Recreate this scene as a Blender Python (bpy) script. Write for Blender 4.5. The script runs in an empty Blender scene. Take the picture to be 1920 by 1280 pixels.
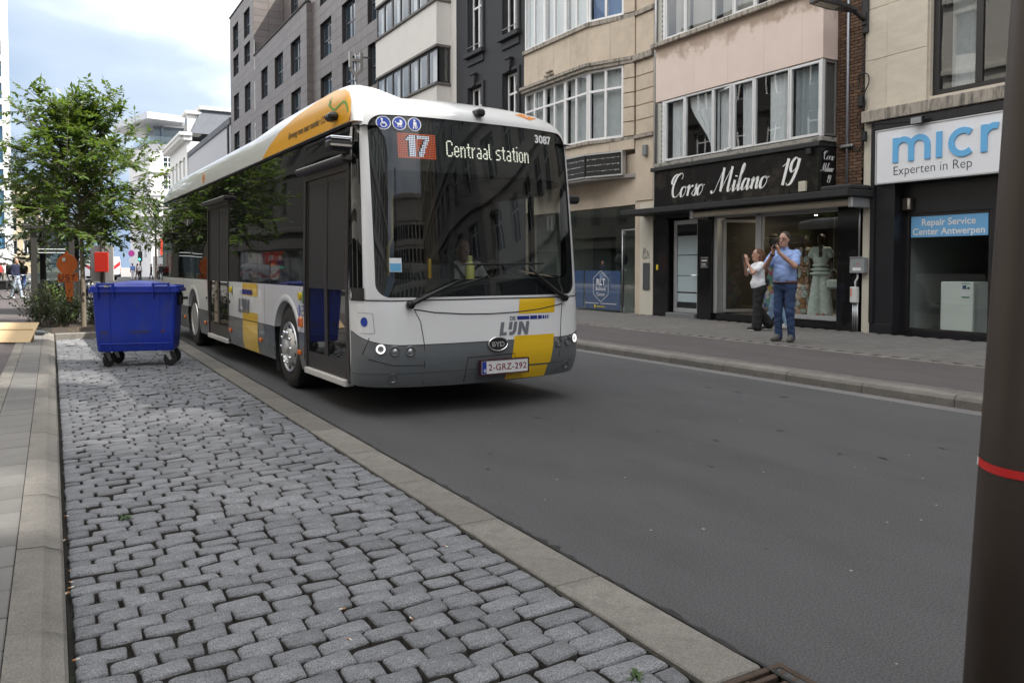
import bpy, math, random, mathutils
import numpy as np
from mathutils import Vector, Matrix
from mathutils.geometry import tessellate_polygon
R = math.radians
rnd = random.Random(7)
SC = bpy.context.scene
COL = SC.collection
# ---------------------------------------------------------------- camera, sky, sun, exposure
cd = bpy.data.cameras.new('camera'); cam = bpy.data.objects.new('camera', cd); COL.objects.link(cam)
cam.location = (0, 0, 1.42)
cam.rotation_euler = (R(90 - 2.1), 0, -R(30.25))
cd.sensor_width = 36; cd.lens = 1480 / 1920 * 36
cd.shift_y = -(640 - 554) / 1920
cd.clip_start = 0.05; cd.clip_end = 3000
cd.dof.use_dof = True; cd.dof.focus_distance = 8.2; cd.dof.aperture_fstop = 13.0
SC.camera = cam

SUN_EL, SUN_AZ = 52.0, math.atan2(-0.70, 0.72)          # direction to the sun: behind and to the right
to_sun = Vector((math.cos(SUN_AZ) * math.cos(R(SUN_EL)), math.sin(SUN_AZ) * math.cos(R(SUN_EL)), math.sin(R(SUN_EL))))
sl = bpy.data.lights.new('sun', 'SUN'); sl.energy = 4.4; sl.angle = R(0.5); sl.color = (1, .955, .88)
so = bpy.data.objects.new('sun', sl); COL.objects.link(so); so.location = (0, 0, 60)
so.rotation_euler = to_sun.to_track_quat('Z', 'Y').to_euler()

W = bpy.data.worlds.new('World'); SC.world = W; W.use_nodes = True
nt = W.node_tree; nt.nodes.clear()
def N(nt, t, **kw):
    n = nt.nodes.new(t)
    for k, v in kw.items():
        if k.startswith('i_'):
            n.inputs[k[2:].replace('_', ' ')].default_value = v
        else:
            setattr(n, k, v)
    return n
def L(nt, a, b): nt.links.new(a, b)
sky = N(nt, 'ShaderNodeTexSky', sky_type='NISHITA', sun_disc=False, sun_elevation=R(SUN_EL), air_density=1.3, dust_density=2.0)
sky.sun_rotation = math.pi / 2 - SUN_AZ
tc = N(nt, 'ShaderNodeTexCoord')
sep = N(nt, 'ShaderNodeSeparateXYZ'); L(nt, tc.outputs['Generated'], sep.inputs[0])
mz = N(nt, 'ShaderNodeMath', operation='MAXIMUM'); mz.inputs[1].default_value = 0.0; L(nt, sep.outputs['Z'], mz.inputs[0])
ad = N(nt, 'ShaderNodeMath', operation='ADD'); ad.inputs[1].default_value = 0.22; L(nt, mz.outputs[0], ad.inputs[0])
dv = N(nt, 'ShaderNodeVectorMath', operation='DIVIDE'); L(nt, tc.outputs['Generated'], dv.inputs[0])
cx = N(nt, 'ShaderNodeCombineXYZ'); 
for k in 'XY': L(nt, ad.outputs[0], cx.inputs[k])
cx.inputs['Z'].default_value = 1.0; L(nt, cx.outputs[0], dv.inputs[1])
mp = N(nt, 'ShaderNodeMapping'); mp.inputs['Location'].default_value = (-2.6, 1.4, 0); L(nt, dv.outputs[0], mp.inputs['Vector'])
n1 = N(nt, 'ShaderNodeTexNoise', i_Scale=0.55, i_Detail=4.0, i_Roughness=0.5); L(nt, mp.outputs[0], n1.inputs['Vector'])
n2 = N(nt, 'ShaderNodeTexNoise', i_Scale=0.8, i_Detail=5.0, i_Roughness=0.45); L(nt, mp.outputs[0], n2.inputs['Vector'])
cr = N(nt, 'ShaderNodeValToRGB'); e = cr.color_ramp.elements
e[0].position = .36; e[0].color = (.17, .225, .31, 1); e[1].position = .68; e[1].color = (1, 1, 1, 1)
e2 = e.new(.50); e2.color = (.29, .345, .42, 1)
L(nt, n2.outputs[0], cr.inputs[0])
# clouds get thinner and bluer towards the horizon, whiter overhead
zr = N(nt, 'ShaderNodeMapRange', i_From_Min=0.08, i_From_Max=0.42, i_To_Min=-0.15, i_To_Max=0.26); L(nt, sep.outputs['Z'], zr.inputs[0])
n2a = N(nt, 'ShaderNodeMath', operation='ADD'); L(nt, n2.outputs[0], n2a.inputs[0]); L(nt, zr.outputs[0], n2a.inputs[1]); L(nt, n2a.outputs[0], cr.inputs[0])
cs = N(nt, 'ShaderNodeVectorMath', operation='SCALE'); cs.inputs['Scale'].default_value = 12.5; L(nt, cr.outputs[0], cs.inputs[0])
mr = N(nt, 'ShaderNodeMapRange', i_From_Min=0.34, i_From_Max=0.52); L(nt, n1.outputs[0], mr.inputs[0])
mx = N(nt, 'ShaderNodeMix', data_type='RGBA'); L(nt, mr.outputs[0], mx.inputs['Factor']); L(nt, sky.outputs[0], mx.inputs[6]); L(nt, cs.outputs[0], mx.inputs[7])
bg = N(nt, 'ShaderNodeBackground'); bg.inputs['Strength'].default_value = 0.10; L(nt, mx.outputs[2], bg.inputs['Color'])
wo = N(nt, 'ShaderNodeOutputWorld'); L(nt, bg.outputs[0], wo.inputs[0])
vs = SC.view_settings; vs.view_transform = 'Standard'; vs.look = 'None'; vs.gamma = 1; vs.use_curve_mapping = False
vs.exposure = 1.05
SC.cycles.max_bounces = 8; SC.cycles.transparent_max_bounces = 12; SC.cycles.glossy_bounces = 4
SC.cycles.caustics_reflective = False; SC.cycles.caustics_refractive = False; SC.cycles.use_denoising = True
SC.cycles.sample_clamp_indirect = 6

# ---------------------------------------------------------------- materials
MATS = {}
def mat(name, col, rough=.6, metal=0., var=0., vscale=6., bump=0., bscale=40., coat=0., spec=.5, emit=None, estr=0., objvar=0., stretch=None, col2=None, c2scale=3., c2lo=.5, c2hi=.62, alpha=None, wave=None, island=0.):
    if name in MATS: return MATS[name]
    m = bpy.data.materials.new(name); m.use_nodes = True; MATS[name] = m
    t = m.node_tree; b = t.nodes['Principled BSDF']
    c4 = (*col, 1); b.inputs['Base Color'].default_value = c4
    b.inputs['Roughness'].default_value = rough; b.inputs['Metallic'].default_value = metal
    b.inputs['Coat Weight'].default_value = coat; b.inputs['Coat Roughness'].default_value = .03
    b.inputs['Specular IOR Level'].default_value = spec
    if emit: b.inputs['Emission Color'].default_value = (*emit, 1); b.inputs['Emission Strength'].default_value = estr
    if var or bump or objvar or col2 or wave or island:
        tcn = N(t, 'ShaderNodeTexCoord'); vec = tcn.outputs['Object']
        if stretch:
            mpn = N(t, 'ShaderNodeMapping'); mpn.inputs['Scale'].default_value = stretch; L(t, vec, mpn.inputs['Vector']); vec = mpn.outputs[0]
    cur = None
    if col2:
        nz = N(t, 'ShaderNodeTexNoise', i_Scale=c2scale, i_Detail=6.0, i_Roughness=.65); L(t, vec, nz.inputs['Vector'])
        rr = N(t, 'ShaderNodeMapRange', i_From_Min=c2lo, i_From_Max=c2hi); L(t, nz.outputs[0], rr.inputs[0])
        mm = N(t, 'ShaderNodeMix', data_type='RGBA'); mm.inputs[6].default_value = c4; mm.inputs[7].default_value = (*col2, 1); L(t, rr.outputs[0], mm.inputs['Factor']); cur = mm.outputs[2]
    if var or objvar or island:
        h = N(t, 'ShaderNodeHueSaturation')
        if cur: L(t, cur, h.inputs['Color'])
        else: h.inputs['Color'].default_value = c4
        val = None
        if var:
            nz = N(t, 'ShaderNodeTexNoise', i_Scale=vscale, i_Detail=7.0, i_Roughness=.62); L(t, vec, nz.inputs['Vector'])
            rr = N(t, 'ShaderNodeMapRange', i_From_Min=.25, i_From_Max=.75, i_To_Min=1 - var, i_To_Max=1 + var); L(t, nz.outputs[0], rr.inputs[0]); val = rr.outputs[0]
        if objvar:
            oi = N(t, 'ShaderNodeObjectInfo'); r2 = N(t, 'ShaderNodeMapRange', i_To_Min=1 - objvar, i_To_Max=1 + objvar); L(t, oi.outputs['Random'], r2.inputs[0])
            if val:
                mu = N(t, 'ShaderNodeMath', operation='MULTIPLY'); L(t, val, mu.inputs[0]); L(t, r2.outputs[0], mu.inputs[1]); val = mu.outputs[0]
            else: val = r2.outputs[0]
        if island:
            gi = N(t, 'ShaderNodeNewGeometry'); r3 = N(t, 'ShaderNodeMapRange', i_To_Min=1 - island, i_To_Max=1 + island); L(t, gi.outputs['Random Per Island'], r3.inputs[0])
            if val:
                mu = N(t, 'ShaderNodeMath', operation='MULTIPLY'); L(t, val, mu.inputs[0]); L(t, r3.outputs[0], mu.inputs[1]); val = mu.outputs[0]
            else: val = r3.outputs[0]
        L(t, val, h.inputs['Value']); cur = h.outputs[0]
    if cur: L(t, cur, b.inputs['Base Color'])
    if bump:
        nb = N(t, 'ShaderNodeTexNoise', i_Scale=bscale, i_Detail=5.0, i_Roughness=.6); L(t, vec, nb.inputs['Vector'])
        bp = N(t, 'ShaderNodeBump', i_Strength=bump, i_Distance=.01); L(t, nb.outputs[0], bp.inputs['Height']); L(t, bp.outputs[0], b.inputs['Normal'])
    if wave:
        nb = N(t, 'ShaderNodeTexNoise', i_Scale=wave[0], i_Detail=0.0); L(t, vec, nb.inputs['Vector'])
        bp = N(t, 'ShaderNodeBump', i_Strength=1.0, i_Distance=wave[1]); L(t, nb.outputs[0], bp.inputs['Height']); L(t, bp.outputs[0], b.inputs['Normal'])
        if coat: L(t, bp.outputs[0], b.inputs['Coat Normal'])
    return m
def glass(name, tint=(.8, .85, .85), refl=1.0, rough=.005, f0=.045, wave=None):
    """thin pane: tinted see-through plus a mirror that grows at grazing angles"""
    if name in MATS: return MATS[name]
    m = bpy.data.materials.new(name); m.use_nodes = True; MATS[name] = m
    t = m.node_tree; t.nodes.clear()
    tr = N(t, 'ShaderNodeBsdfTransparent'); tr.inputs[0].default_value = (*tint, 1)
    gl = N(t, 'ShaderNodeBsdfGlossy'); gl.inputs['Roughness'].default_value = rough; gl.inputs['Color'].default_value = (1, 1, 1, 1)
    lw = N(t, 'ShaderNodeLayerWeight'); lw.inputs['Blend'].default_value = .5
    pw = N(t, 'ShaderNodeMath', operation='POWER'); pw.inputs[1].default_value = 4.0; L(t, lw.outputs['Facing'], pw.inputs[0])
    ma = N(t, 'ShaderNodeMath', operation='MULTIPLY_ADD'); ma.inputs[1].default_value = .8 * refl; ma.inputs[2].default_value = f0 * 2 * refl; L(t, pw.outputs[0], ma.inputs[0])
    ma.use_clamp = True
    mi = N(t, 'ShaderNodeMixShader'); L(t, ma.outputs[0], mi.inputs[0]); L(t, tr.outputs[0], mi.inputs[1]); L(t, gl.outputs[0], mi.inputs[2])
    if wave:
        tcn = N(t, 'ShaderNodeTexCoord'); nb = N(t, 'ShaderNodeTexNoise', i_Scale=wave[0], i_Detail=0.0); L(t, tcn.outputs['Object'], nb.inputs['Vector'])
        bp = N(t, 'ShaderNodeBump', i_Strength=1.0, i_Distance=wave[1]); L(t, nb.outputs[0], bp.inputs['Height']); L(t, bp.outputs[0], gl.inputs['Normal']); 
    o = N(t, 'ShaderNodeOutputMaterial'); L(t, mi.outputs[0], o.inputs[0])
    return m
black = mat('black_plastic', (.012, .012, .013), .45)
dark_metal = mat('dark_metal', (.02, .02, .022), .4, .3)
steel = mat('galvanised_steel', (.42, .43, .44), .4, .85, var=.1)
alu = mat('aluminium', (.62, .63, .64), .38, .7, var=.05)
white_paint = mat('white_paint', (.78, .79, .8), .45, var=.04, vscale=3)
rubber = mat('rubber', (.018, .018, .019), .85, var=.25, vscale=9)
chrome = mat('chrome', (.75, .76, .78), .12, 1.)
win_glass = glass('window_glass', (.82, .85, .86), 1.0, f0=.055, wave=(.9, .003))
shop_glass = glass('shop_glass', (.86, .89, .87), 1.0, f0=.035)
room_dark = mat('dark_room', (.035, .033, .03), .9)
net_curtain = mat('net_curtain', (.62, .63, .62), .9, var=.12, vscale=10)
dark_pane = mat('dark_window_pane', (.015, .018, .022), .03, spec=.6, wave=(.7, .004))

# ---------------------------------------------------------------- mesh helpers
class MB:
    def __init__(s): s.v = []; s.f = []; s.mi = []; s.k = 0
    def add(s, v, f, k=None):
        o = len(s.v); s.v += [tuple(p) for p in v]; s.f += [tuple(i + o for i in q) for q in f]; s.mi += [s.k if k is None else k] * len(f); return s
    def quad(s, a, b, c, d, k=None): return s.add([a, b, c, d], [(0, 1, 2, 3)], k)
    def box(s, x0, x1, y0, y1, z0, z1, k=None, b=0., T=None):
        if x0 > x1: x0, x1 = x1, x0
        if y0 > y1: y0, y1 = y1, y0
        if z0 > z1: z0, z1 = z1, z0
        if b <= 0:
            v = [(x, y, z) for z in (z0, z1) for y in (y0, y1) for x in (x0, x1)]
            f = [(0, 2, 3, 1), (4, 5, 7, 6), (0, 1, 5, 4), (2, 6, 7, 3), (0, 4, 6, 2), (1, 3, 7, 5)]
        else:
            b = min(b, (x1 - x0) * .49, (y1 - y0) * .49, (z1 - z0) * .49); v = []; f = []; idx = {}
            lo = (x0, y0, z0); hi = (x1, y1, z1)
            for sx in (0, 1):
                for sy in (0, 1):
                    for sz in (0, 1):
                        sg = (sx, sy, sz)
                        for ax in range(3):
                            p = [(hi if sg[i] else lo)[i] + ((-b if sg[i] else b) if i != ax else 0) for i in range(3)]
                            idx[sg, ax] = len(v); v.append(p)
            for ax in range(3):
                o = [i for i in range(3) if i != ax]
                for sgn in (0, 1):
                    q = []
                    for a_, b_ in ((0, 0), (1, 0), (1, 1), (0, 1)):
                        sg = [0] * 3; sg[ax] = sgn; sg[o[0]] = a_; sg[o[1]] = b_; q.append(idx[tuple(sg), ax])
                    f.append(tuple(q))
            for ax in range(3):
                o = [i for i in range(3) if i != ax]
                for a_ in (0, 1):
                    for b_ in (0, 1):
                        s0 = [0] * 3; s0[o[0]] = a_; s0[o[1]] = b_; s1 = list(s0); s1[ax] = 1
                        f.append((idx[tuple(s0), o[0]], idx[tuple(s1), o[0]], idx[tuple(s1), o[1]], idx[tuple(s0), o[1]]))
            for sg in {k_[0] for k_ in idx}: f.append(tuple(idx[sg, ax] for ax in range(3)))
        if T is not None: v = [T @ Vector(p) for p in v]
        return s.add(v, f, k)
    def ring(s, rings, closed=True, cap0=False, cap1=False, k=None):
        n = len(rings[0]); v = [p for r in rings for p in r]; f = []
        for i in range(len(rings) - 1):
            for j in range(n if closed else n - 1):
                a = i * n + j; b = i * n + (j + 1) % n
                f.append((a, b, b + n, a + n))
        if cap0: f.append(tuple(range(n))[::-1])
        if cap1: f.append(tuple(range((len(rings) - 1) * n, len(rings) * n)))
        return s.add(v, f, k)
    def tube(s, pts, r, n=8, k=None, caps=True):
        pts = [Vector(p) for p in pts]; rs = r if isinstance(r, (list, tuple)) else [r] * len(pts)
        rings = []; up = None
        for i, p in enumerate(pts):
            d = (pts[min(i + 1, len(pts) - 1)] - pts[max(i - 1, 0)])
            d = d.normalized() if d.length > 1e-9 else Vector((0, 0, 1))
            if up is None: up = Vector((0, 0, 1)) if abs(d.z) < .9 else Vector((1, 0, 0))
            a = d.cross(up)
            if a.length < 1e-6: a = d.orthogonal()
            a.normalize(); b = d.cross(a).normalized(); up = a.cross(d) 
            rings.append([tuple(p + (a * math.cos(2 * math.pi * j / n) + b * math.sin(2 * math.pi * j / n)) * rs[i]) for j in range(n)])
        return s.ring(rings, True, caps, caps, k)
    def lathe(s, prof, o=(0, 0, 0), ax='z', n=24, k=None, caps=True):
        """prof: (radius, height) pairs"""
        rings = []
        for r, h in prof:
            rg = []
            for j in range(n):
                c, d = math.cos(2 * math.pi * j / n) * r, math.sin(2 * math.pi * j / n) * r
                p = {'z': (c, d, h), 'x': (h, c, d), 'y': (c, h, d)}[ax]
                rg.append((p[0] + o[0], p[1] + o[1], p[2] + o[2]))
            rings.append(rg)
        return s.ring(rings, True, caps and prof[0][0] > 1e-4, caps and prof[-1][0] > 1e-4, k)
    def poly(s, pts2, fn, th=None, k=None):
        """filled 2-D polygon mapped by fn(x, y, d); th gives thickness (d from 0 to -th)"""
        tr = tessellate_polygon([[Vector((p[0], p[1], 0)) for p in pts2]])
        n = len(pts2); v = [fn(p[0], p[1], 0) for p in pts2]; f = [tuple(t) for t in tr]
        if th:
            v += [fn(p[0], p[1], -th) for p in pts2]; f += [tuple(i + n for i in t[::-1]) for t in tr]
            f += [(i, (i + 1) % n, (i + 1) % n + n, i + n) for i in range(n)]
        return s.add(v, f, k)
    def grid(s, P, k=None):
        n = len(P[0]); v = [p for r in P for p in r]
        return s.add(v, [(i * n + j, i * n + j + 1, (i + 1) * n + j + 1, (i + 1) * n + j) for i in range(len(P) - 1) for j in range(n - 1)], k)
    def mesh(s, name, mats, smooth=False):
        me = bpy.data.meshes.new(name); me.from_pydata(s.v, [], s.f)
        for m in (mats if isinstance(mats, (list, tuple)) else [mats]): me.materials.append(m)
        if any(s.mi): me.polygons.foreach_set('material_index', s.mi)
        if smooth:
            me.polygons.foreach_set('use_smooth', [True] * len(me.polygons))
            if smooth is not True: 
                try: me.set_sharp_from_angle(angle=R(smooth))
                except Exception: pass
        me.update(); return me
    def build(s, name, mats, parent=None, smooth=False, kind=None):
        return link(name, s.mesh(name, mats, smooth), parent, kind)
def link(name, me, parent=None, kind=None, local=False):
    o = bpy.data.objects.new(name, me); COL.objects.link(o)
    if parent is not None: par(o, parent)
    if kind: o['kind'] = kind
    return o
def par(o, parent):
    o.parent = parent
    root = parent
    while root.parent is not None: root = root.parent
    if parent.get('world_parts') or root.get('world_parts'):
        # parts of this thing were modelled in world coordinates
        if parent.parent is None: o.matrix_parent_inverse = parent.matrix_basis.inverted()
def thing(name, label, cat, loc=(0, 0, 0), rotz=0., group=None, world=False):
    o = bpy.data.objects.new(name, None); COL.objects.link(o); o.location = loc; o.rotation_euler = (0, 0, rotz); o.empty_display_size = .2
    o['label'] = label; o['category'] = cat
    if group: o['group'] = group
    if world:
        WORLD.add(o.name)
    return o
WORLD = set()
def par(o, parent):
    o.parent = parent
    if parent.parent is None and parent.name in WORLD: o.matrix_parent_inverse = parent.matrix_basis.inverted()
def tag(o, label, cat, group=None):
    o['label'] = label; o['category'] = cat
    if group: o['group'] = group
    return o
def struct(name, mb, m, smooth=False):
    return mb.build(name, m, None, smooth, 'structure')
def copy_tree(o, parent=None):
    c = o.copy(); COL.objects.link(c)
    if parent is not None: c.parent = parent
    for ch in list(o.children): copy_tree(ch, c)
    return c

# ---------------------------------------------------------------- lettering
class Flat:
    """2-D art; every added shape is a hair in front of the one before"""
    def __init__(s): s.sh = []
    def poly(s, pts): s.sh.append(('p', [tuple(p) for p in pts])); return s
    def rect(s, x0, y0, x1, y1): return s.poly([(x0, y0), (x1, y0), (x1, y1), (x0, y1)])
    def ell(s, x, y, a, b=None, n=20):
        b = a if b is None else b
        return s.poly([(x + a * math.cos(2 * math.pi * i / n), y + b * math.sin(2 * math.pi * i / n)) for i in range(n)])
    def ringe(s, x, y, a, b, w, n=24):
        return s.stroke([(x + a * math.cos(2 * math.pi * i / n), y + b * math.sin(2 * math.pi * i / n)) for i in range(n + 1)], w, sm=False)
    def stroke(s, pts, w, sm=True, pen=None, n=5):
        """ribbon; w width or list; pen=(angle,thin) varies width with direction"""
        P = [Vector((p[0], p[1])) for p in pts]
        if sm and len(P) > 2:
            Q = []
            for i in range(len(P) - 1):
                p0, p1, p2, p3 = P[max(i - 1, 0)], P[i], P[i + 1], P[min(i + 2, len(P) - 1)]
                for j in range(n):
                    t = j / n
                    Q.append(.5 * ((2 * p1) + (p2 - p0) * t + (2 * p0 - 5 * p1 + 4 * p2 - p3) * t * t + (3 * p1 - p0 - 3 * p2 + p3) * t ** 3))
            Q.append(P[-1]); P = Q
        v = []; 
        for i, p in enumerate(P):
            d = P[min(i + 1, len(P) - 1)] - P[max(i - 1, 0)]
            if d.length < 1e-9: d = Vector((1, 0))
            d.normalize(); nn = Vector((-d.y, d.x))
            ww = w if not isinstance(w, (list, tuple)) else w[0] + (w[1] - w[0]) * i / max(1, len(P) - 1)
            if pen: ww = ww * (pen[1] + (1 - pen[1]) * max(0, -(d.x * math.cos(pen[0]) + d.y * math.sin(pen[0]))) ** 1.0 if pen[2] else pen[1] + (1 - pen[1]) * abs(d.x * math.sin(pen[0]) - d.y * math.cos(pen[0])))
            v += [p + nn * ww / 2, p - nn * ww / 2]
        s.sh.append(('m', [tuple(q) for q in v], [(2 * i, 2 * i + 1, 2 * i + 3, 2 * i + 2) for i in range(len(P) - 1)])); return s
    def text(s, txt, x, y, size, align='LEFT', sx=1., shear=0., off=0., space=1.):
        cu = bpy.data.curves.new('t', 'FONT'); cu.body = txt; cu.size = size; cu.align_x = align; cu.shear = shear; cu.offset = off; cu.space_character = space; cu.resolution_u = 4
        ob = bpy.data.objects.new('t', cu); COL.objects.link(ob); dg = bpy.context.evaluated_depsgraph_get()
        me = bpy.data.meshes.new_from_object(ob.evaluated_get(dg))
        s.sh.append(('m', [(p.co.x * sx + x, p.co.y + y) for p in me.vertices], [tuple(p.vertices) for p in me.polygons]))
        bpy.data.objects.remove(ob); bpy.data.curves.remove(cu); bpy.data.meshes.remove(me); return s
    def build(s, name, m, fn, parent=None, th=None, lift=.003, step=.0002, kind=None):
        mb = MB()
        for i, q in enumerate(s.sh):
            d = lift + i * step
            g = lambda x, y, e, d=d: fn(x, y, d + e)
            if q[0] == 'p': mb.poly(q[1], g, th)
            else:
                n = len(q[1]); v = [g(x, y, 0) for x, y in q[1]]; f = list(q[2])
                if th:
                    ed = {}
                    for fc in q[2]:
                        for a, b in zip(fc, fc[1:] + fc[:1]): ed[(a, b)] = 1
                    v += [g(x, y, -th) for x, y in q[1]]
                    f += [(a, a + n, b + n, b) for (a, b) in ed if (b, a) not in ed]
                mb.add(v, f)
        return mb.build(name, m, parent, False, kind)
def plane_map(o, u, n):
    """2-D (x, y) -> world, x along u, y up, d along n"""
    o = Vector(o); u = Vector(u).normalized(); n = Vector(n).normalized()
    return lambda x, y, d: tuple(o + u * x + Vector((0, 0, y)) + n * d)
# ================================================================ ground, road, paving
def asphalt(name, col, var=.12):
    m = mat(name, col, .85, var=var, vscale=1.1, bump=.14, bscale=260, col2=tuple(c * .80 for c in col), c2scale=1.6, c2lo=.48, c2hi=.72, stretch=(1, .35, 1))
    t = m.node_tree; b = t.nodes['Principled BSDF']; tcn = t.nodes['Texture Coordinate']
    src = b.inputs['Base Color'].links[0].from_socket
    nz = N(t, 'ShaderNodeTexNoise', i_Scale=110.0, i_Detail=4.0); L(t, tcn.outputs['Object'], nz.inputs['Vector'])
    rr = N(t, 'ShaderNodeMapRange', i_From_Min=.35, i_From_Max=.7, i_To_Min=.62, i_To_Max=1.5); L(t, nz.outputs[0], rr.inputs[0])
    mm = N(t, 'ShaderNodeMix', data_type='RGBA', blend_type='MULTIPLY'); mm.inputs['Factor'].default_value = 1; L(t, src, mm.inputs[6]); L(t, rr.outputs[0], mm.inputs[7])
    L(t, mm.outputs[2], b.inputs['Base Color']); return m
road_m = asphalt('road_asphalt', (.070, .070, .073))
cyc_m = asphalt('red_asphalt', (.088, .075, .076), .1)
ground_m = mat('ground_paving', (.20, .19, .18), .9, var=.12, vscale=.7)
kerb_m = mat('kerb_concrete', (.180, .168, .150), .85, var=.30, vscale=2.2, bump=.45, bscale=110, objvar=.12, col2=(.125, .118, .105), c2scale=5, c2lo=.48, c2hi=.72)
_t = kerb_m.node_tree; _b = _t.nodes['Principled BSDF']; _src = _b.inputs['Base Color'].links[0].from_socket
_n = N(_t, 'ShaderNodeTexNoise', i_Scale=160.0, i_Detail=3.0); L(_t, _t.nodes['Texture Coordinate'].outputs['Object'], _n.inputs['Vector'])
_r = N(_t, 'ShaderNodeMapRange', i_From_Min=.3, i_From_Max=.72, i_To_Min=.68, i_To_Max=1.38); L(_t, _n.outputs[0], _r.inputs[0])
_m = N(_t, 'ShaderNodeMix', data_type='RGBA', blend_type='MULTIPLY'); _m.inputs['Factor'].default_value = 1; L(_t, _src, _m.inputs[6]); L(_t, _r.outputs[0], _m.inputs[7]); L(_t, _m.outputs[2], _b.inputs['Base Color'])
slab_m = mat('slab_concrete', (.155, .150, .142), .88, var=.16, vscale=3, bump=.2, bscale=120, objvar=.12)
paver_m = mat('paver_grey', (.135, .128, .120), .88, var=.16, vscale=5, bump=.2, bscale=100, objvar=.08)
paver_f = mat('paver_grey_far', (.135, .128, .120), .88, var=.16, vscale=5, bump=.2, bscale=100, island=.08)
cob_m = mat('granite_sett', (.160, .164, .174), .72, var=.30, vscale=9, bump=.9, bscale=55, objvar=.17)
_t = cob_m.node_tree; _b = _t.nodes['Principled BSDF']; _src = _b.inputs['Base Color'].links[0].from_socket
_n = N(_t, 'ShaderNodeTexNoise', i_Scale=190.0, i_Detail=3.0); L(_t, _t.nodes['Texture Coordinate'].outputs['Object'], _n.inputs['Vector'])
_r = N(_t, 'ShaderNodeMapRange', i_From_Min=.3, i_From_Max=.72, i_To_Min=.42, i_To_Max=1.7); L(_t, _n.outputs[0], _r.inputs[0])
_m = N(_t, 'ShaderNodeMix', data_type='RGBA', blend_type='MULTIPLY'); _m.inputs['Factor'].default_value = 1; L(_t, _src, _m.inputs[6]); L(_t, _r.outputs[0], _m.inputs[7]); L(_t, _m.outputs[2], _b.inputs['Base Color'])
joint_m = mat('joint_dirt', (.020, .018, .014), .95, var=.4, vscale=30, bump=.6, bscale=90, col2=(.04, .055, .02), c2scale=3, c2lo=.56, c2hi=.7)
soil_m = mat('planter_soil', (.045, .034, .024), .95, var=.4, vscale=20, bump=1, bscale=50)

XL, XC0, XC1, XK, XR = 0.025, 0.03, 1.90, 2.16, 7.82       # left kerb, sett bay, flush strip, right kerb
BAYEND = 17.7
g = MB(); g.box(-900, 900, -400, 1500, -3.0, -.30); struct('ground', g, ground_m)
g = MB(); g.box(XK, XR, -40, 230, -.25, 0.0); g.box(-8.5, XK - .004, 22.5, 230, -.25, -.004); g.box(XR+.4, 40, 76, 120, -.25, -.003)
struct('road', g, road_m)
# ---- parking bay of setts
bed = MB(); bed.box(XL + .004, XC1, -6, BAYEND, -.25, -.040); bed = struct('parking_bay', bed, joint_m)
def sett_mesh(seed, L_=.158, B_=.104):
    r = random.Random(seed); n = 14; b = MB(); out = []
    ph = [r.uniform(-1, 1) for _ in range(8)]
    for j in range(n):
        a = 2 * math.pi * (j + .5) / n; c, s_ = math.cos(a), math.sin(a); p = .24
        x = math.copysign(abs(c) ** p, c); y = math.copysign(abs(s_) ** p, s_)
        w = 1 + .035 * math.sin(2 * a + ph[0] * 3) + .03 * math.sin(3 * a + ph[1] * 3) + r.uniform(-.03, .03)
        out.append((x * w * L_ / 2, y * w * B_ / 2))
    tx, ty = ph[2] * .05, ph[3] * .07
    def hz(x, y, h): return h + tx * x + ty * y
    dome = .0015 + .002 * r.random()
    R_ = [[(x * 1.0, y * 1.0, -.06) for x, y in out], [(x * 1.0, y * 1.0, hz(x, y, -.010)) for x, y in out],
          [(x * .968, y * .95, hz(x, y, -.003) + r.uniform(-.0015, .0015)) for x, y in out], [(x * .86, y * .80, hz(x, y, dome) + r.uniform(-.0018, .0018)) for x, y in out]]
    b.ring(R_); b.mi = [1] * n + [0] * (2 * n); o = len(b.v) - n; b.v.append((0, 0, hz(0, 0, dome + .002))); b.f += [(o + j, o + (j + 1) % n, o + n) for j in range(n)]; b.mi += [0] * n
    return b
protos = [sett_mesh(100 + i) for i in range(14)]
sside = mat('sett_side', (.045, .040, .033), .9, var=.3, vscale=20)
pmesh = [p.mesh('sett', [cob_m, sside], 60) for p in protos]
setts = []
row_h = .1165; y = 1.35; row = 0; sr = random.Random(3)
while y < BAYEND - .06:
    x = XC0 + .012 - (0 if row % 2 else 0); first = True
    while x < XC1 - .03:
        w = sr.uniform(.15, .20)
        if first and row % 2: w = sr.uniform(.085, .115)
        first = False
        if x + w > XC1 - .09: w = XC1 - .008 - x
        setts.append((x + w / 2, y + sr.uniform(-.005, .005), w - .0125, (row_h - .0115) * sr.uniform(.93, 1.03), sr.gauss(-.003, .004), sr.uniform(-.032, .032), sr.randrange(14), sr.uniform(-.03, .03), sr.uniform(-.035, .035)))
        x += w
    y += row_h; row += 1
def seen(x, y):   # inside the lens's view, roughly
    d = x * math.sin(R(30.25)) + y * math.cos(R(30.25)); l = x * math.cos(R(30.25)) - y * math.sin(R(30.25))
    return d > 0 and 554 + 1480 * 1.42 / d < 1420 and abs(l / d) < .66
near = sorted([s for s in setts if seen(s[0], s[1])], key=lambda s: s[1])
ind = set(near[:296])
rest = MB()
for s in setts:
    x, y, w, h, dz, a, k, t1, t2 = s
    T = Matrix.Translation((x, y, dz)) @ Matrix.Rotation(a, 4, 'Z') @ Matrix.Rotation(t1, 4, 'X') @ Matrix.Rotation(t2, 4, 'Y') @ Matrix.Diagonal((w / .158, h / .104, 1, 1))
    if s in ind:
        o = bpy.data.objects.new('sett', pmesh[k]); COL.objects.link(o); o.parent = bed; o.matrix_basis = T
    else:
        p = protos[k]; rest.add([T @ Vector(q) for q in p.v], p.f); rest.mi[-len(p.f):] = p.mi
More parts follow.
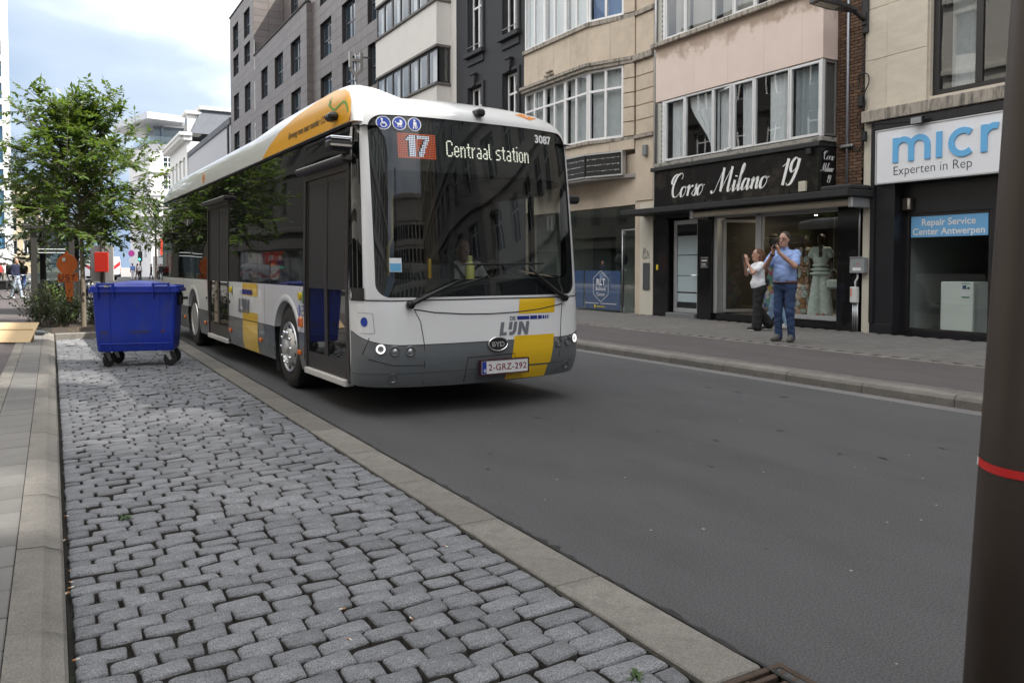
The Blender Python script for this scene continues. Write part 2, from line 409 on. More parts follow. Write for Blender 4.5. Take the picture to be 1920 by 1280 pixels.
# per-piece tone for the joined setts: random per island keeps the same material
rest.build('sett_field', [mat('granite_sett_far', (.160, .164, .174), .75, var=.30, vscale=7, bump=.9, bscale=55, island=.2), sside], bed, 60, 'stuff')
# ---- flush concrete strip between bay and road
strip = MB(); strip.box(XC1 + .002, XK - .002, -6, 24, -.25, -.02); strip = struct('flush_strip', strip, joint_m)
y = 1.93; sm = MB(); sm.box(-(XK - XC1) / 2 + .006, (XK - XC1) / 2 - .006, .003, .957, -.06, .004, b=.006); sme = sm.mesh('kerb_stone', kerb_m)
while y < 23:
    o = link('kerb_stone', sme, strip); o.location = ((XC1 + XK) / 2, y, rnd.uniform(-.002, .002)); y += .96
tar = MB(); tr_ = random.Random(9); Pl, Pr = [], []
for i in range(420):
    yy = 1.6 + i * .05; Pl.append((XK - .006 - abs(tr_.gauss(0, .004)), yy, .0066)); Pr.append((XK + .006 + abs(tr_.gauss(0, .014)), yy, .0035))
tar.grid([Pl, Pr]); struct('tar_joint', tar, mat('tar', (.018, .018, .018), .7, var=.3, vscale=30, bump=.6, bscale=80))
# ---- left kerb: bevelled kerb stones, slab rows, red cycle path
lp = MB(); lp.box(-3.2, -.57, -30, 60, -.25, .072); struct('left_cycle_path', lp, cyc_m)
lf = MB(); lf.box(-9.5, -3.2 - .004, -30, 60, -.25, .09); struct('left_pavement', lf, slab_m)
lk = MB(); lk.box(-.565, XL - .004, -30, 24, -.25, .055); lk = struct('left_kerb', lk, joint_m)
prof = [(-.165, -.05), (-.165, .098), (-.055, .094), (XL - .055, .080), (XL - .012, .066), (XL, .050), (XL, -.05)]
def extr(prof, y0, y1):
    b = MB(); b.ring([[(x, y0, z) for x, z in prof], [(x, y1, z) for x, z in prof]], True, True, True); return b
kme = extr([(x, z) for x, z in prof], .004, .996).mesh('kerb_stone', kerb_m)
for i in range(-3, 19):
    if i * 1.0 + .32 < BAYEND + .4: o = link('kerb_stone', kme, lk); o.location = (0, i * 1.0 + .32 , rnd.uniform(-.002, .002))
s1 = MB(); s1.box(-.425, -.169, .004, .296, 0, .096, b=.004); s1 = s1.mesh('paving_slab', slab_m)
s2 = MB(); s2.box(-.563, -.431, .004, .996, 0, .090, b=.004); s2 = s2.mesh('border_stone', kerb_m)
for i in range(-6, 62):
    o = link('paving_slab', s1, lk); o.location = (0, i * .3 + .2, rnd.uniform(-.002, .002))
for i in range(-2, 18):
    o = link('border_stone', s2, lk); o.location = (0, i * 1.0 + .5, rnd.uniform(-.002, .001))
# ---- right side: kerb, small pavers, cycle path, pavement
rk = MB(); rk.box(XR + .02, XR + .52, -30, 74, -.25, .085); rk = struct('right_kerb', rk, joint_m)
rprof = [(XR, -.05), (XR, .085), (XR + .02, .118), (XR + .05, .128), (XR + .185, .130), (XR + .185, -.05)]
rme = extr(rprof, .004, 1.046).mesh('kerb_stone', kerb_m)
for i in range(2, 36): o = link('kerb_stone', rme, rk); o.location = (0, i * 1.05 + .38, rnd.uniform(-.002, .002))
gut = MB(); gut.box(XR - .22, XR - .003, -30, 74, -.2, .004); struct('gutter_strip', gut, mat('gutter_concrete', (.155, .15, .148), .85, var=.15, vscale=2, bump=.2, bscale=100))
pv = MB(); pv.box(-.047, .047, -.097, .097, -.05, .0, b=.004); pvm = pv.mesh('paver', paver_m)
pst = MB(); cnt = 0
for i in range(8, 190):
    for j in range(2):
        yy = i * .2 + (j % 2) * .1; xx = XR + .24 + j * .1
        if cnt < 150 and yy > 4.2:
            o = link('paver', pvm, rk); o.location = (xx, yy, .128 + rnd.uniform(-.002, .002)); cnt += 1
        else: pst.add([(a + xx, b + yy, c + .128) for a, b, c in pv.v], pv.f)
pst.build('paver_rows', paver_f, rk, False, 'stuff')
XP = 10.25
rc = MB(); rc.box(XR + .395, XP - .06, -30, 74, -.25, .128); struct('right_cycle_path', rc, cyc_m)
rp = MB(); rp.box(XP - .055, 13.78, -30, 76, -.25, .105); rp = struct('right_pavement', rp, joint_m)
e_ = MB(); e_.box(XP - .05, XP + .05, .003, .997, 0, .137, b=.004); e_ = e_.mesh('edge_stone', kerb_m)
for i in range(4, 44): o = link('edge_stone', e_, rp); o.location = (0, i, 0)
p2 = MB(); p2.box(-.147, .147, -.072, .072, 0, .135, b=.004); p2m = p2.mesh('paver', paver_m)
cells = []
for i in range(0, 11):
    for j in range(-20, 430):
        xx = XP + .055 + .15 + i * .3 + (.15 if j % 2 else 0); yy = 2 + j * .15
        if xx < 13.64: cells.append((yy, xx))
vis = [c for c in cells if 7.6 < c[0] < 13]
vis = sorted(vis, key=lambda c: c[0] + c[1])[:298]; vs_ = set(vis); pst = MB()
for yy, xx in cells:
    z = rnd.uniform(-.002, .002)
    if (yy, xx) in vs_:
        o = link('paver', p2m, rp); o.location = (xx, yy, z)
    else: pst.add([(a + xx, b + yy, c + z) for a, b, c in p2.v], p2.f)
pst.build('paver_field', paver_f, rp, False, 'stuff')
# ---- storm drain
dr = thing('storm_drain', 'rusty cast iron storm drain grate at the end of the flush strip', 'drain', (2.03, 1.72, 0), 0)
fr = MB(); 
for a in ((-.20, -.175, -.22, .20), (.175, .20, -.22, .20)): fr.box(a[0], a[1], a[2], a[3], -.06, .006, b=.003)
for a in ((-.22, -.195), (.175, .20)): fr.box(-.174, .174, a[0], a[1], -.06, .0055, b=.003)
iron = mat('cast_iron', (.085, .06, .045), .6, .5, var=.3, vscale=15, bump=.4, bscale=60)
fr.build('frame', iron, dr)
b = MB(); b.box(-.172, .172, -.193, .173, -.2, -.10); b.build('pit', black, dr)
for i in range(7):
    b = MB(); yy = -.175 + i * .052; b.box(-.172, .172, yy, yy + .022, -.05, .002, b=.003); b.build('bar', iron, dr)
b = MB(); b.box(-.012, .012, -.192, .172, -.052, -.001, b=.002); b.build('bar', iron, dr)
# ---- planter at the bay's end
pk = MB(); pk.box(-.02, XK + 2*0, BAYEND + .16, 23.2, -.25, .06); pk = struct('planter_bed', pk, soil_m)
ke = MB(); ke.box(.003, .897, 0, .15, -.05, .115, b=.012); kem = ke.mesh('kerb_stone', kerb_m)
for i in range(2): o = link('kerb_stone', kem, pk); o.location = (.03 + i * .9, BAYEND + .005, 0)
# litter in the joints: cigarette ends and dry leaves, weeds
but = MB(); but.lathe([(.0035, 0), (.0035, .012)], ax='x', n=6, k=0); but.lathe([(.0035, .0122), (.0035, .026)], ax='x', n=6, k=1); bm_ = but.mesh('cigarette_end', [mat('filter_orange', (.45, .22, .09), .8), mat('cigarette_paper', (.7, .68, .62), .8)])
lr = random.Random(11)
for i in range(13):
    x, y_, z = (XL + .012 + lr.uniform(0, .012), lr.uniform(2.6, 5.2), -.005) if i < 9 else (lr.uniform(.3, 1.7), lr.uniform(2.3, 3.6), .006)
    o = link('cigarette_end', bm_); o.location = (x, y_, z); o.rotation_euler = (0, 0, lr.uniform(0, 6)); tag(o, 'cigarette end dropped in the joint along the left kerb' if i < 9 else 'cigarette end lying among the grey setts', 'litter', 'cigarette ends along the kerb' if i < 9 else 'cigarette ends among the setts')
leaf_m = mat('weed_green', (.05, .10, .025), .6, var=.3)
for k, (x, y_) in enumerate(((.345, 2.78), (1.72, 2.10), (.33, 4.9))):
    w = MB(); r_ = random.Random(k)
    for i in range(16):
        a = r_.uniform(0, 6.28); l = r_.uniform(.02, .05); c, s_ = math.cos(a), math.sin(a); h = r_.uniform(.01, .03)
        w.add([(0, 0, 0), (c * l * .5 - s_ * .007, s_ * l * .5 + c * .007, h), (c * l, s_ * l, h * .8), (c * l * .5 + s_ * .007, s_ * l * .5 - c * .007, h)], [(0, 1, 2, 3)])
    o = w.build('weed', leaf_m); o.location = (x, y_, -.008); tag(o, ('small green weed growing between setts near the left kerb', 'tiny weed between the setts beside the storm drain end', 'sparse weed between setts further up the left kerb')[k], 'weed')
# ================================================================ buildings
_ps = R(30.25); _pt = R(2.1)
def _ray(u, v):
    fw = Vector((math.sin(_ps) * math.cos(_pt), math.cos(_ps) * math.cos(_pt), -math.sin(_pt))); rt = Vector((math.cos(_ps), -math.sin(_ps), 0)); up = rt.cross(fw)
    return fw + rt * ((u - 960) / 1480) - up * ((v - 554) / 1480)
def onX(u, v, X): r = _ray(u, v); return Vector((0, 0, 1.42)) + r * (X / r.x)
def onY(u, v, Y): r = _ray(u, v); return Vector((0, 0, 1.42)) + r * (Y / r.y)
def onZ(u, v, Z=0.): r = _ray(u, v); return Vector((0, 0, 1.42)) + r * ((Z - 1.42) / r.z)
def Yu(u, X): return onX(u, 500, X).y
class Fr:
    def __init__(s, o, u, n): s.o = Vector(o); s.u = Vector(u).normalized(); s.n = Vector(n).normalized(); s.T = Matrix((( *( [s.u.x, s.n.x, 0, s.o.x]),), (s.u.y, s.n.y, 0, s.o.y), (0, 0, 1, s.o.z), (0, 0, 0, 1)))
    def p(s, a, z, d=0.): return tuple(s.o + s.u * a + s.n * d + Vector((0, 0, z)))
    def box(s, mb, a0, a1, z0, z1, d0, d1, k=None, b=0.): mb.box(a0, a1, min(d0, d1), max(d0, d1), z0, z1, k, b, s.T)
def face_r(X): return Fr((X, 0, 0), (0, 1, 0), (-1, 0, 0))      # facades on the right-hand side of the street
def wall(mb, fr, a0, a1, z0, z1, holes=(), rev=.18, d=0., k=0, kr=None):
    A = sorted({a0, a1, *[h[i] for h in holes for i in (0, 1) if a0 < h[i] < a1]}); Z = sorted({z0, z1, *[h[i] for h in holes for i in (2, 3) if z0 < h[i] < z1]})
    for i in range(len(A) - 1):
        for j in range(len(Z) - 1):
            ca, cz = (A[i] + A[i + 1]) / 2, (Z[j] + Z[j + 1]) / 2
            if any(h[0] < ca < h[1] and h[2] < cz < h[3] for h in holes): continue
            mb.quad(fr.p(A[i], Z[j], d), fr.p(A[i + 1], Z[j], d), fr.p(A[i + 1], Z[j + 1], d), fr.p(A[i], Z[j + 1], d), k)
    kr = k if kr is None else kr
    for h in holes:
        b0, b1, c0, c1 = h[:4]
        for P, Q in (((b0, c0), (b1, c0)), ((b1, c0), (b1, c1)), ((b1, c1), (b0, c1)), ((b0, c1), (b0, c0))):
            mb.quad(fr.p(*P, d), fr.p(*Q, d), fr.p(*Q, d - rev), fr.p(*P, d - rev), kr)
def room(mb, fr, a0, a1, z0, z1, d0, d1, k):
    q = [[(a0, z0), (a1, z0), (a1, z1), (a0, z1)]][0]
    mb.quad(*[fr.p(a, z, d1) for a, z in q], k)
    for i in range(4):
        P, Q = q[i], q[(i + 1) % 4]; mb.quad(fr.p(*P, d0), fr.p(*Q, d0), fr.p(*Q, d1), fr.p(*P, d1), k)
def curtain(parent, fr, a0, a1, z0, z1, d, m=None, n=26, amp=.02, seed=0, gather=0., name='curtain'):
    r_ = random.Random(seed); ph = r_.uniform(0, 6); rows = 7; G = []
    for j in range(rows):
        t = j / (rows - 1); row = []
        for i in range(n + 1):
            s = i / n
            a = a0 + (a1 - a0) * s
            if gather: a += gather * (math.sin(t * math.pi * .5) ** 2) * (1 - s if gather > 0 else s)
            row.append(fr.p(a, z1 + (z0 - z1) * t, d + amp * math.sin(s * n * .9 + ph + .5 * math.sin(3 * s + 2 * t)) * (.5 + .6 * math.sin(5 * s + ph))))
        G.append(row)
    b = MB(); b.grid(G); return b.build(name, m or net_curtain, parent, True)
def window(parent, fr, a0, a1, z0, z1, d, fm, cols=2, rows=(), fw=.05, ft=.06, pane=None, panes=True, curt=None, glass_d=.03, seed=0, split=None):
    """frame with mullions; d is the depth of its front below the wall; rows are heights (fractions) of transoms"""
    w = MB()
    fr.box(w, a0, a0 + fw, z0, z1, -d - ft, -d, b=.004); fr.box(w, a1 - fw, a1, z0, z1, -d - ft, -d, b=.004)
    fr.box(w, a0 + fw, a1 - fw, z0, z0 + fw, -d - ft, -d, b=.004); fr.box(w, a0 + fw, a1 - fw, z1 - fw, z1, -d - ft, -d, b=.004)
    cf = [i / cols for i in range(1, cols)] if isinstance(cols, int) else list(cols)
    ca = [a0 + (a1 - a0) * c for c in cf]; rz = [z0 + (z1 - z0) * c for c in rows]
    for c in ca: fr.box(w, c - fw * .55, c + fw * .55, z0 + fw, z1 - fw, -d - ft * .97, -d + .004, b=.004)
    A = [a0 + fw] + [x for c in ca for x in (c - fw * .55, c + fw * .55)] + [a1 - fw]
    for z in rz:
        for i in range(0, len(A), 2): fr.box(w, A[i], A[i + 1], z - fw * .5, z + fw * .5, -d - ft * .95, -d + .002)
    wo_ = w.build('window', fm, parent)
    pm = pane or win_glass
    if panes:
        Zs = [z0 + fw] + [x for z in rz for x in (z - fw * .5, z + fw * .5)] + [z1 - fw]
        for i in range(0, len(A), 2):
            for j in range(0, len(Zs), 2):
                b = MB(); dd = -d - glass_d; b.quad(fr.p(A[i], Zs[j], dd), fr.p(A[i + 1], Zs[j], dd), fr.p(A[i + 1], Zs[j + 1], dd), fr.p(A[i], Zs[j + 1], dd)); b.build('pane', pm, wo_)
    else:
        b = MB(); dd = -d - glass_d; b.quad(fr.p(a0 + fw * .5, z0 + fw * .5, dd), fr.p(a1 - fw * .5, z0 + fw * .5, dd), fr.p(a1 - fw * .5, z1 - fw * .5, dd), fr.p(a0 + fw * .5, z1 - fw * .5, dd)); b.build('pane', pm, wo_)
    return wo_
def bodyback(mb, X, y0, y1, H, dep=12., gap=1.3, k=0, base=-.2):
    """the rest of the house behind its front: sides, back, roof"""
    mb.quad((X, y0, base), (X + dep, y0, base), (X + dep, y0, H), (X, y0, H), k); mb.quad((X, y1, base), (X + dep, y1, base), (X + dep, y1, H), (X, y1, H), k)
    mb.quad((X + dep, y0, base), (X + dep, y1, base), (X + dep, y1, H), (X + dep, y0, H), k); mb.quad((X, y0, H), (X + dep, y0, H), (X + dep, y1, H), (X, y1, H), k)
FX = 13.8; FW = face_r(FX)
cream = mat('cream_render', (.60, .56, .47), .8, var=.08, vscale=2, bump=.1, col2=(.36, .32, .25), c2scale=1.6, c2lo=.55, c2hi=.75, stretch=(1, 1, .35))
stone = mat('pale_stone', (.58, .52, .43), .8, var=.10, vscale=3, bump=.15, bscale=70, objvar=.04, stretch=(1, 1, 2.5))
stone2 = mat('weathered_sill', (.36, .32, .27), .85, var=.2, vscale=6, bump=.3, col2=(.10, .095, .085), c2scale=4, c2lo=.47, c2hi=.66, stretch=(2.5, 2.5, .5))
shopblack = mat('black_shopfront', (.016, .016, .019), .35, var=.15)
granite = mat('black_granite', (.012, .012, .013), .09, var=.3, vscale=60)
black_frame = mat('black_frame', (.022, .02, .02), .4)
txt_white = mat('letter_white', (.8, .8, .8), .5)
txt_black = mat('letter_black', (.02, .02, .022), .5)
sky_blue = mat('sign_blue', (.13, .42, .74), .5)
sign_white = mat('sign_white', (.76, .77, .80), .4, var=.02)

# ---------------------------------------------------------------- repair shop building (far right)
mb_ = thing('shop_building', 'pale stone building with black shopfront and a white repair sign board', 'building', (FX, 7, 0), world=True)
Y0m, Y1m = 3.2, 9.975
b = MB(); wh = (5.6, 8.67, 4.50, 7.2)
wall(b, FW, Y0m, Y1m, 4.20, 23.5, [wh, (5.6, 8.67, 8.6, 10.8)], .3, d=-.03)
bodyback(b, FX + .03, Y0m, Y1m, 23.5)
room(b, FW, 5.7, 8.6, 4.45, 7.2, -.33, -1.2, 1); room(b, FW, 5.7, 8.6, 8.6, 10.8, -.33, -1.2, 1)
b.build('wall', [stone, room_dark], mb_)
for j in range(6):
    for i in range(2):
        z = 4.43 + j * .98 + (0 if j else 0)
        q = MB(); FW.box(q, 8.70 + i * .80, min(8.70 + i * .80 + .795, 9.93), z, z + .974, -.03, 0 if i else .02, b=.006); q.build('stone_block', stone, mb_)
q = MB(); FW.box(q, 9.932, Y1m, .1, 23, -.03, -.01); q.build('party_strip', cream, mb_)
for i in range(3):
    q = MB(); FW.box(q, 9.955 - (i + 1) * 1.25 + .003, 9.955 - i * 1.25, 4.20, 4.425, -.03, .13, b=.012); q.build('sill', stone2, mb_)
w_ = window(mb_, FW, 5.6, 8.67, 4.50, 7.2, .12, black_frame, cols=[.36, .73], rows=(.66,), fw=.11, ft=.1)
curtain(w_, FW, 7.95, 8.5, 4.6, 7.1, -.42, seed=3, amp=.05); curtain(w_, FW, 6.4, 6.9, 4.6, 7.1, -.42, seed=5, amp=.05)
# shopfront
b = MB(); sh = [(7.66, 9.27, .2, 2.42), (6.4, 7.56, .12, 2.42)]
wall(b, FW, Y0m, 9.30, .1, 2.98, sh, .08, d=-.30)                # recessed front
FW.box(b, Y0m, 9.76, 2.98, 4.20, -.3, -.01)
FW.box(b, 9.30, 9.76, .10, 2.98, -.3, .0); FW.box(b, 9.34, 9.79, .1, .32, -.2, .02, b=.01); FW.box(b, 9.70, 9.79, .321, 4.19, -.3, .035)
FW.box(b, Y0m, 9.69, 4.02, 4.19, -.009, .09, b=.01)
b.build('shopfront', shopblack, mb_)
q = MB(); FW.box(q, 9.80, 9.93, .1, 4.195, -.3, -.008); q.build('pier', cream, mb_)
w_ = window(mb_, FW, 7.66, 9.27, .2, 2.42, .32, black_frame, cols=1, fw=.06, ft=.08, pane=shop_glass)
dr_ = window(mb_, FW, 6.4, 7.56, .13, 2.40, .32, black_frame, cols=1, fw=.11, ft=.08, pane=shop_glass); dr_.name = 'door'
q = MB(); q.tube([FW.p(7.52, .80, -.24), FW.p(7.52, 1.45, -.24)], .014, 8); q.tube([FW.p(7.52, .85, -.34), FW.p(7.52, .85, -.24)], .01, 6); q.tube([FW.p(7.52, 1.40, -.34), FW.p(7.52, 1.40, -.24)], .01, 6); q.build('handle', chrome, dr_, True)
q = MB(); q.tube([FW.p(7.36, .85, -.42), FW.p(7.36, 1.42, -.42)], .012, 8); q.build('handle', chrome, dr_, True)
a_ = Flat(); a_.rect(0, 0, .13, .09); a_.build('sticker', sign_white, plane_map(FW.p(7.42, 1.50, -.36), (0, -1, 0), (-1, 0, 0)), dr_)
# shop interior
b = MB(); room(b, FW, 3.4, 9.5, .12, 2.9, -.42, -4.5, 0); b.build('shop_room', mat('shop_room_grey', (.30, .31, .305), .8, var=.1), mb_)
q = MB(); FW.box(q, 9.28, 9.33, .2, 2.4, -2.6, -.42); q.build('partition', mat('shop_partition', (.30, .32, .31), .7), mb_)
ct = thing('counter', 'white shop counter behind the repair shop window', 'counter', FW.p(8.4, .13, -.8), world=True)
q = MB(); FW.box(q, 8.10, 8.70, .13, 1.14, -1.05, -.55, b=.008); q.build('cabinet', mat('counter_white', (.72, .76, .74), .5), ct)
q = MB(); FW.box(q, 7.72, 8.095, .13, 1.13, -1.0, -.62, b=.008); q.build('side_cabinet', mat('counter_grey', (.22, .24, .24), .5), ct)
a_ = Flat(); a_.rect(0, 0, .18, .30); a_.build('paper', sign_white, plane_map(FW.p(8.32, .82, -.55), (0, -1, 0), (-1, 0, 0)), ct)
a_ = Flat(); a_.rect(.03, .19, .10, .26); a_.build('print', mat('print_navy', (.03, .07, .16), .5), plane_map(FW.p(8.32, .82, -.545), (0, -1, 0), (-1, 0, 0)), ct)
a_ = Flat(); a_.rect(.02, .03, .16, .055); a_.ell(.14, .21, .025); a_.rect(.01, .285, .17, .297); a_.build('print', mat('print_green', (.03, .22, .12), .5), plane_map(FW.p(8.32, .82, -.545), (0, -1, 0), (-1, 0, 0)), ct)
# sign board
sg = thing('shop_sign', 'white sign board with big light blue letters above black shopfront', 'sign', FW.p(8, 3.0, .1), world=True)
q = MB(); FW.box(q, 4.4, 9.625, 3.00, 3.99, -.005, .10, b=.01); q.build('board', sign_white, sg)
q = MB(); FW.box(q, 4.38, 9.645, 3.99, 4.012, -.004, .112); FW.box(q, 4.38, 9.645, 2.985, 3.0, -.004, .112); FW.box(q, 9.625, 9.645, 3.0, 3.99, -.004, .112); q.build('frame', alu, sg)
a_ = Flat(); h = .46; w = .105
def up(x, y): return (x * h, y * h)
def arc(cx, cy, r, a0, a1, n=14): return [up(cx + r * math.cos(R(a0 + (a1 - a0) * i / n)), cy + r * math.sin(R(a0 + (a1 - a0) * i / n))) for i in range(n + 1)]
x0 = .12; a_.stroke([up(x0, 0), up(x0, 1.0)], w, False)
a_.stroke(arc(x0 + .34, .56, .34, 180, 0) + [up(x0 + .68, 0)], w, False); a_.stroke(arc(x0 + 1.02, .56, .34, 180, 0) + [up(x0 + 1.36, 0)], w, False)
x0 = 1.95; a_.stroke([up(x0, 0), up(x0, 1.0)], w, False)
a_.stroke(arc(x0 + .92, .48, .44, 48, 312), w, False)
x0 = 3.66; a_.stroke([up(x0, 0), up(x0, 1.0)], w, False); a_.stroke(arc(x0 + .38, .54, .38, 180, 72), w, False)
a_.build('letters', sky_blue, plane_map(FW.p(9.28, 3.36, .10), (0, -1, 0), (-1, 0, 0)), sg, th=.02, lift=.022, step=.0004)
a_ = Flat(); a_.text('Experten in Rep', 0, 0, .235, sx=.97, off=-.002); a_.build('letters', mat('letter_slate', (.03, .035, .04), .5), plane_map(FW.p(9.28, 3.13, .10), (0, -1, 0), (-1, 0, 0)), sg)
bs = thing('window_banner', 'light blue banner with white lettering across the top of the repair shop window', 'sign', FW.p(8.4, 1.98, -.33), world=True)
q = MB(); FW.box(q, 7.74, 9.17, 1.97, 2.36, -.345, -.33); q.build('panel', mat('banner_blue', (.17, .43, .74), .5), bs)
a_ = Flat(); a_.text('Repair Service', 0, .21, .175, 'CENTER', off=.003); a_.text('Center Antwerpen', 0, .04, .175, 'CENTER', off=.003); a_.build('lettering', txt_white, plane_map(FW.p(8.46, 1.975, -.33), (0, -1, 0), (-1, 0, 0)), bs)
# wall-mounted floodlight and alarm box on this front
fl = thing('floodlight', 'small black floodlight on the black band above the white sign', 'light', FW.p(8.75, 4.03, .1), world=True)
q = MB(); FW.box(q, 8.62, 8.86, 3.99, 4.13, .17, .25, b=.01); q.build('housing', black, fl); q = MB(); FW.box(q, 8.72, 8.76, 4.02, 4.08, .09, .17); q.build('bracket', steel, fl)
q = MB(); FW.box(q, 8.64, 8.84, 4.005, 4.115, .25, .254); q.build('lens', mat('lamp_lens', (.3, .31, .32), .2), fl)
al = thing('alarm_lamp', 'small chrome lamp box under the black lintel of repair shop', 'light', FW.p(9.2, 2.6, -.3), world=True)
q = MB(); FW.box(q, 9.1, 9.28, 2.48, 2.72, -.30, -.2, b=.01); q.build('box', mat('brown_plastic', (.05, .04, .035), .4), al)
q = MB(); q.tube([FW.p(9.13, 2.5, -.18), FW.p(9.13, 2.7, -.18)], .025, 8); q.build('tube', mat('frosted', (.7, .68, .6), .3), al, True)
# pipes and boxes on the cream pier
def pipe(name, label, pts, r, m, cat='pipe', n=8):
    q = MB(); q.tube(pts, r, n); return tag(q.build(name, m, None, True), label, cat)
eb = thing('electric_box', 'grey metal electric box with two indicator lamps on the cream pier', 'box', FW.p(9.99, 1.3, .0), world=True)
q = MB(); FW.box(q, 9.84, 10.16, 1.29, 1.60, .0, .13, b=.01); q.build('box', mat('box_grey', (.27, .28, .29), .5), eb); q = MB(); FW.box(q, 9.85, 10.15, 1.585, 1.615, .131, .14); q.build('lid_edge', steel, eb)
a_ = Flat(); a_.ell(.09, .16, .016); a_.build('lamp', mat('green_dot', (.02, .3, .05), .4), plane_map(FW.p(10.14, 1.31, .13), (0, -1, 0), (-1, 0, 0)), eb)
a_ = Flat(); a_.ell(.16, .16, .016); a_.build('lamp', mat('red_dot', (.5, .03, .02), .4), plane_map(FW.p(10.14, 1.31, .13), (0, -1, 0), (-1, 0, 0)), eb)
a_ = Flat(); a_.rect(.05, .03, .24, .09); a_.build('label_plate', sign_white, plane_map(FW.p(10.14, 1.31, .13), (0, -1, 0), (-1, 0, 0)), eb)
mbx = thing('meter_box', 'white meter box with an orange strip below the grey electric box', 'box', FW.p(10.09, .7, 0), world=True)
q = MB(); FW.box(q, 10.02, 10.18, .70, 1.02, .0, .09, b=.015); q.build('box', mat('box_white', (.6, .61, .6), .5), mbx)
q = MB(); FW.box(q, 10.13, 10.155, .83, .99, .09, .094); q.build('strip', mat('orange_strip', (.65, .14, .03), .5), mbx)
pipe('conduit', 'bent white conduit joining the grey and white boxes', [FW.p(10.03, 1.29, .05), FW.p(10.03, 1.2, .05), FW.p(10.08, 1.12, .05), FW.p(10.08, 1.02, .05)], .018, white_paint)
for k in range(3): pipe('conduit', 'grey conduit running from the white meter box to the pavement, %s of three' % ('leftmost', 'middle', 'rightmost')[k], [FW.p(10.13 - k * .045, .70, .03), FW.p(10.13 - k * .045, .1, .03)], .02, steel)
pipe('conduit', 'thin grey conduit rising up the cream pier above the electric box', [FW.p(10.02, 1.6, .03), FW.p(10.02, 2.85, .03)], .018, steel)

# ---------------------------------------------------------------- brick fashion shop building
BX = 13.33; FB = face_r(BX)
brick_wall_m = mat('mortar', (.10, .085, .07), .9, var=.2, vscale=20)
brick_m = mat('brown_brick', (.125, .072, .045), .85, var=.25, vscale=12, bump=.5, bscale=60, objvar=.28)
pink = mat('pink_render', (.70, .575, .51), .8, var=.05, vscale=2, bump=.06, bscale=60)
_t = pink.node_tree; _b = _t.nodes['Principled BSDF']; _src = _b.inputs['Base Color'].links[0].from_socket; _tc = _t.nodes['Texture Coordinate']
_mp = N(_t, 'ShaderNodeMapping'); _mp.inputs['Scale'].default_value = (1, 1, 1); L(_t, _tc.outputs['Object'], _mp.inputs['Vector'])
_sx = N(_t, 'ShaderNodeSeparateXYZ'); L(_t, _tc.outputs['Object'], _sx.inputs[0])
_n = N(_t, 'ShaderNodeTexNoise', i_Scale=2.2, i_Detail=8.0, i_Roughness=.7); L(_t, _mp.outputs[0], _n.inputs['Vector'])
_a = N(_t, 'ShaderNodeMapRange', i_From_Min=6.05, i_From_Max=7.0, i_To_Min=-.25, i_To_Max=.28); L(_t, _sx.outputs['Z'], _a.inputs[0])
_s = N(_t, 'ShaderNodeMath', operation='ADD'); L(_t, _a.outputs[0], _s.inputs[0]); L(_t, _n.outputs[0], _s.inputs[1])
_r = N(_t, 'ShaderNodeMapRange', i_From_Min=.52, i_From_Max=.66); L(_t, _s.outputs[0], _r.inputs[0])
_m = N(_t, 'ShaderNodeMix', data_type='RGBA'); _m.inputs[7].default_value = (.44, .34, .27, 1); L(_t, _r.outputs[0], _m.inputs['Factor']); L(_t, _src, _m.inputs[6]); L(_t, _m.outputs[2], _b.inputs['Base Color'])
fb = thing('fashion_shop_building', 'brown brick building with pink render bands and a bay of aluminium windows', 'building', (FX, 13, 0), world=True)
Y0c, Y1c = 9.98, 16.20; CB0, CB1 = 10.585, 15.50
b = MB(); wall(b, FW, Y0c, Y1c, 2.9, 21.5, [(CB0 + .1, CB1 - .1, 3.4, 20.5)], .05, d=-.02); bodyback(b, FX + .02, Y0c, Y1c, 21.5)
b.build('wall', brick_wall_m, fb)
# bay: returns, spandrels, ceilings
b = MB()
for z0, z1 in ((5.57, 6.92), (8.75, 10.1), (11.9, 13.3), (15.1, 16.5)):
    FB.box(b, CB0, CB1 + .12, z0, z1, -.46, 0, b=.006)
b.build('spandrel', pink, fb)
for a in (1.25, 2.35, 3.4, 4.4):
    q = MB(); FB.box(q, 15.5 - a - .002, 15.5 - a + .002, 5.60, 6.90, 0, .0012); q.build('panel_seam', mat('seam', (.42, .33, .28), .9), fb)
q = MB()
for k in range(5): FB.box(q, 15.72 - (k + 1) * 1.03 + .004, 15.72 - k * 1.03, 6.92, 7.03, -.3, .12, b=.012)
q.build('window_sill', stone2, fb)
q = MB(); FB.box(q, CB0 - .02, CB1 + .12, 3.93, 4.02, -.46, .03, b=.008); q.build('window_sill', mat('sill_grey', (.30, .28, .25), .8, var=.2, col2=(.08, .08, .07), c2scale=6, c2lo=.5, c2hi=.65), fb)
alum = mat('window_aluminium', (.68, .68, .68), .45, .1, var=.06)
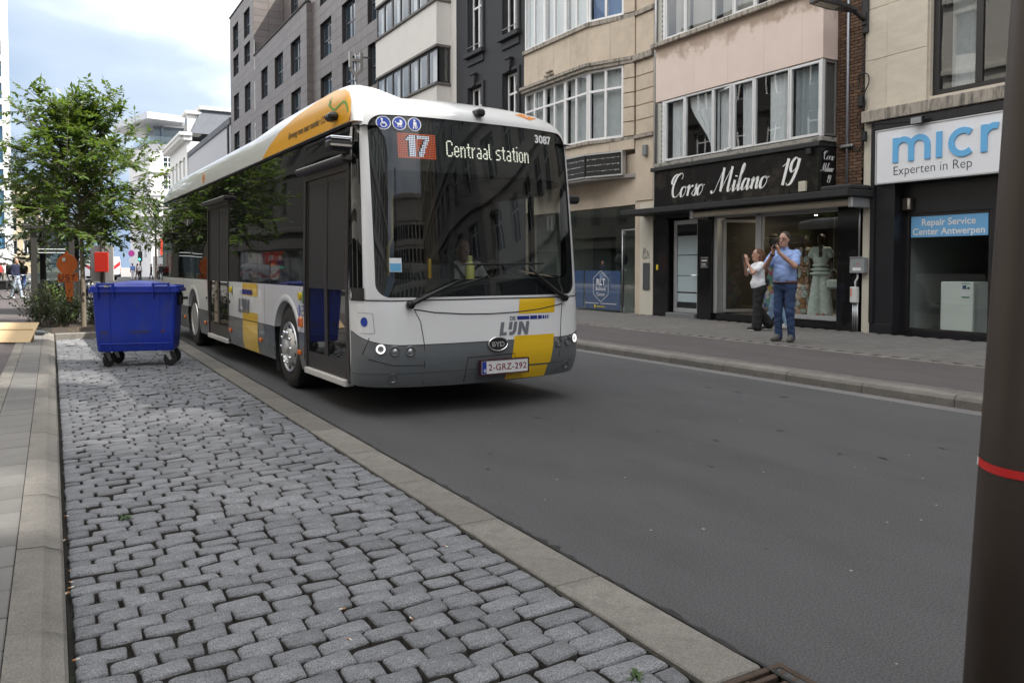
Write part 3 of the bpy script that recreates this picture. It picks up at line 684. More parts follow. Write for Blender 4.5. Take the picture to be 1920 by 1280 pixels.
# the lower window strip: seven lights; upper strip likewise
mull = [15.29, 14.56, 13.62, 13.0, 12.37, 11.42, 10.63]
def strip_windows(z0, z1, seed, room_z):
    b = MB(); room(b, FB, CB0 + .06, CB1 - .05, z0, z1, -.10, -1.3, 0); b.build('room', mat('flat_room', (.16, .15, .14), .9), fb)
    for i in range(6):
        a1, a0 = mull[i], mull[i + 1]
        w_ = window(fb, FB, a0 + .004, a1 - .004, z0 + .02, z1, .012, alum, cols=1, fw=.055 if i in (0, 3, 5) else .035, ft=.07)
    w = MB(); Fs = Fr((0, CB0, 0), (1, 0, 0), (0, -1, 0)); window(fb, Fs, BX + .07, FX - .03, z0 + .02, z1, .0, mat('bronze_alu', (.22, .21, .2), .4, .4), cols=1, fw=.05, ft=.05)
    q = MB(); FB.box(q, CB0 - .0, CB0 + .06, z0, z1 + .0, -.07, .008); FB.box(q, 15.28, 15.36, z0, z1, -.1, .0); q.build('corner_post', alum, fb)
strip_windows(4.03, 5.55, 1, 0); strip_windows(7.04, 8.74, 2, 0)
white_curt = mat('white_curtain', (.82, .83, .83), .85, var=.06, vscale=8)
curtain(fb, FB, 14.75, 15.15, 4.1, 5.5, -.16, white_curt, seed=1, gather=.0, amp=.03); curtain(fb, FB, 13.75, 14.55, 4.1, 5.5, -.17, white_curt, seed=2, gather=-.75, amp=.03)
curtain(fb, FB, 13.1, 13.55, 4.1, 5.5, -.2, white_curt, seed=7, amp=.03); curtain(fb, FB, 11.5, 12.05, 4.1, 5.5, -.16, white_curt, seed=4, amp=.04); curtain(fb, FB, 10.75, 11.35, 4.1, 5.5, -.18, mat('grey_curtain', (.4, .44, .46), .85), seed=5, amp=.04); curtain(fb, FB, 12.45, 12.8, 4.1, 5.5, -.16, white_curt, seed=9, amp=.03)
for k, (a0, a1) in enumerate(((14.6, 15.1), (13.7, 14.5), (12.5, 13.5), (10.8, 12.2))): curtain(fb, FB, a0, a1, 7.1, 8.7, -.2, mat('beige_curtain', (.42, .39, .34), .9), seed=20 + k, amp=.03)
# tilted-open sash
q = MB(); T_ = Matrix.Translation(FB.p(13.02, 4.08, .015)) @ Matrix.Rotation(R(-16), 4, 'Z')
for bx in ((-.03, .03, 0, .58), ):
    pass
q.box(-.02, .02, 0, .045, 0, 1.42, T=T_); q.box(-.02, .02, .535, .58, 0, 1.42, T=T_); q.box(-.02, .02, .046, .534, 0, .045, T=T_); q.box(-.02, .02, .046, .534, 1.375, 1.42, T=T_); q.build('open_sash', alum, fb)
# bricks of the strip right of the bay, and a sliver on the left
nb = 0; rest = MB(); bp = MB(); bp.box(-.098, .098, -.027, .027, 0, .012, b=.003)
bv = [(z, x, y) for x, y, z in bp.v]      # x depth, y along, z up
bme = MB(); bme.add([(-p[0], p[1], p[2]) for p in bv], bp.f); bmesh_ = bme.mesh('brick', brick_m)
for j in range(118):
    z = 2.95 + j * .064
    for i in range(5):
        yy = 9.94 + i * .208 + (.104 if j % 2 else 0) - .05
        ya, yb = max(yy - .098, Y0c + .002), min(yy + .098, CB0 - .003); l = (yb - ya) / .196; yy = (ya + yb) / 2
        if l < .15: continue
        if nb < 296:
            o = link('brick', bmesh_, fb); o.matrix_parent_inverse = Matrix.Translation((-FX, -13, 0)); o.location = (FX - .018, yy, z); o.scale = (1, l, 1); nb += 1
        else: rest.add([(p[0] + FX - .018, p[1] * l + yy, p[2] + z) for p in bme.v], bme.f)
    for yy in (15.60, 15.79): rest.add([(p[0] + FX - .018, p[1] * .85 + yy + (.04 if j % 2 else 0), p[2] + z) for p in bme.v], bme.f)
rest.build('brick_field', mat('brown_brick_far', (.125, .072, .045), .85, var=.25, vscale=12, bump=.5, bscale=60, island=.28), fb, False, 'stuff')
# ground floor: granite, doors, shop window
b = MB(); FW.box(b, Y0c, Y1c, 2.66, 3.35, -.4, -.02, k=0); b.build('lintel', shopblack, fb)
for a0, a1 in ((15.66, 16.20), (14.06, 14.53), (10.03, 10.52)):
    q = MB(); FW.box(q, a0, a1, .10, 2.66, -.45, .04 if a0 < 15 else .02, b=.006); q.build('granite_pier', granite, fb)
q = MB(); FW.box(q, 10.52, 14.06, .10, .30, -.5, -.06, b=.006); q.build('plinth', granite, fb)
q = MB(); FW.box(q, 10.52, 12.64, .302, .36, -.14, -.02, b=.004); q.build('shop_window_sill', alu, fb)
q = MB(); FW.box(q, 14.56, 15.62, .1, .24, -.5, .10, b=.01); q.build('doorstep', mat('bluestone', (.16, .165, .165), .7, var=.15), fb)
frost = mat('frosted_glass', (.42, .50, .53), .35, var=.05)
d_ = window(fb, FW, 14.60, 15.56, .25, 2.60, .12, alu, cols=1, fw=.11, ft=.07, pane=dark_pane); d_.name = 'entrance_door'
for z0, z1 in ((.42, .62), (.68, 1.06), (1.10, 1.58), (1.62, 2.0)):
    q = MB(); FW.box(q, 14.72, 15.44, z0 + .10, z1 + .12 if z1 < 2 else 2.2, -.149, -.1485); q.build('frosted_band', frost, d_)
q = MB(); FW.box(q, 14.62, 14.66, 1.05, 1.30, -.12, -.09); q.tube([FW.p(14.66, 1.2, -.06), FW.p(14.84, 1.2, -.06)], .012, 8); q.tube([FW.p(14.66, 1.2, -.1), FW.p(14.66, 1.2, -.06)], .012, 8); q.build('handle', chrome, d_)
q = MB(); FW.box(q, 14.535, 14.60, .25, 2.6, -.2, -.05); q.build('door_jamb', alu, fb)
q = MB(); 
for k in range(7): FW.box(q, 14.545, 14.59, .95 + k * .12, 1.05 + k * .12, -.05, -.045)
q.build('letter_boxes', mat('letterbox_grey', (.35, .36, .36), .4, .4), fb)
q = MB(); FW.box(q, 13.93, 14.05, .3, 2.62, -.3, -.03, b=.004); FW.box(q, 12.58, 12.74, .3, 2.62, -.16, -.03, b=.004); FW.box(q, 10.52, 13.93, 2.58, 2.66, -.16, -.03); q.build('shop_frame', alu, fb)
w_ = window(fb, FW, 10.53, 12.57, .365, 2.575, .06, alu, cols=1, fw=.03, ft=.05, pane=shop_glass)
# open glass door, swung inwards
Fd = Fr((FX + .2, 13.88, 0), (.93, -.36, 0), (-.36, -.93, 0)); od = window(fb, Fd, .0, .95, .32, 2.55, .0, alu, cols=1, fw=.07, ft=.04, pane=shop_glass); od.name = 'open_door'
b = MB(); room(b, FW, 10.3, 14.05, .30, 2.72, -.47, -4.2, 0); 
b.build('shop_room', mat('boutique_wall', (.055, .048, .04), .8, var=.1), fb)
q = MB(); FW.box(q, 10.55, 12.55, .31, .36, -1.3, -.15); q.build('display_floor', mat('display_floor', (.35, .33, .3), .6), fb)
for k, (a, d) in enumerate(((13.4, -1.6), (12.3, -1.5), (13.0, -2.4), (11.2, -.9), (11.9, -2.6))):
    sp = thing('spot_lamp', 'small round ceiling spot lamp in the fashion shop, ' + ('above the open door', 'over the mannequins in the back', 'deep behind the open door', 'nearest the shop window glass', 'farthest at the back of shop')[k], 'lamp', FW.p(a, 2.70, d), world=True)
    q = MB(); q.lathe([(.05, 2.70), (.05, 2.685), (.035, 2.68)], FW.p(a, 0, d)[:2] + (0,), 'z', 12); q.build('ring', white_paint, sp)
    q = MB(); q.lathe([(.033, 2.678), (.0, 2.676)], FW.p(a, 0, d)[:2] + (0,), 'z', 10); q.build('bulb', mat('spot_glow', (.9, .7, .4), .5, emit=(1, .84, .62), estr=300), sp)
# canopy, awning cassette
cn = MB(); face_r(13.8).box(cn, 9.72, 16.62, 2.76, 2.89, -.02, .80, b=.01); FW.box(cn, 9.8, 10.5, 2.892, 3.0, -.02, .62, b=.03); cn.build('canopy', mat('black_felt', (.02, .02, .021), .8, var=.3, bump=.4), fb)
aw = thing('awning', 'rolled-up cream awning cassette under the black canopy of fashion shop', 'awning', FW.p(12, 2.6, .4), world=True)
q = MB(); q.tube([FW.p(9.9, 2.66, .46), FW.p(14.16, 2.66, .46)], .075, 12); q.build('roll', mat('awning_cream', (.56, .51, .43), .6, var=.06), aw, 40)
for a in (9.80, 14.16):
    q = MB(); FW.box(q, a, a + .10, 2.56, 2.755, .02, .56, b=.01); q.build('end_cap', alu, aw)
# sign with script lettering
sgn = thing('fashion_sign', 'black fascia sign with white script lettering over fashion shop', 'sign', FB.p(13, 2.9, 0), world=True)
q = MB(); FB.box(q, 10.66, 15.66, 2.90, 3.82, -.40, -.004, b=.006); q.build('board', mat('fascia_black', (.013, .012, .012), .22, var=.3, vscale=3, col2=(.035, .03, .026), c2scale=1.5), sgn)
q = MB(); FB.box(q, 10.60, 15.75, 3.83, 3.925, -.46, .06, b=.01); q.build('cornice', mat('cornice_black', (.022, .022, .022), .7, var=.3, bump=.3), sgn)
GL = {
 'C': ([[(.66, .74), (.70, .90), (.58, 1.0), (.36, .92), (.2, .62), (.18, .28), (.32, .03), (.54, .02), (.7, .18)], [(.50, .93), (.30, .98), (.10, .88), (.02, .68), (.10, .58), (.22, .64)]], .72),
 'M': ([[(-.10, .10), (-.02, .0), (.1, .06), (.22, .4), (.40, .98)], [(.40, .98), (.43, .5), (.46, .02)], [(.46, .02), (.64, .5), (.86, .98)], [(.86, .98), (.86, .5), (.86, .1), (.94, .0), (1.04, .12)]], 1.06),
 'o': ([[(.24, .42), (.10, .36), (.05, .18), (.12, .0), (.25, .02), (.35, .2), (.32, .38), (.24, .42), (.34, .36), (.44, .40)]], .42),
 'r': ([[(0, .34), (.08, .44), (.12, .38), (.12, .2), (.12, 0)], [(.12, .08), (.2, .3), (.30, .42), (.36, .36)]], .36),
 's': ([[(0, .06), (.14, .26), (.2, .46), (.22, .34), (.28, .16), (.22, .0), (.10, .0), (.04, .09)]], .32),
 'i': ([[(0, .16), (.1, .42)], [(.1, .42), (.1, .2), (.12, .02), (.18, 0), (.27, .14)], [(.13, .60), (.135, .55)]], .26),
 'l': ([[(0, .16), (.14, .5), (.24, .9), (.2, 1.02), (.13, .9), (.11, .5), (.11, .1), (.17, .0), (.27, .14)]], .26),
 'a': ([[(.30, .38), (.16, .42), (.06, .24), (.08, .03), (.18, .02), (.30, .24), (.34, .42)], [(.34, .42), (.33, .2), (.35, .02), (.41, 0), (.49, .14)]], .47),
 'n': ([[(0, .32), (.08, .43), (.1, .36), (.1, .2), (.1, 0)], [(.1, .05), (.2, .32), (.3, .43), (.35, .36)], [(.35, .36), (.34, .2), (.35, .04), (.41, 0), (.5, .14)]], .48),
 '1': ([[(.02, .72), (.16, .82), (.24, 1.0)], [(.24, 1.0), (.24, .5), (.24, 0)]], .36),
 '9': ([[(.40, .84), (.26, 1.0), (.10, .84), (.10, .58), (.22, .48), (.38, .66), (.42, .92)], [(.42, .95), (.40, .5), (.28, .08), (.12, -.02), (.03, .08)]], .5), ' ': ([], .30)}
def script(fl, txt, x, y, h, sx=1., w=.09, shear=.30):
    for ch in txt:
        st, ad_ = GL[ch]
        for s_ in st: fl.stroke([(x + (p[0] * sx + p[1] * shear) * h, y + p[1] * h) for p in s_], w * h * 1.25, True, (math.pi / 2, .22, True), 7)
        x += ad_ * sx * h
    return x
a_ = Flat(); x = script(a_, 'Corso', 0, 0, .56, .94, .105); x = script(a_, 'Milano', 1.50, 0, .56, .98, .105); x = script(a_, '19', 3.42, 0, .54, .98, .11)
a_.build('letters', mat('script_white', (.8, .8, .78), .5), plane_map(FB.p(15.10, 3.13, -.004), (0, -1, 0), (-1, 0, 0)), sgn, lift=.004, step=.00008)
q = MB(); FW.box(q, 10.60, 10.655, 2.90, 3.82, .0, .466, b=.004); q.build('side_board', granite, sgn)
a_ = Flat(); script(a_, 'Corso', .05, .62, .17, .9, .10); script(a_, 'Milano', .0, .38, .17, .74, .10); script(a_, '19', .16, .16, .15, .9, .11)
a_.build('letters', MATS['script_white'], plane_map((BX + .005, 10.60, 2.95), (1, 0, 0), (0, -1, 0)), sgn, lift=.004, step=.00008)
q = MB(); FB.box(q, 10.92, 11.10, 2.95, 3.16, -.004, .06, b=.008); q.build('alarm_box', mat('alarm_beige', (.5, .47, .38), .5, var=.1), sgn)
q = MB(); FB.box(q, 10.78, 10.9, 3.68, 3.80, -.0, .10, b=.01); q.build('floodlight', black, sgn)
# plaque and stickers
pq = thing('door_plaque', 'small dark plaque with pale print on the granite pier beside the shop door', 'sign', FW.p(14.2, 1.4, .04), world=True)
q = MB(); FW.box(q, 14.13, 14.42, 1.38, 1.66, .04, .05); q.build('plate', mat('plaque_dark', (.03, .025, .022), .3), pq)
a_ = Flat(); a_.rect(.02, .02, .27, .026); a_.rect(.02, .254, .27, .26); a_.rect(.05, .17, .24, .2); a_.rect(.05, .1, .2, .115); a_.rect(.05, .06, .22, .075); a_.build('print', txt_white, plane_map(FW.p(14.42, 1.38, .05), (0, -1, 0), (-1, 0, 0)), pq)
ys = MB(); FW.box(ys, 16.0, 16.08, 1.33, 1.47, .021, .026); tag(ys.build('yellow_sticker', mat('sticker_yellow', (.65, .5, .03), .5)), 'small yellow sticker on the granite pier left of the entrance door', 'sticker')
dp = MB(); dp.tube([FW.p(10.30, 3.06, .06), FW.p(10.33, 7.5, .06)], .028, 8)
tag(dp.build('downpipe', mat('zinc', (.33, .35, .39), .45, .5), None, True), 'thin grey downpipe on the brown brick strip', 'pipe')

# ---------------------------------------------------------------- beige bay-window building
bb = thing('bay_window_building', 'beige stone building with white framed bay windows and an empty black sign box', 'building', (FX, 19, 0), world=True)
Y0b, Y1b = 16.22, 22.80; B0, B1 = 18.48, 21.95; QX = 13.25
Ff = face_r(QX); e0 = Vector((QX, B0, 0)); e1 = Vector((FX - .03, 17.0, 0)); dA = (e1 - e0); LA = dA.length
Fa = Fr(e0, dA, Vector((-abs(dA.y), -abs(dA.x), 0)))   # slanting side of the bay, a from the corner towards the wall
e2 = Vector((QX, B1, 0)); e3 = Vector((FX - .03, 22.62, 0)); dB = e3 - e2; LB = dB.length; Fc = Fr(e2, dB, Vector((-abs(dB.y), abs(dB.x), 0)))
beige = mat('beige_stone', (.56, .47, .37), .8, var=.10, vscale=3, bump=.12, col2=(.43, .35, .27), c2scale=1.3, c2lo=.5, c2hi=.75, objvar=.03)
b = MB(); wall(b, FW, Y0b, 17.02, .1, 21.5, (), d=-.03); wall(b, FW, 22.6, Y1b, 3.2, 21.5, (), d=-.03); wall(b, FW, 17.02, 22.6, 3.12, 4.5, (), d=-.03); bodyback(b, FX + .03, Y0b, Y1b, 21.5)
for fr, L_ in ((Ff, None), (Fa, LA), (Fc, LB)): pass
b.build('wall', beige, bb)
def ledge(name, z0, z1, out, m):
    pts = [(FX, 17.0 - out * .6), (QX - out, B0 - out * .35), (QX - out, B1 + out * .35), (FX, 22.62 + out * .6)]
    q = MB(); pl = pts + [(FX, 20)]
    q.poly(pts, lambda x, y, d: (x, y, z1 + d), th=z1 - z0); return q.build(name, m, bb)
def band(z0, z1, seams, m, nm):
    for fr, L0, L1, cuts in ((Ff, B0, B1, [B0 + .85, B0 + 1.75, B0 + 2.6]), (Fa, 0, LA, [LA * .49]), (Fc, 0, LB, [])):
        A = [L0] + cuts + [L1]
        for i in range(len(A) - 1):
            q = MB(); fr.box(q, A[i] + .004, A[i + 1] - .004, z0, z1, -.2, 0., b=.004); q.build(nm, m, bb)
band(7.14, 8.18, 1, beige, 'stone_panel'); band(4.62, 4.88, 1, beige, 'stone_panel'); band(10.4, 11.6, 1, beige, 'stone_panel'); band(13.8, 15, 1, beige, 'stone_panel')
ledge('ledge', 8.18, 8.30, .06, stone2); ledge('cornice', 6.96, 7.05, .10, stone2); ledge('cornice', 7.052, 7.138, .15, stone2); ledge('ledge', 4.88, 4.97, .06, stone2); ledge('soffit', 3.86, 3.96, .05, mat('soffit_grey', (.3, .28, .26), .8)); ledge('cornice', 11.6, 11.75, .1, stone2); ledge('ledge', 10.3, 10.4, .1, stone2)
upvc = mat('white_upvc', (.80, .79, .78), .45, var=.04)
b = MB()
for z0, z1 in ((4.97, 6.96), (8.3, 10.3), (11.75, 13.8)):
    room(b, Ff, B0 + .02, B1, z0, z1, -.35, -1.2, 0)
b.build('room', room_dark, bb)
net2 = mat('voile', (.66, .68, .67), .9, var=.1); bluec = mat('blue_curtain', (.20, .28, .46), .9)
for z0, z1, rows, cm in ((4.98, 6.95, (.70,), net2), (8.31, 10.29, (), net2), (11.76, 13.78, (), net2)):
    for k in range(3):
        a0 = B0 + .02 + k * 1.15; window(bb, Ff, a0, a0 + 1.145, z0, z1, .03, upvc, cols=2, rows=rows, fw=.06, ft=.08)
        curtain(bb, Ff, a0 + .08, a0 + 1.08, z0 + .05, z1, -.2, cm, seed=k, amp=.012, n=40)
    window(bb, Fa, .02, LA - .38, z0, z1, .03, upvc, cols=2, rows=rows, fw=.065, ft=.08)
    curtain(bb, Fa, .08, LA - .46, z0 + .05, z1, -.2, bluec if z0 > 8 and z0 < 9 else net2, seed=9, amp=.015, n=40)
    window(bb, Fc, .02, LB - .06, z0, z1, .03, upvc, cols=1, rows=rows, fw=.065, ft=.08)
    # quoin strip beside the slanting window, grooved in courses
    n = 5; hgt = (z1 - z0) / n
    for j in range(n):
        q = MB(); Fa.box(q, LA - .36, LA - .02, z0 + j * hgt + .012, z0 + (j + 1) * hgt - .012, -.3, .0, b=.008); q.build('quoin_block', beige, bb)
        q = MB(); FW.box(q, 16.26, 16.98, z0 + j * hgt + .012, z0 + (j + 1) * hgt - .012, -.1, .0, b=.008); q.build('quoin_block', beige, bb)
q = MB(); FW.box(q, 16.24, 17.02, 6.96, 7.13, -.1, .10, b=.01); FW.box(q, 16.24, 17.02, 8.18, 8.3, -.1, .06, b=.01); FW.box(q, 16.24, 17.02, 4.88, 4.97, -.1, .06, b=.01); q.build('cornice', stone2, bb)
q = MB(); FW.box(q, 16.26, 17.0, 7.14, 8.17, -.1, 0, b=.006); q.build('stone_panel', beige, bb); q = MB(); FW.box(q, 16.26, 17.0, 3.2, 4.87, -.1, 0, b=.006); q.build('stone_panel', beige, bb)
q = MB(); Ff.box(q, 20.2, 20.65, 7.22, 7.26, 0, .07); Ff.box(q, 20.25, 20.6, 7.34, 7.37, 0, .06); q.build('bracket', stone2, bb)
# black sign box with bare light string on the bay
sb = thing('sign_box', 'empty black sign box with bare light strings below the beige bay', 'sign', (QX, 19.5, 4.0), world=True)
for fr, a0, a1 in ((Ff, B0 + .02, B1), (Fa, .0, LA - .36)):
    q = MB(); fr.box(q, a0, a1, 3.97, 4.56, -.1, .06); q.build('panel', mat('sign_black', (.014, .014, .014), .5), sb)
    q = MB(); fr.box(q, a0, a1, 4.561, 4.60, -.1, .09); fr.box(q, a0, a1, 3.93, 3.969, -.1, .09)
    if fr is Fa: fr.box(q, a1, a1 + .03, 3.93, 4.60, -.1, .09)
    q.build('rim', alu, sb)
    rr_ = random.Random(5)
    q = MB()
    for z in (4.1, 4.27, 4.44):
        a = a0 + .05
        while a < a1 - .1: fr.box(q, a, a + .05, z - .008 + rr_.uniform(-.01, .01), z + .006, .06, .072); a += .085
    q.build('light_string', mat('string_white', (.6, .6, .58), .5), sb, kind='stuff')
lampb = MB(); FW.box(lampb, 16.45, 16.6, 4.38, 4.66, .0, .1, b=.01); tag(lampb.build('wall_light', mat('lamp_grey', (.2, .22, .22), .4)), 'small grey wall light on the beige pier beside the empty sign box', 'light')
# ground floor glass front
b = MB(); FW.box(b, 16.24, 16.78, .10, 3.12, -.3, -.0); b.build('pier', cream, bb)
q = MB(); FW.box(q, 16.36, 16.62, .80, 1.52, .0, .03, b=.006); q.build('intercom_plate', mat('plate_grey', (.10, .105, .11), .4, .3), bb)
a_ = Flat(); rr_ = random.Random(8)
for k in range(5): a_.stroke([(rr_.uniform(0, .3), rr_.uniform(0, .35)) for _ in range(5)], .012)
a_.build('graffiti', mat('graffiti_grey', (.16, .16, .15), .7), plane_map(FW.p(16.66, 1.58, .0), (0, -1, 0), (-1, 0, 0)), bb, step=.00005)
b = MB(); room(b, FW, 16.8, 22.5, .10, 3.12, -.25, -3.5, 0); b.build('shop_room', mat('office_room', (.48, .48, .45), .8), bb)
for a0, a1, z0, z1 in ((16.83, 17.70, .14, 2.44), (16.83, 17.70, 2.46, 3.1), (17.72, 19.62, .14, 3.1), (19.64, 22.3, .14, 3.1)):
    q = MB(); FW.box(q, a0, a1, z0, z1, -.17, -.16); q.build('glass_panel', shop_glass, bb)
q = MB(); q.tube([FW.p(16.8, 2.44, -.14), FW.p(17.72, 2.44, -.14)], .02, 8); q.tube([FW.p(17.71, .1, -.14), FW.p(17.71, 2.46, -.14)], .018, 8); q.build('door_rail', steel, bb, True)
q = MB(); FW.box(q, 17.60, 17.66, 2.32, 2.46, -.16, -.12); FW.box(q, 17.56, 17.66, .10, .28, -.16, -.12); FW.box(q, 17.5, 17.54, 1.3, 1.36, -.16, -.1); q.build('hinge', steel, bb)
for a, z0, w, c in ((18.4, .1, .8, (.28, .27, .24)), (20.0, .1, .5, (.3, .32, .3)), (21.2, .1, 1.0, (.08, .09, .08))):
    q = MB(); FW.box(q, a, a + w, z0, 2.4, -2.6, -2.4); q.build('inner_wall', mat('inner%d' % int(a), c, .8), bb)
ch = thing('office_chair', 'black office chair with bent metal legs behind the glass door', 'chair', FW.p(17.2, .11, -1.0), .4)
q = MB(); q.box(-.24, .24, -.24, .24, .42, .48, b=.02); q.build('seat', black, ch); q = MB(); q.box(-.24, .24, .22, .27, .55, .95, b=.02); q.build('backrest', black, ch)
q = MB()
for s_ in (-.25, .25): q.tube([(s_, .25, .9), (s_, .25, .45), (s_, -.25, .45), (s_, -.2, .02), (s_, .25, .02)], .014, 6)
q.build('legs', dark_metal, ch)
bagp = MB(); bagp.lathe([(.0, .0), (.16, .03), (.2, .2), (.12, .34), (.0, .36)], FW.p(18.15, 1.45, -.45), 'z', 14); bagp.tube([Vector(FW.p(18.32, 1.75, -.45)), Vector(FW.p(18.15, 2.1, -.45)), Vector(FW.p(17.98, 1.75, -.45))], .008, 5)
tag(bagp.build('hanging_lamp', mat('dark_cloth', (.03, .03, .03), .8), None, True), 'dark teardrop lamp hanging behind the glass office front', 'lamp')
ps = thing('window_poster', 'blue window poster with a white hexagon logo behind the glass front', 'poster', FW.p(18.6, .2, -.2), world=True)
for a0, a1, nm in ((17.86, 19.58, 'sheet'), (19.66, 20.6, 'sheet')):
    q = MB(); FW.box(q, a0, a1, .16, 1.30, -.19, -.182); q.build(nm, mat('poster_blue', (.10, .17, .42), .5, var=.05), ps)
a_ = Flat(); a_.text('RLT', 0, .72, .26, 'CENTER', off=.004); a_.text('Business', 0, .56, .145, 'CENTER'); a_.text('Center', 0, .40, .145, 'CENTER')
hx = [(.42 * math.sin(i * math.pi / 3), .68 + .46 * math.cos(i * math.pi / 3)) for i in range(7)]
for i in range(6): a_.stroke([hx[i], hx[i + 1]], .012, False)
a_.rect(-.8, .17, -.1, .185); a_.rect(.0, .17, .75, .185)
a_.build('print', txt_white, plane_map(FW.p(18.75, .16, -.158), (0, -1, 0), (-1, 0, 0)), ps)
a_ = Flat(); a_.ell(-.28, .09, .05); a_.rect(-.2, .07, .2, .1); a_.build('print', mat('print_yellow', (.6, .45, .04), .5), plane_map(FW.p(18.75, .16, -.158), (0, -1, 0), (-1, 0, 0)), ps)
pipe('downpipe', 'grey downpipe between the beige and the brick building', [FW.p(16.10, .15, .07), FW.p(16.10, 2.7, .07)] if False else [FW.p(16.08, 2.95, .07), FW.p(16.08, 12, .07)], .035, steel)
q = MB(); FW.box(q, 15.88, 16.20, 2.9, 21, -.02, .03); q.build('pilaster', mat('pilaster_white', (.55, .54, .5), .8, var=.05), fb)

# ---------------------------------------------------------------- black stucco building
kb = thing('black_stucco_building', 'black stucco townhouse with white framed windows and keystones', 'building', (FX, 25, 0), world=True)
soot = mat('black_stucco', (.028, .029, .033), .75, var=.15, vscale=3, bump=.15)
Y0k, Y1k = 22.82, 28.0; ho = []
for a0, a1 in ((23.28, 24.24), (25.84, 26.90)):
    for z0, z1 in ((5.95, 8.12), (9.42, 11.9), (13.0, 15.4)): ho.append((a0, a1, z0, z1))
b = MB(); wall(b, FW, Y0k, Y1k, -.1, 20, ho, .30, d=-.02); bodyback(b, FX + .02, Y0k, Y1k, 20)
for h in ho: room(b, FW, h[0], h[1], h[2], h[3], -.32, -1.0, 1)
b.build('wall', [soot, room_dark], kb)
for h in ho:
    w_ = window(kb, FW, h[0] + .02, h[1] - .02, h[2] + .02, h[3] - .02, .16, upvc, cols=2, rows=(.68,), fw=.065, ft=.06, panes=False)
    q = MB(); FW.box(q, h[0] - .22, h[1] + .22, h[2] - .16, h[2], -.02, .16, b=.012); q.build('sill', soot, kb)
    q = MB(); FW.box(q, h[0] - .12, h[1] + .12, h[2] - .46, h[2] - .22, -.02, .04, b=.02); q.build('apron', soot, kb)
    q = MB(); FW.box(q, h[0] - .17, h[0] - .03, h[2] + .0, h[3] + .12, -.02, .05, b=.012); FW.box(q, h[1] + .03, h[1] + .17, h[2], h[3] + .12, -.02, .05, b=.012); FW.box(q, h[0] - .03, h[1] + .03, h[3] + .01, h[3] + .12, -.02, .05, b=.012); q.build('surround', soot, kb)
    q = MB(); c = (h[0] + h[1]) / 2; q.poly([(c - .09, h[3] + .02), (c + .09, h[3] + .02), (c + .15, h[3] + .42), (c - .15, h[3] + .42)], lambda x, y, d: FW.p(x, y, .12 + d), th=.14); FW.box(q, c - .19, c + .19, h[3] + .421, h[3] + .48, -.02, .16, b=.01); q.build('keystone', soot, kb)
    if h[2] > 9: q = MB(); q.tube([FW.p(h[0], h[2] + .22, .05), FW.p(h[1], h[2] + .22, .05)], .018, 6); q.build('rail', steel, kb, True)

# ---------------------------------------------------------------- white rendered building with ribbon bays
wb = thing('white_rendered_building', 'off-white rendered building with projecting bands of dark framed ribbon windows', 'building', (FX, 32, 0), world=True)
Y0w, Y1w = 28.02, 36.45; WX = 13.2; Fw = face_r(WX); V0, V1 = 28.52, 35.2
rend = mat('offwhite_render', (.64, .61, .57), .8, var=.04, vscale=2, bump=.08)
b = MB(); wall(b, FW, Y0w, Y1w, -.1, 21.5, (), d=-.02); bodyback(b, FX + .02, Y0w, Y1w, 21.5); b.build('wall', rend, wb)
for z in (6.9, 10.15, 13.4, 16.6):
    q = MB(); Fw.box(q, V0, V1, z, z + 1.66, -.62, 0, b=.008); q.build('spandrel', rend, wb)
    q = MB(); Fw.box(q, V0 - .06, V1 + .06, z + 1.66, z + 1.76, -.62, .08, b=.008); Fw.box(q, V0 - .02, V1 + .02, z - .10, z, -.62, .03, b=.008); q.build('sill', mat('dark_sill', (.13, .12, .11), .7, var=.2), wb)
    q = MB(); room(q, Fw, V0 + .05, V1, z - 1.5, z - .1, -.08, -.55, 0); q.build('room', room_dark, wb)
    n = 7; w = (V1 - V0) / n
    for i in range(n):
        window(wb, Fw, V0 + i * w, V0 + (i + 1) * w - .004, z - 1.49, z - .1, .06, black_frame, cols=1, fw=.07, ft=.06)
        if i % 2 == 0: curtain(wb, Fw, V0 + i * w + .1, V0 + (i + 1) * w - .1, z - 1.45, z - .15, -.25, seed=i, amp=.02)
    Fs = Fr((0, V0, 0), (1, 0, 0), (0, -1, 0)); window(wb, Fs, WX + .06, FX - .03, z - 1.49, z - .1, .0, black_frame, cols=1, fw=.07, ft=.05)

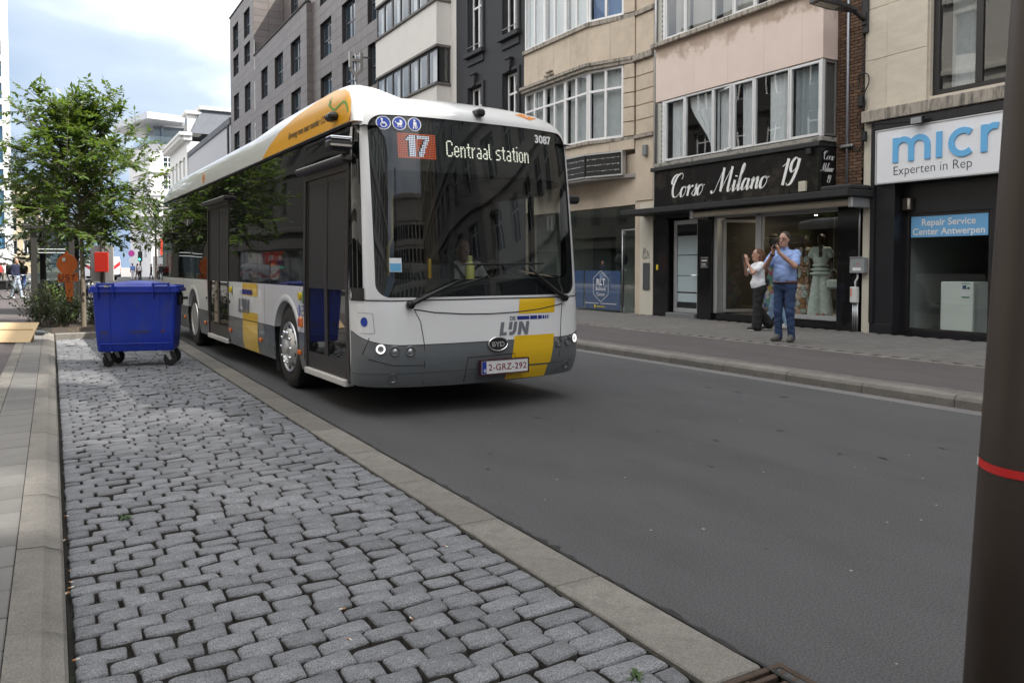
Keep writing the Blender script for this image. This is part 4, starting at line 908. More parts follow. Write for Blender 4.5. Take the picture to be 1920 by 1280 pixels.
# ---------------------------------------------------------------- granite-clad hotel
ht = thing('granite_hotel', 'tall hotel clad in dark brown granite panels with tall narrow windows', 'building', (FX, 54, 0), world=True)
HX2 = 14.16; gran = mat('brown_granite', (.142, .120, .113), .5, var=.10, vscale=1.5, objvar=.10); gj = mat('granite_joint', (.03, .026, .025), .8)
F2 = face_r(HX2); F1 = FW; F3 = face_r(16.1)
floors = [22.1 - 3.17 * i for i in range(7)]
cols1 = [(68.9, 71.1), (64.5, 66.7), (58.8, 60.85), (54.45, 56.75), (50.1, 52.45)]; cols2 = [(44.9, 47.1), (40.8, 43.0), (37.4, 38.9)]
pan_all = []
def clad(fr, a0, a1, z0, z1, holes, tag_):
    A = {a0, a1}; 
    for h in holes: A |= {h[0], h[1]}
    A = sorted(x for x in A if a0 <= x <= a1); B = []
    for i in range(len(A) - 1):
        n = max(1, round((A[i + 1] - A[i]) / 1.15)); B += [A[i] + (A[i + 1] - A[i]) * k / n for k in range(n)]
    B.append(a1); n = round((z1 - z0) / .53); Z = [z0 + (z1 - z0) * k / n for k in range(n + 1)]
    hs = []
    for h in holes:
        zb = min(Z, key=lambda z: abs(z - h[2])); zt = min(Z, key=lambda z: abs(z - h[3])); hs.append((h[0], h[1], zb, zt))
    for i in range(len(B) - 1):
        for j in range(n):
            ca, cz = (B[i] + B[i + 1]) / 2, (Z[j] + Z[j + 1]) / 2
            if any(h[0] < ca < h[1] and h[2] < cz < h[3] for h in hs): continue
            pan_all.append((fr, B[i], B[i + 1], Z[j], Z[j + 1]))
    return hs
H1 = clad(F1, 48.7, 72.4, -.1, 17.6, [(a, c, f - 2.15, f) for a, c in cols1 for f in floors if f < 17], 1)
H1b = clad(F1, 63.2, 72.4, 17.6, 22.9, [(a, c, f - 2.15, f) for a, c in cols1[:2] for f in floors if f > 17], 1)
H2 = clad(F2, 36.47, 48.7, -.1, 23.3, [(a, c, f - 2.15, f) for a, c in cols2 for f in floors], 2)
H3 = clad(F3, 48.7, 63.2, 17.6, 23.3, [(a, c, f - 2.15, f) for a, c in ((50.5, 52.6), (54.6, 56.7), (59, 61)) for f in floors[:1]], 3)
Fr1 = Fr((0, 48.7, 0), (1, 0, 0), (0, -1, 0)); Fr2 = Fr((0, 63.2, 0), (1, 0, 0), (0, -1, 0))
clad(Fr1, FX, HX2 + .4, -.1, 17.6, [], 4); clad(Fr2, FX, 16.1, 17.6, 22.9, [], 5)
b = MB(); rv = .35
for fr, a0, a1, z0, z1, hs in ((F1, 48.7, 72.4, -.1, 17.6, H1), (F1, 63.2, 72.4, 17.6, 22.9, H1b), (F2, 36.47, 48.7, -.1, 23.3, H2), (F3, 48.7, 63.2, 17.6, 23.3, H3)):
    wall(b, fr, a0, a1, z0, z1, hs, rv, d=-.03)
b.quad((FX + .03, 48.7, 17.6), (16.2, 48.7, 17.6), (16.2, 63.2, 17.6), (FX + .03, 63.2, 17.6))
b.quad((FX + .03, 48.74, -.1), (15, 48.74, -.1), (15, 48.74, 17.6), (FX + .03, 48.74, 17.6)); b.quad((FX + .03, 63.24, 17.6), (16.2, 63.24, 17.6), (16.2, 63.24, 22.9), (FX + .03, 63.24, 22.9))
bodyback(b, 15.0, 36.49, 48.66, 23.28); bodyback(b, 16.13, 48.75, 63.2, 23.28); bodyback(b, FX + .03, 63.25, 72.4, 22.88); bodyback(b, 15, 48.78, 63.19, 17.5)
b.build('wall', gj, ht)
pan_all.sort(key=lambda q: Vector(q[0].p((q[1] + q[2]) / 2, (q[3] + q[4]) / 2)).length if (q[3] > 5.5) else 1e3)
rest = MB()
for i, (fr, a0, a1, z0, z1) in enumerate(pan_all):
    if i < 297: q = MB(); fr.box(q, a0 + .007, a1 - .007, z0 + .007, z1 - .007, -.03, 0); q.build('granite_panel', gran, ht)
    else: fr.box(rest, a0 + .007, a1 - .007, z0 + .007, z1 - .007, -.03, rnd.uniform(-.001, .001))
rest.build('granite_panel_field', mat('brown_granite_far', (.142, .120, .113), .5, var=.10, vscale=1.5, island=.10), ht, False, 'stuff')
hotel_glass = mat('hotel_glass', (.03, .045, .055), .04, spec=1.0, wave=(.5, .006))
for fr, hs in ((F1, H1), (F1, H1b), (F2, H2), (F3, H3)):
    for h in hs:
        if h[3] < 4: continue
        window(ht, fr, h[0] + .01, h[1] - .01, h[2] + .01, h[3] - .01, .22, mat('hotel_frame', (.10, .10, .11), .4, .5), cols=2, rows=(.5,), fw=.09, ft=.06, panes=False, pane=hotel_glass)
for a in (62.9, ):
    for f in floors[1:5]:
        q = MB(); F1.box(q, a, a + .28, f - 2.4, f - .1, .0, .003); q.build('slot_window', dark_pane, ht)
q = MB(); F1.box(q, 48.7, 63.2, 17.6, 17.72, -.3, .06); F1.box(q, 63.1, 72.45, 22.9, 23.02, -.3, .06); q.build('coping', gj, ht)
hy = thing('letter_sign', 'vertical metal blade sign with big letters H and Y on the dark hotel', 'sign', (13.5, 38.2, 11), world=True)
hp = onX(668, 92, 13.45); Yh = hp.y
for ch_, u0, v0, v1 in (('H', 655, 95, 128), ('Y', 655, 128, 152)):
    z1 = onX(668, v0, 13.45).z; z0 = onX(668, v1, 13.45).z; s_ = (z1 - z0) * .92
    a_ = Flat(); w = .16 
    if ch_ == 'H': a_.stroke([(-.28, 0), (-.28, s_)], w, False); a_.stroke([(.28, 0), (.28, s_)], w, False); a_.stroke([(-.27, s_ * .5), (.27, s_ * .5)], w, False)
    else: a_.stroke([(0, 0), (0, s_ * .5)], w, False); a_.stroke([(-.30, s_), (0, s_ * .48)], w, False); a_.stroke([(.30, s_), (0, s_ * .48)], w, False)
    a_.build('letter', mat('sign_metal', (.42, .40, .38), .4, .6), plane_map((13.45, Yh, z0), (1, 0, 0), (0, -1, 0)), hy, th=.14, step=.001)
zt = onX(668, 105, 13.45).z
q = MB(); q.tube([(13.45, Yh + .1, zt - 4.2), (13.45, Yh + .1, zt + .1)], .05, 8); q.tube([(13.45, Yh + .1, zt), (14.2, Yh + .1, zt)], .04, 8); q.build('mast', steel, hy, True)

# ---------------------------------------------------------------- beyond the hotel
sh_ = thing('grey_annex', 'low grey rendered annex with a dark sloping-looking eaves edge past hotel', 'building', (FX, 85, 0), world=True)
sh_['label'] = 'low grey windowless annex wall with a dark eaves edge just past the hotel'
b = MB(); b.box(FX, FX + 14, 72.6, 97.2, -.2, 13.9); b.build('wall', mat('grey_render', (.40, .40, .42), .85, var=.04), sh_)
b = MB(); b.box(FX - .12, FX + 14, 72.5, 97.4, 13.9, 14.45); b.build('eaves', mat('slate_dark', (.07, .075, .085), .6), sh_)
b = MB(); b.tube([(FX - .1, 73.4, 0), (FX - .1, 73.4, 13.9)], .09, 8); b.build('downpipe', dark_metal, sh_, True)
mn = thing('mansard_townhouse', 'white neoclassical townhouse with a slate mansard roof and dormer', 'building', (FX, 104, 0), world=True)
wht = mat('white_stucco', (.70, .69, .66), .8, var=.04)
slate = mat('slate_roof', (.085, .095, .115), .6, var=.2, vscale=2)
Fm = face_r(FX - .1); ho = [(99.2 + k * 3.2, 100.8 + k * 3.2, z, z + 2.6) for k in range(4) for z in (4.0, 8.0, 11.6)]
b = MB(); wall(b, Fm, 97.5, 112.5, -.2, 15.8, ho, .4); b.quad((FX - .1, 97.5, -.2), (FX + 14, 97.5, -.2), (FX + 14, 97.5, 15.8), (FX - .1, 97.5, 15.8)); b.quad((FX - .1, 112.5, -.2), (FX + 14, 112.5, -.2), (FX + 14, 112.5, 15.8), (FX - .1, 112.5, 15.8)); b.build('wall', wht, mn)
for h in ho: window(mn, Fm, *h, .2, white_paint, cols=2, rows=(.7,), fw=.12, panes=False, pane=hotel_glass)
b = MB(); Fm.box(b, 97.1, 112.9, 15.8, 16.3, -.5, .5, b=.1); Fm.box(b, 96.9, 113.1, 16.3, 16.75, -.5, .95, b=.1)
for k in range(26): Fm.box(b, 97.3 + k * .6, 97.6 + k * .6, 15.9, 16.28, .5, .85)
b.build('cornice', wht, mn)
b = MB(); b.ring([[(FX + .3, 97.5, 16.76), (FX + 14, 97.5, 16.76), (FX + 14, 112, 16.76), (FX + .3, 112, 16.76)], [(FX + 1.6, 98.2, 19.6), (FX + 13, 98.2, 19.6), (FX + 13, 111, 19.6), (FX + 1.6, 111, 19.6)]], True, False, True); b.build('roof', slate, mn)
b = MB(); b.box(FX + 1.3, FX + 13.2, 97.9, 111.3, 19.6, 20.05, b=.05); b.build('roof_edge', mat('zinc_edge', (.5, .5, .48), .6), mn)
dm = MB(); Fm.box(dm, 98.4, 100.6, 16.8, 19.0, -1.8, -.2, b=.05); Fm.box(dm, 98.1, 100.9, 19.0, 19.4, -1.8, .1, b=.1); dm.build('dormer', wht, mn)
q = MB(); Fm.box(q, 98.9, 100.1, 17.1, 18.7, -.2, -.17); q.build('dormer_window', dark_pane, mn)
# corner block closing the street
cb = thing('corner_block', 'white corner apartment block with a glazed penthouse under a jutting flat roof', 'building', (12, 124, 0), world=True)
P0 = onY(282, 400, 124.); P1 = Vector((18.5, 124., 0)); PL = Vector((11.0, 133, 0)); P0.z = 0
Fk = Fr(P0, P1 - P0, (0, -1, 0)); Fl = Fr(P0, PL - P0, Vector((-(PL - P0).y, (PL - P0).x, 0)) * -1 if False else Vector(((PL - P0).y, -(PL - P0).x, 0)) * (1 if ((PL - P0).y) < 0 else -1))
LK = (P1 - P0).length; LLk = (PL - P0).length
hk = [(a, a + 1.35, z, z + 2.1) for a in (1.75, 4.5) for z in (2.6, 6.0, 9.25, 12.5, 15.7)]; hl = [(a, a + 1.35, z, z + 2.1) for a in (2.2, 5.2) for z in (2.6, 6.0, 9.25, 12.5, 15.7)]
b = MB(); wall(b, Fk, 0, LK, -.2, 19.0, hk, .3); wall(b, Fl, 0, LLk, -.2, 19.0, hl, .3); b.poly([(P0.x, P0.y), (P1.x, P1.y), (P1.x, 140), (PL.x, 140), (PL.x, PL.y)], lambda x, y, d: (x, y, 19.0)); b.quad((P1.x, 124, 0), (P1.x, 140, 0), (P1.x, 140, 19), (P1.x, 124, 19)); b.quad((PL.x, PL.y, 0), (PL.x, 140, 0), (PL.x, 140, 19), (PL.x, PL.y, 19))
b.build('wall', mat('white_block', (.66, .65, .66), .8, var=.03), cb)
for fr, hs, LL in ((Fk, hk, LK), (Fl, hl, LLk)):
    for h in hs: window(cb, fr, *h, .12, white_paint, cols=2, rows=(.36, .70), fw=.10, panes=False, pane=hotel_glass)
    q = MB()
    for z in (5.0, 11.6, 14.9): fr.box(q, 0, LL, z, z + .28, 0, .18)
    fr.box(q, 0, LL, 8.6, 8.75, 0, 1.0); q.build('string_course', wht, cb)
    q = MB(); fr.box(q, .8, LL, 19.0, 21.8, -2.2, -1.9); q.build('penthouse_glass', mat('penthouse_glass', (.16, .2, .24), .08, spec=1.), cb)
    q = MB(); fr.box(q, .1, LL, 19.05, 20.1, -.15, -.11); q.build('balustrade', glass('balustrade_glass', (.7, .75, .78), 1.2), cb)
q = MB(); rp_ = [(P0.x - .5, P0.y - 3.2), (P1.x, P0.y - 1.6), (P1.x, 140), (PL.x, 140), (PL.x - 2.6, PL.y + 1)]
q.poly(rp_, lambda x, y, d: (x, y, 22.9 + d), th=.9); q.build('flat_roof', mat('penthouse_roof', (.55, .57, .6), .5, .2), cb)
rs = thing('red_shop_sign', 'red shop sign with white letters at the foot of the white corner block', 'sign', (12.5, 123.8, 4), world=True)
q = MB(); Fk.box(q, 1.2, 5.4, 3.1, 5.4, .05, .3); q.build('panel', mat('sign_red', (.52, .05, .025), .5), rs)
a_ = Flat(); a_.text('n s', .3, .5, 1.5, off=.04, sx=1.3); a_.build('lettering', txt_white, lambda x, y, d: Fk.p(2.0 + x, 3.3 + y, .3 + d), rs)
q = MB(); Fk.box(q, .3, 7, .0, 2.9, .02, .1); q.build('shopfront', mat('shopfront_grey', (.2, .21, .22), .3), cb)

# ---------------------------------------------------------------- left: glass tower, stone building
tw = thing('apartment_tower', 'bright white apartment tower with rows of wide windows at the left edge', 'building', (-12, 150, 0), world=True)
Ft = Fr((-5.75, 150, 0), (-1, 0, 0), (0, -1, 0)); Fe = Fr((-5.75, 150, 0), (0, 1, 0), (1, 0, 0)); tower_w = mat('tower_white', (.60, .60, .60), .5)
ho = [(k * 3.6 + .55, k * 3.6 + 3.3, 3.4 * j + .9, 3.4 * j + 3.35) for k in range(4) for j in range(1, 17)]; he = [(k * 3.2 + .9, k * 3.2 + 2.3, 3.4 * j + .9, 3.4 * j + 3.35) for k in range(4) for j in range(1, 17)]
b = MB(); wall(b, Ft, 0, 15, -.2, 60, ho, .7); wall(b, Fe, 0, 14, -.2, 60, he, .7); b.quad((-5.75, 150, 60), (-21, 150, 60), (-21, 164, 60), (-5.75, 164, 60)); b.quad((-21, 150, 0), (-21, 164, 0), (-21, 164, 60), (-21, 150, 60)); b.build('wall', tower_w, tw)
tgl = mat('tower_glass', (.07, .17, .28), .15, spec=.25)
for fr, hs in ((Ft, ho), (Fe, he)):
    for h in hs:
        if h[2] < 45: window(tw, fr, *h, .4, mat('tower_frame', (.3, .33, .36), .4), cols=2 if fr is Ft else 1, fw=.08, panes=False, pane=tgl)
sb_ = thing('stone_building', 'old yellowish stone building with carved bands beyond the white tower', 'building', (-4, 200, 0), world=True)
yst = mat('yellow_stone', (.42, .36, .25), .85, var=.12); Fy = Fr((-8.5, 200, 0), (1, 0, 0), (0, -1, 0)); Fy2 = Fr((-2.0, 200, 0), (0, 1, 0), (1, 0, 0))
ho = [(a, a + 1.5, z, z + 3) for a in (.8, 3.4) for z in (4, 9, 14)]
b = MB(); wall(b, Fy, 0, 6.5, -.2, 19, ho, .5); wall(b, Fy2, 0, 30, -.2, 19, (), .5); b.quad((-8.5, 200, 19), (-2, 200, 19), (-2, 230, 19), (-8.5, 230, 19)); b.build('wall', yst, sb_)
for h in ho: window(sb_, Fy, *h, .3, white_paint, cols=2, fw=.12, panes=False, pane=dark_pane)
q = MB()
for z in (3.2, 8, 13, 18.2): Fy.box(q, -.2, 6.7, z, z + .6, 0, .5, b=.1)
q.build('band', yst, sb_)
bkb = MB(); bkb.box(-60, 0, 262, 280, -.2, 16); tag(bkb.build('office_block', mat('far_block', (.45, .45, .46), .8)), 'distant pale block closing the view down the street', 'building')
# ================================================================ city bus
TH = R(1.75)
bus = thing('city_bus', 'white, grey and yellow electric city bus on line 17 in the road', 'bus', (3.732, 6.81, 0), TH)
bus_white = mat('bus_white', (.78, .785, .79), .28, coat=.7, var=.02, vscale=1.2, wave=(1.6, .0015))
bus_grey = mat('bus_grey', (.125, .137, .145), .34, coat=.4, var=.10, vscale=3, col2=(.10, .097, .09), c2scale=5, c2lo=.55, c2hi=.8, stretch=(1, 1, 2.5))
bus_yellow = mat('bus_yellow', (.80, .50, .012), .3, coat=.6)
bus_orange_y = mat('bus_warm_yellow', (.86, .42, .015), .35, coat=.15)
bus_glass = mat('bus_side_glass', (.006, .007, .007), .02, spec=.5, wave=(.8, .006))
seamm = mat('seam_black', (.015, .015, .016), .6)
ind_black = mat('bus_interior', (.025, .026, .028), .7)
trim = mat('door_bronze', (.045, .038, .035), .35, .3)
logo_grey = mat('logo_grey', (.16, .17, .19), .5); logo_blue = mat('logo_blue', (.01, .025, .22), .5); pict_blue = mat('pictogram_blue', (.012, .05, .36), .4)
amber = mat('amber_lens', (.75, .17, .01), .2, coat=.5)
NP = 3.0; DC = .45
def Wz(z):
    if z < 1.3: w = 1.275 - .03 * max(0, (.42 - z) / .16) ** 2
    else: w = 1.275 - .027 * (z - 1.3) / 1.3
    if z > 2.6: w = 1.248 * max(0, 1 - ((z - 2.6) / .575) ** 2.8) ** (1 / 2.8)
    return w
def Yz(z):
    if z < .6: return .09 * ((.6 - z) / .34) ** 2
    if z < 1.08: return .025 * (z - .6) / .48
    if z < 2.85: return .03 + .17 * ((z - 1.08) / 1.77) ** 1.3
    t = min(1, (z - 2.85) / .30); return .20 + .80 * (1 - math.sqrt(max(0, 1 - t * t)))
def fp(x, z, d=0.):
    """point on the bus front above (x, z), d in front of it"""
    w = max(Wz(z), .05); q = min(1, abs(x) / w)
    y = Yz(z) + DC * (1 - max(0., 1 - q ** NP) ** (1 / NP))
    if d:
        e = .004
        g = lambda a, b: Yz(b) + DC * (1 - max(0., 1 - min(1, abs(a) / max(Wz(b), .05)) ** NP) ** (1 / NP))
        n = Vector((-(g(min(w, x + e), z) - g(max(-w, x - e), z)) / (2 * e), 1, -(g(x, z + e) - g(x, z - e)) / (2 * e)))
        if n.length > 6: n = Vector((math.copysign(-5, x), 1, n.z if abs(n.z) < 5 else 0))
        n.normalize(); p = Vector((x, y, z)) - n * d; return tuple(p)
    return (x, y, z)
def fa(s, z, d=0.):
    """s in -1..1 runs round the corner"""
    th = s * math.pi / 2; w = Wz(z) + d
    return (w * math.copysign(abs(math.sin(th)) ** (2 / NP), s), Yz(z) - d + (DC) * (1 - abs(math.cos(th)) ** (2 / NP)), z)
def s_of_x(x, z):
    w = Wz(z); return math.copysign(math.asin(min(1, abs(x) / w) ** (NP / 2)) / (math.pi / 2), x)
# --- windscreen outline
def rrect(x0, x1, z0, z1, r, n=8, xt=0.):
    P = []
    for cx_, cz_, a0 in ((x1 - r, z0 + r, -90), (x1 - r, z1 - r, 0), (x0 + r, z1 - r, 90), (x0 + r, z0 + r, 180)):
        for i in range(n + 1): a = R(a0 + 90 * i / n); P.append((cx_ + r * math.cos(a), cz_ + r * math.sin(a)))
    Q = []
    for i in range(len(P)):       # subdivide the long straight runs
        p, q = P[i], P[(i + 1) % len(P)]; l = math.hypot(q[0] - p[0], q[1] - p[1]); k = max(1, int(l / .12))
        for j in range(k): Q.append((p[0] + (q[0] - p[0]) * j / k, p[1] + (q[1] - p[1]) * j / k))
    return Q
WS = rrect(-1.135, 1.135, 1.13, 2.85, .13)
# --- front skin: ring between windscreen outline and the cap's border, then the part below
top = MB(); inner = [(s_of_x(x, z), z) for x, z in WS]
def outer_pt(x, z):
    # border of the upper cap: z 1.10 .. 3.15, s -1 .. 1
    cx_, cz_ = 0, 1.95; dx, dz = x / 1.135, (z - 1.99) / .86; k = max(abs(dx), abs(dz)); dx, dz = dx / k, dz / k
    return (dx, 2.125 + dz * 1.025)
outer = [outer_pt(x, z) for x, z in WS]
rings = []
for i in range(13):
    t = i / 12; rings.append([fa(a[0] + (b[0] - a[0]) * t, a[1] + (b[1] - a[1]) * t) for a, b in zip(inner, outer)])
top.ring(rings); top.build('front_surround', bus_white, bus, 60)
lip = MB(); lip.ring([[fp(x, z, .0) for x, z in WS], [Vector(fp(x, z, -.03)) for x, z in WS]]); lip.build('windscreen_rim', black, bus, 60)
def strip_front(z0f, z1f, mtl, name, s0=-1, s1=1, n=64, m=6, d=0.):
    b = MB(); G = []
    for i in range(n + 1):
        s = s0 + (s1 - s0) * i / n; row = []
        za, zb = z0f(s), z1f(s)
        for j in range(m + 1): row.append(fa(s, za + (zb - za) * j / m, d))
        G.append(row)
    b.grid(G); return b.build(name, mtl, bus, 60)
gz = lambda s: .685 + .13 * max(0, (abs(s) - .42) / .58) ** 1.6
strip_front(lambda s: gz(s) + .004, lambda s: 1.10, bus_white, 'front_panel')
strip_front(lambda s: .42, lambda s: gz(s) - .004, bus_grey, 'bumper_upper')
strip_front(lambda s: .27 + .03 * abs(s), lambda s: .416, bus_grey, 'bumper_lower')
strip_front(lambda s: gz(s) - .006, lambda s: gz(s) + .006, seamm, 'seam', d=-.006, m=1); strip_front(lambda s: .41, lambda s: .425, seamm, 'seam', d=-.006, m=1)
# bonnet crease and panel seams
def fline(name, pts, r=.005, m_=seamm, off=.001):
    b = MB(); P = []
    for (x0, z0), (x1, z1) in zip(pts, pts[1:]):
        k = max(2, int(abs(x1 - x0) / .06) + 2)
        for j in range(k): P.append(fp(x0 + (x1 - x0) * j / k, z0 + (z1 - z0) * j / k, off))
    P.append(fp(*pts[-1], off)); b.tube(P, r, 5); return b.build(name, m_, bus, True)
fline('bonnet_seam', [(-.80, 1.02), (-.6, .985), (-.3, .962), (0, .955), (.3, .962), (.6, .985), (.92, 1.03)], .006)
fline('panel_seam', [(-.80, 1.02), (-.74, .9), (-.71, .69), (-.70, .30)], .004); fline('panel_seam', [(.92, 1.03), (.90, .9), (.88, .69), (.86, .32)], .004)
fline('panel_seam', [(-.26, .54), (.28, .55), (.30, .40)], .004); fline('panel_seam', [(-.26, .54), (-.27, .30)], .004)
fline('panel_seam', [(-1.2, .56), (-1.0, .50), (-.70, .49)], .004); fline('panel_seam', [(-1.24, .60), (-1.19, .76)], .004)
fline('windscreen_seam', [(-1.262, 1.135), (-1.2, 1.105), (-1.0, 1.10), (0, 1.105), (1.0, 1.10), (1.2, 1.105), (1.262, 1.135)], .006)
# yellow stripe on the front
def fpatch(name, xl, xr, z0, z1, m_, d=.003, nx=10, nz=5, slant=0.):
    G = []
    for j in range(nz + 1):
        z = z0 + (z1 - z0) * j / nz; G.append([fp(xl + (xr - xl) * i / nx + slant * (z - z0), z, d) for i in range(nx + 1)])
    b = MB(); b.grid(G); return b.build(name, m_, bus, True)
fpatch('stripe', .335, .80, .945, 1.095, bus_yellow, slant=.10)
fpatch('stripe', .235, .745, .426, .725, bus_yellow, slant=.14); fpatch('stripe', .20, .70, .285, .408, bus_yellow, slant=.10)
a_ = Flat(); 
def logo(a_, x, z, h, sx=1.):
    """grey block letters with one gap each, blue dashes above"""
    k = h * sx; w = .26 * k; sl = .18
    P = lambda pts: a_.poly([(x + (px + sl * py) * k, z + py * h) for px, py in pts])
    P([(0, 0), (.62, 0), (.62, .24), (.30, .24), (.30, 1), (0, 1)])
    P([(.74, .42), (1.04, .42), (1.04, 1), (.74, 1)])
    P([(.86, 0), (1.14, 0), (1.30, .06), (1.42, .22), (1.46, .40), (1.46, 1), (1.16, 1), (1.16, .42), (1.10, .26), (.86, .26)])
    P([(1.62, 0), (1.92, 0), (1.92, 1), (1.62, 1)]); P([(1.92, .95), (1.92, .55), (2.28, .02), (2.28, .45), (1.95, .99)]); P([(2.28, 0), (2.58, 0), (2.58, 1), (2.28, 1)])
logo(a_, .0, 0, .132, 1.0)
a_.text('DE', .125, .148, .055, off=.002)
a_.build('logo_letters', logo_grey, lambda x, y, d: fp(x + .10, y + .735, d), bus)
a_ = Flat()
for x0, x1 in ((.215, .365), (.375, .465), (.475, .525), (.535, .56), (.57, .585), (.595, .605), (.615, .62)): a_.rect(x0, .150, x1, .187)
a_.build('logo_dashes', logo_blue, lambda x, y, d: fp(x + .10, y + .735, d), bus)
# emblem, plate
eo = MB(); eo.poly([(.108 * math.cos(2 * math.pi * i / 28), .066 * math.sin(2 * math.pi * i / 28)) for i in range(28)], lambda x, y, d: fp(x + .075, y + .655, .016 + d), th=.014); em = eo.build('emblem', black, bus)
er = MB(); er.tube([fp(.075 + .108 * math.cos(2 * math.pi * i / 28), .655 + .066 * math.sin(2 * math.pi * i / 28), .016) for i in range(29)], .009, 6); er.build('emblem_ring', chrome, em, True)
a_ = Flat(); a_.text('BYD', 0, -.025, .068, 'CENTER', sx=1.15, off=.002); a_.build('emblem_letters', chrome, lambda x, y, d: fp(x + .075, y + .655, .016 + d), em)
pl = MB(); pl.box(-.14, .40, -.055, -.025, .37, .50, b=.004); pl = pl.build('number_plate', mat('plate_white', (.72, .72, .73), .35), bus)
pr = MB()
for q_ in ((-.15, -.141, .36, .51), (.401, .41, .36, .51)): pr.box(q_[0], q_[1], -.06, -.02, q_[2], q_[3])
for q_ in ((.36, .369), (.501, .51)): pr.box(-.1405, .4005, -.06, -.02, q_[0], q_[1])
pr.build('plate_frame', mat('plate_frame', (.06, .012, .02), .4), pl)
pf = plane_map((-.14, -.056, .37), (1, 0, 0), (0, -1, 0)); pf0 = plane_map((-.14, -.0545, .37), (1, 0, 0), (0, -1, 0))
a_ = Flat(); a_.rect(.006, .006, .055, .124); a_.build('plate_band', mat('plate_blue', (.01, .04, .30), .4), pf0, pl)
a_ = Flat(); a_.text('2-GRZ-292', .30, .034, .088, 'CENTER', off=.001, space=1.1); a_.build('plate_letters', mat('plate_red', (.20, .012, .02), .4), pf0, pl)
a_ = Flat(); a_.text('B', .022, .02, .045); a_.build('plate_letters', txt_white, plane_map((-.14, -.0575, .37), (1, 0, 0), (0, -1, 0)), pl)
# headlights
lens = mat('lamp_glass', (.12, .12, .125), .05, spec=1.); led = mat('headlight_led', (.15, .15, .15), .3, emit=(1, .98, .95), estr=.8)
for sd in (-1, 1):
    for k, (x, z, r) in enumerate(((1.105, .655, .052), (.985, .635, .05), (.845, .63, .05))):
        c = Vector(fp(sd * x, z, -.002)); c2 = Vector(fp(sd * x, z, .02)); n = (c2 - c).normalized(); T = Matrix.Translation(c) @ n.to_track_quat('Z', 'Y').to_matrix().to_4x4()
        b = MB(); b.lathe([(r, -.02), (r, .012), (r * .85, .016), (r * .8, .004), (r * .4, -.006), (.001, -.008)], n=20); b.v = [tuple(T @ Vector(p)) for p in b.v]; hl = b.build('headlight', [lens], bus, 40)
        b = MB()
        if k == 0: b.lathe([(r * .84, .012), (r * .82, .02), (r * .58, .018), (r * .56, .008)], n=24, caps=False)
        else: b.lathe([(r * .5, .0), (r * .42, .008), (.001, .012)], n=14)
        b.v = [tuple(T @ Vector(p)) for p in b.v]; b.build('led_ring' if k == 0 else 'reflector', led if k == 0 else chrome, hl, 40)
    c = Vector(fp(sd * .99, .375, .0)); b = MB(); b.lathe([(.05, -.02), (.05, .006), (.038, .008), (.03, -.004), (.001, -.006)], n=16)
    n = (Vector(fp(sd * .99, .375, .02)) - c).normalized(); T = Matrix.Translation(c) @ n.to_track_quat('Z', 'Y').to_matrix().to_4x4(); b.v = [tuple(T @ Vector(p)) for p in b.v]; b.build('fog_lamp', lens, bus, 40)
# windscreen, its black border and the display
ws = MB(); xs = []
C0 = [(0, 1.99)] * len(WS); rg = []
for i in range(9):
    t = 1 - i / 8 * .999; rg.append([fp(x * t, 1.99 + (z - 1.99) * t, -.012) for x, z in WS])
ws.ring(rg); ws = ws.build('windscreen', glass('windscreen_glass', (.62, .66, .67), 1.0, f0=.022), bus, True)
frit = mat('windscreen_border', (.008, .009, .010), .5)
b = MB(); IN = rrect(-1.06, 1.06, 1.30, 2.33, .13); 
ia = sorted(IN, key=lambda p: math.atan2(p[1] - 1.8, p[0])); oa = []
for x, z in ia:
    a = math.atan2(z - 1.8, x); best = min(WS, key=lambda p: abs(math.atan2(p[1] - 1.8, p[0]) - a)); oa.append(best)
b.ring([[fp(x, z, -.022) for x, z in oa], [fp(x + (x2 - x) * .5, z + (z2 - z) * .5, -.022) for (x, z), (x2, z2) in zip(oa, ia)], [fp(x, z, -.022) for x, z in ia]]); b.build('border', frit, ws, True)
fdisp = lambda x, y, d: fp(x, y, -.020 + d)
b = MB(); G = [[fp(-.94 + 1.94 * i / 14, 2.40 + .30 * j / 3, -.0205) for i in range(15)] for j in range(4)]; b.grid(G); ds = b.build('destination_display', mat('display_black', (.012, .012, .010), .6), ws)
led_o = mat('led_orange', (.2, .03, .01), .5, emit=(1, .16, .05), estr=.42); led_w = mat('led_white', (.5, .5, .4), .5, emit=(1, .98, .80), estr=.75); led_c = mat('led_pale', (.5, .5, .5), .5, emit=(.85, .85, 1.0), estr=.62)
F5 = {'C': ["01110", "10001", "10001", "10000", "10000", "10000", "10000", "10001", "10001", "01110"], 'e': ["0000", "0000", "0000", "0110", "1001", "1001", "1111", "1000", "1001", "0110"], 'n': ["0000", "0000", "0000", "1010", "1101", "1001", "1001", "1001", "1001", "1001"],
 't': ["000", "010", "010", "111", "010", "010", "010", "010", "010", "001"], 'r': ["000", "000", "000", "101", "110", "100", "100", "100", "100", "100"], 'a': ["0000", "0000", "0000", "0110", "0001", "0001", "0111", "1001", "1001", "0111"], 'l': ["10", "10", "10", "10", "10", "10", "10", "10", "10", "01"],
 's': ["0000", "0000", "0000", "0111", "1000", "1000", "0110", "0001", "0001", "1110"], 'i': ["1", "0", "0", "1", "1", "1", "1", "1", "1", "1"], 'o': ["0000", "0000", "0000", "0110", "1001", "1001", "1001", "1001", "1001", "0110"], ' ': ["00"] * 10}
b = MB(); cw, chh = .0164, .0160; x = -.385; zt = 2.640
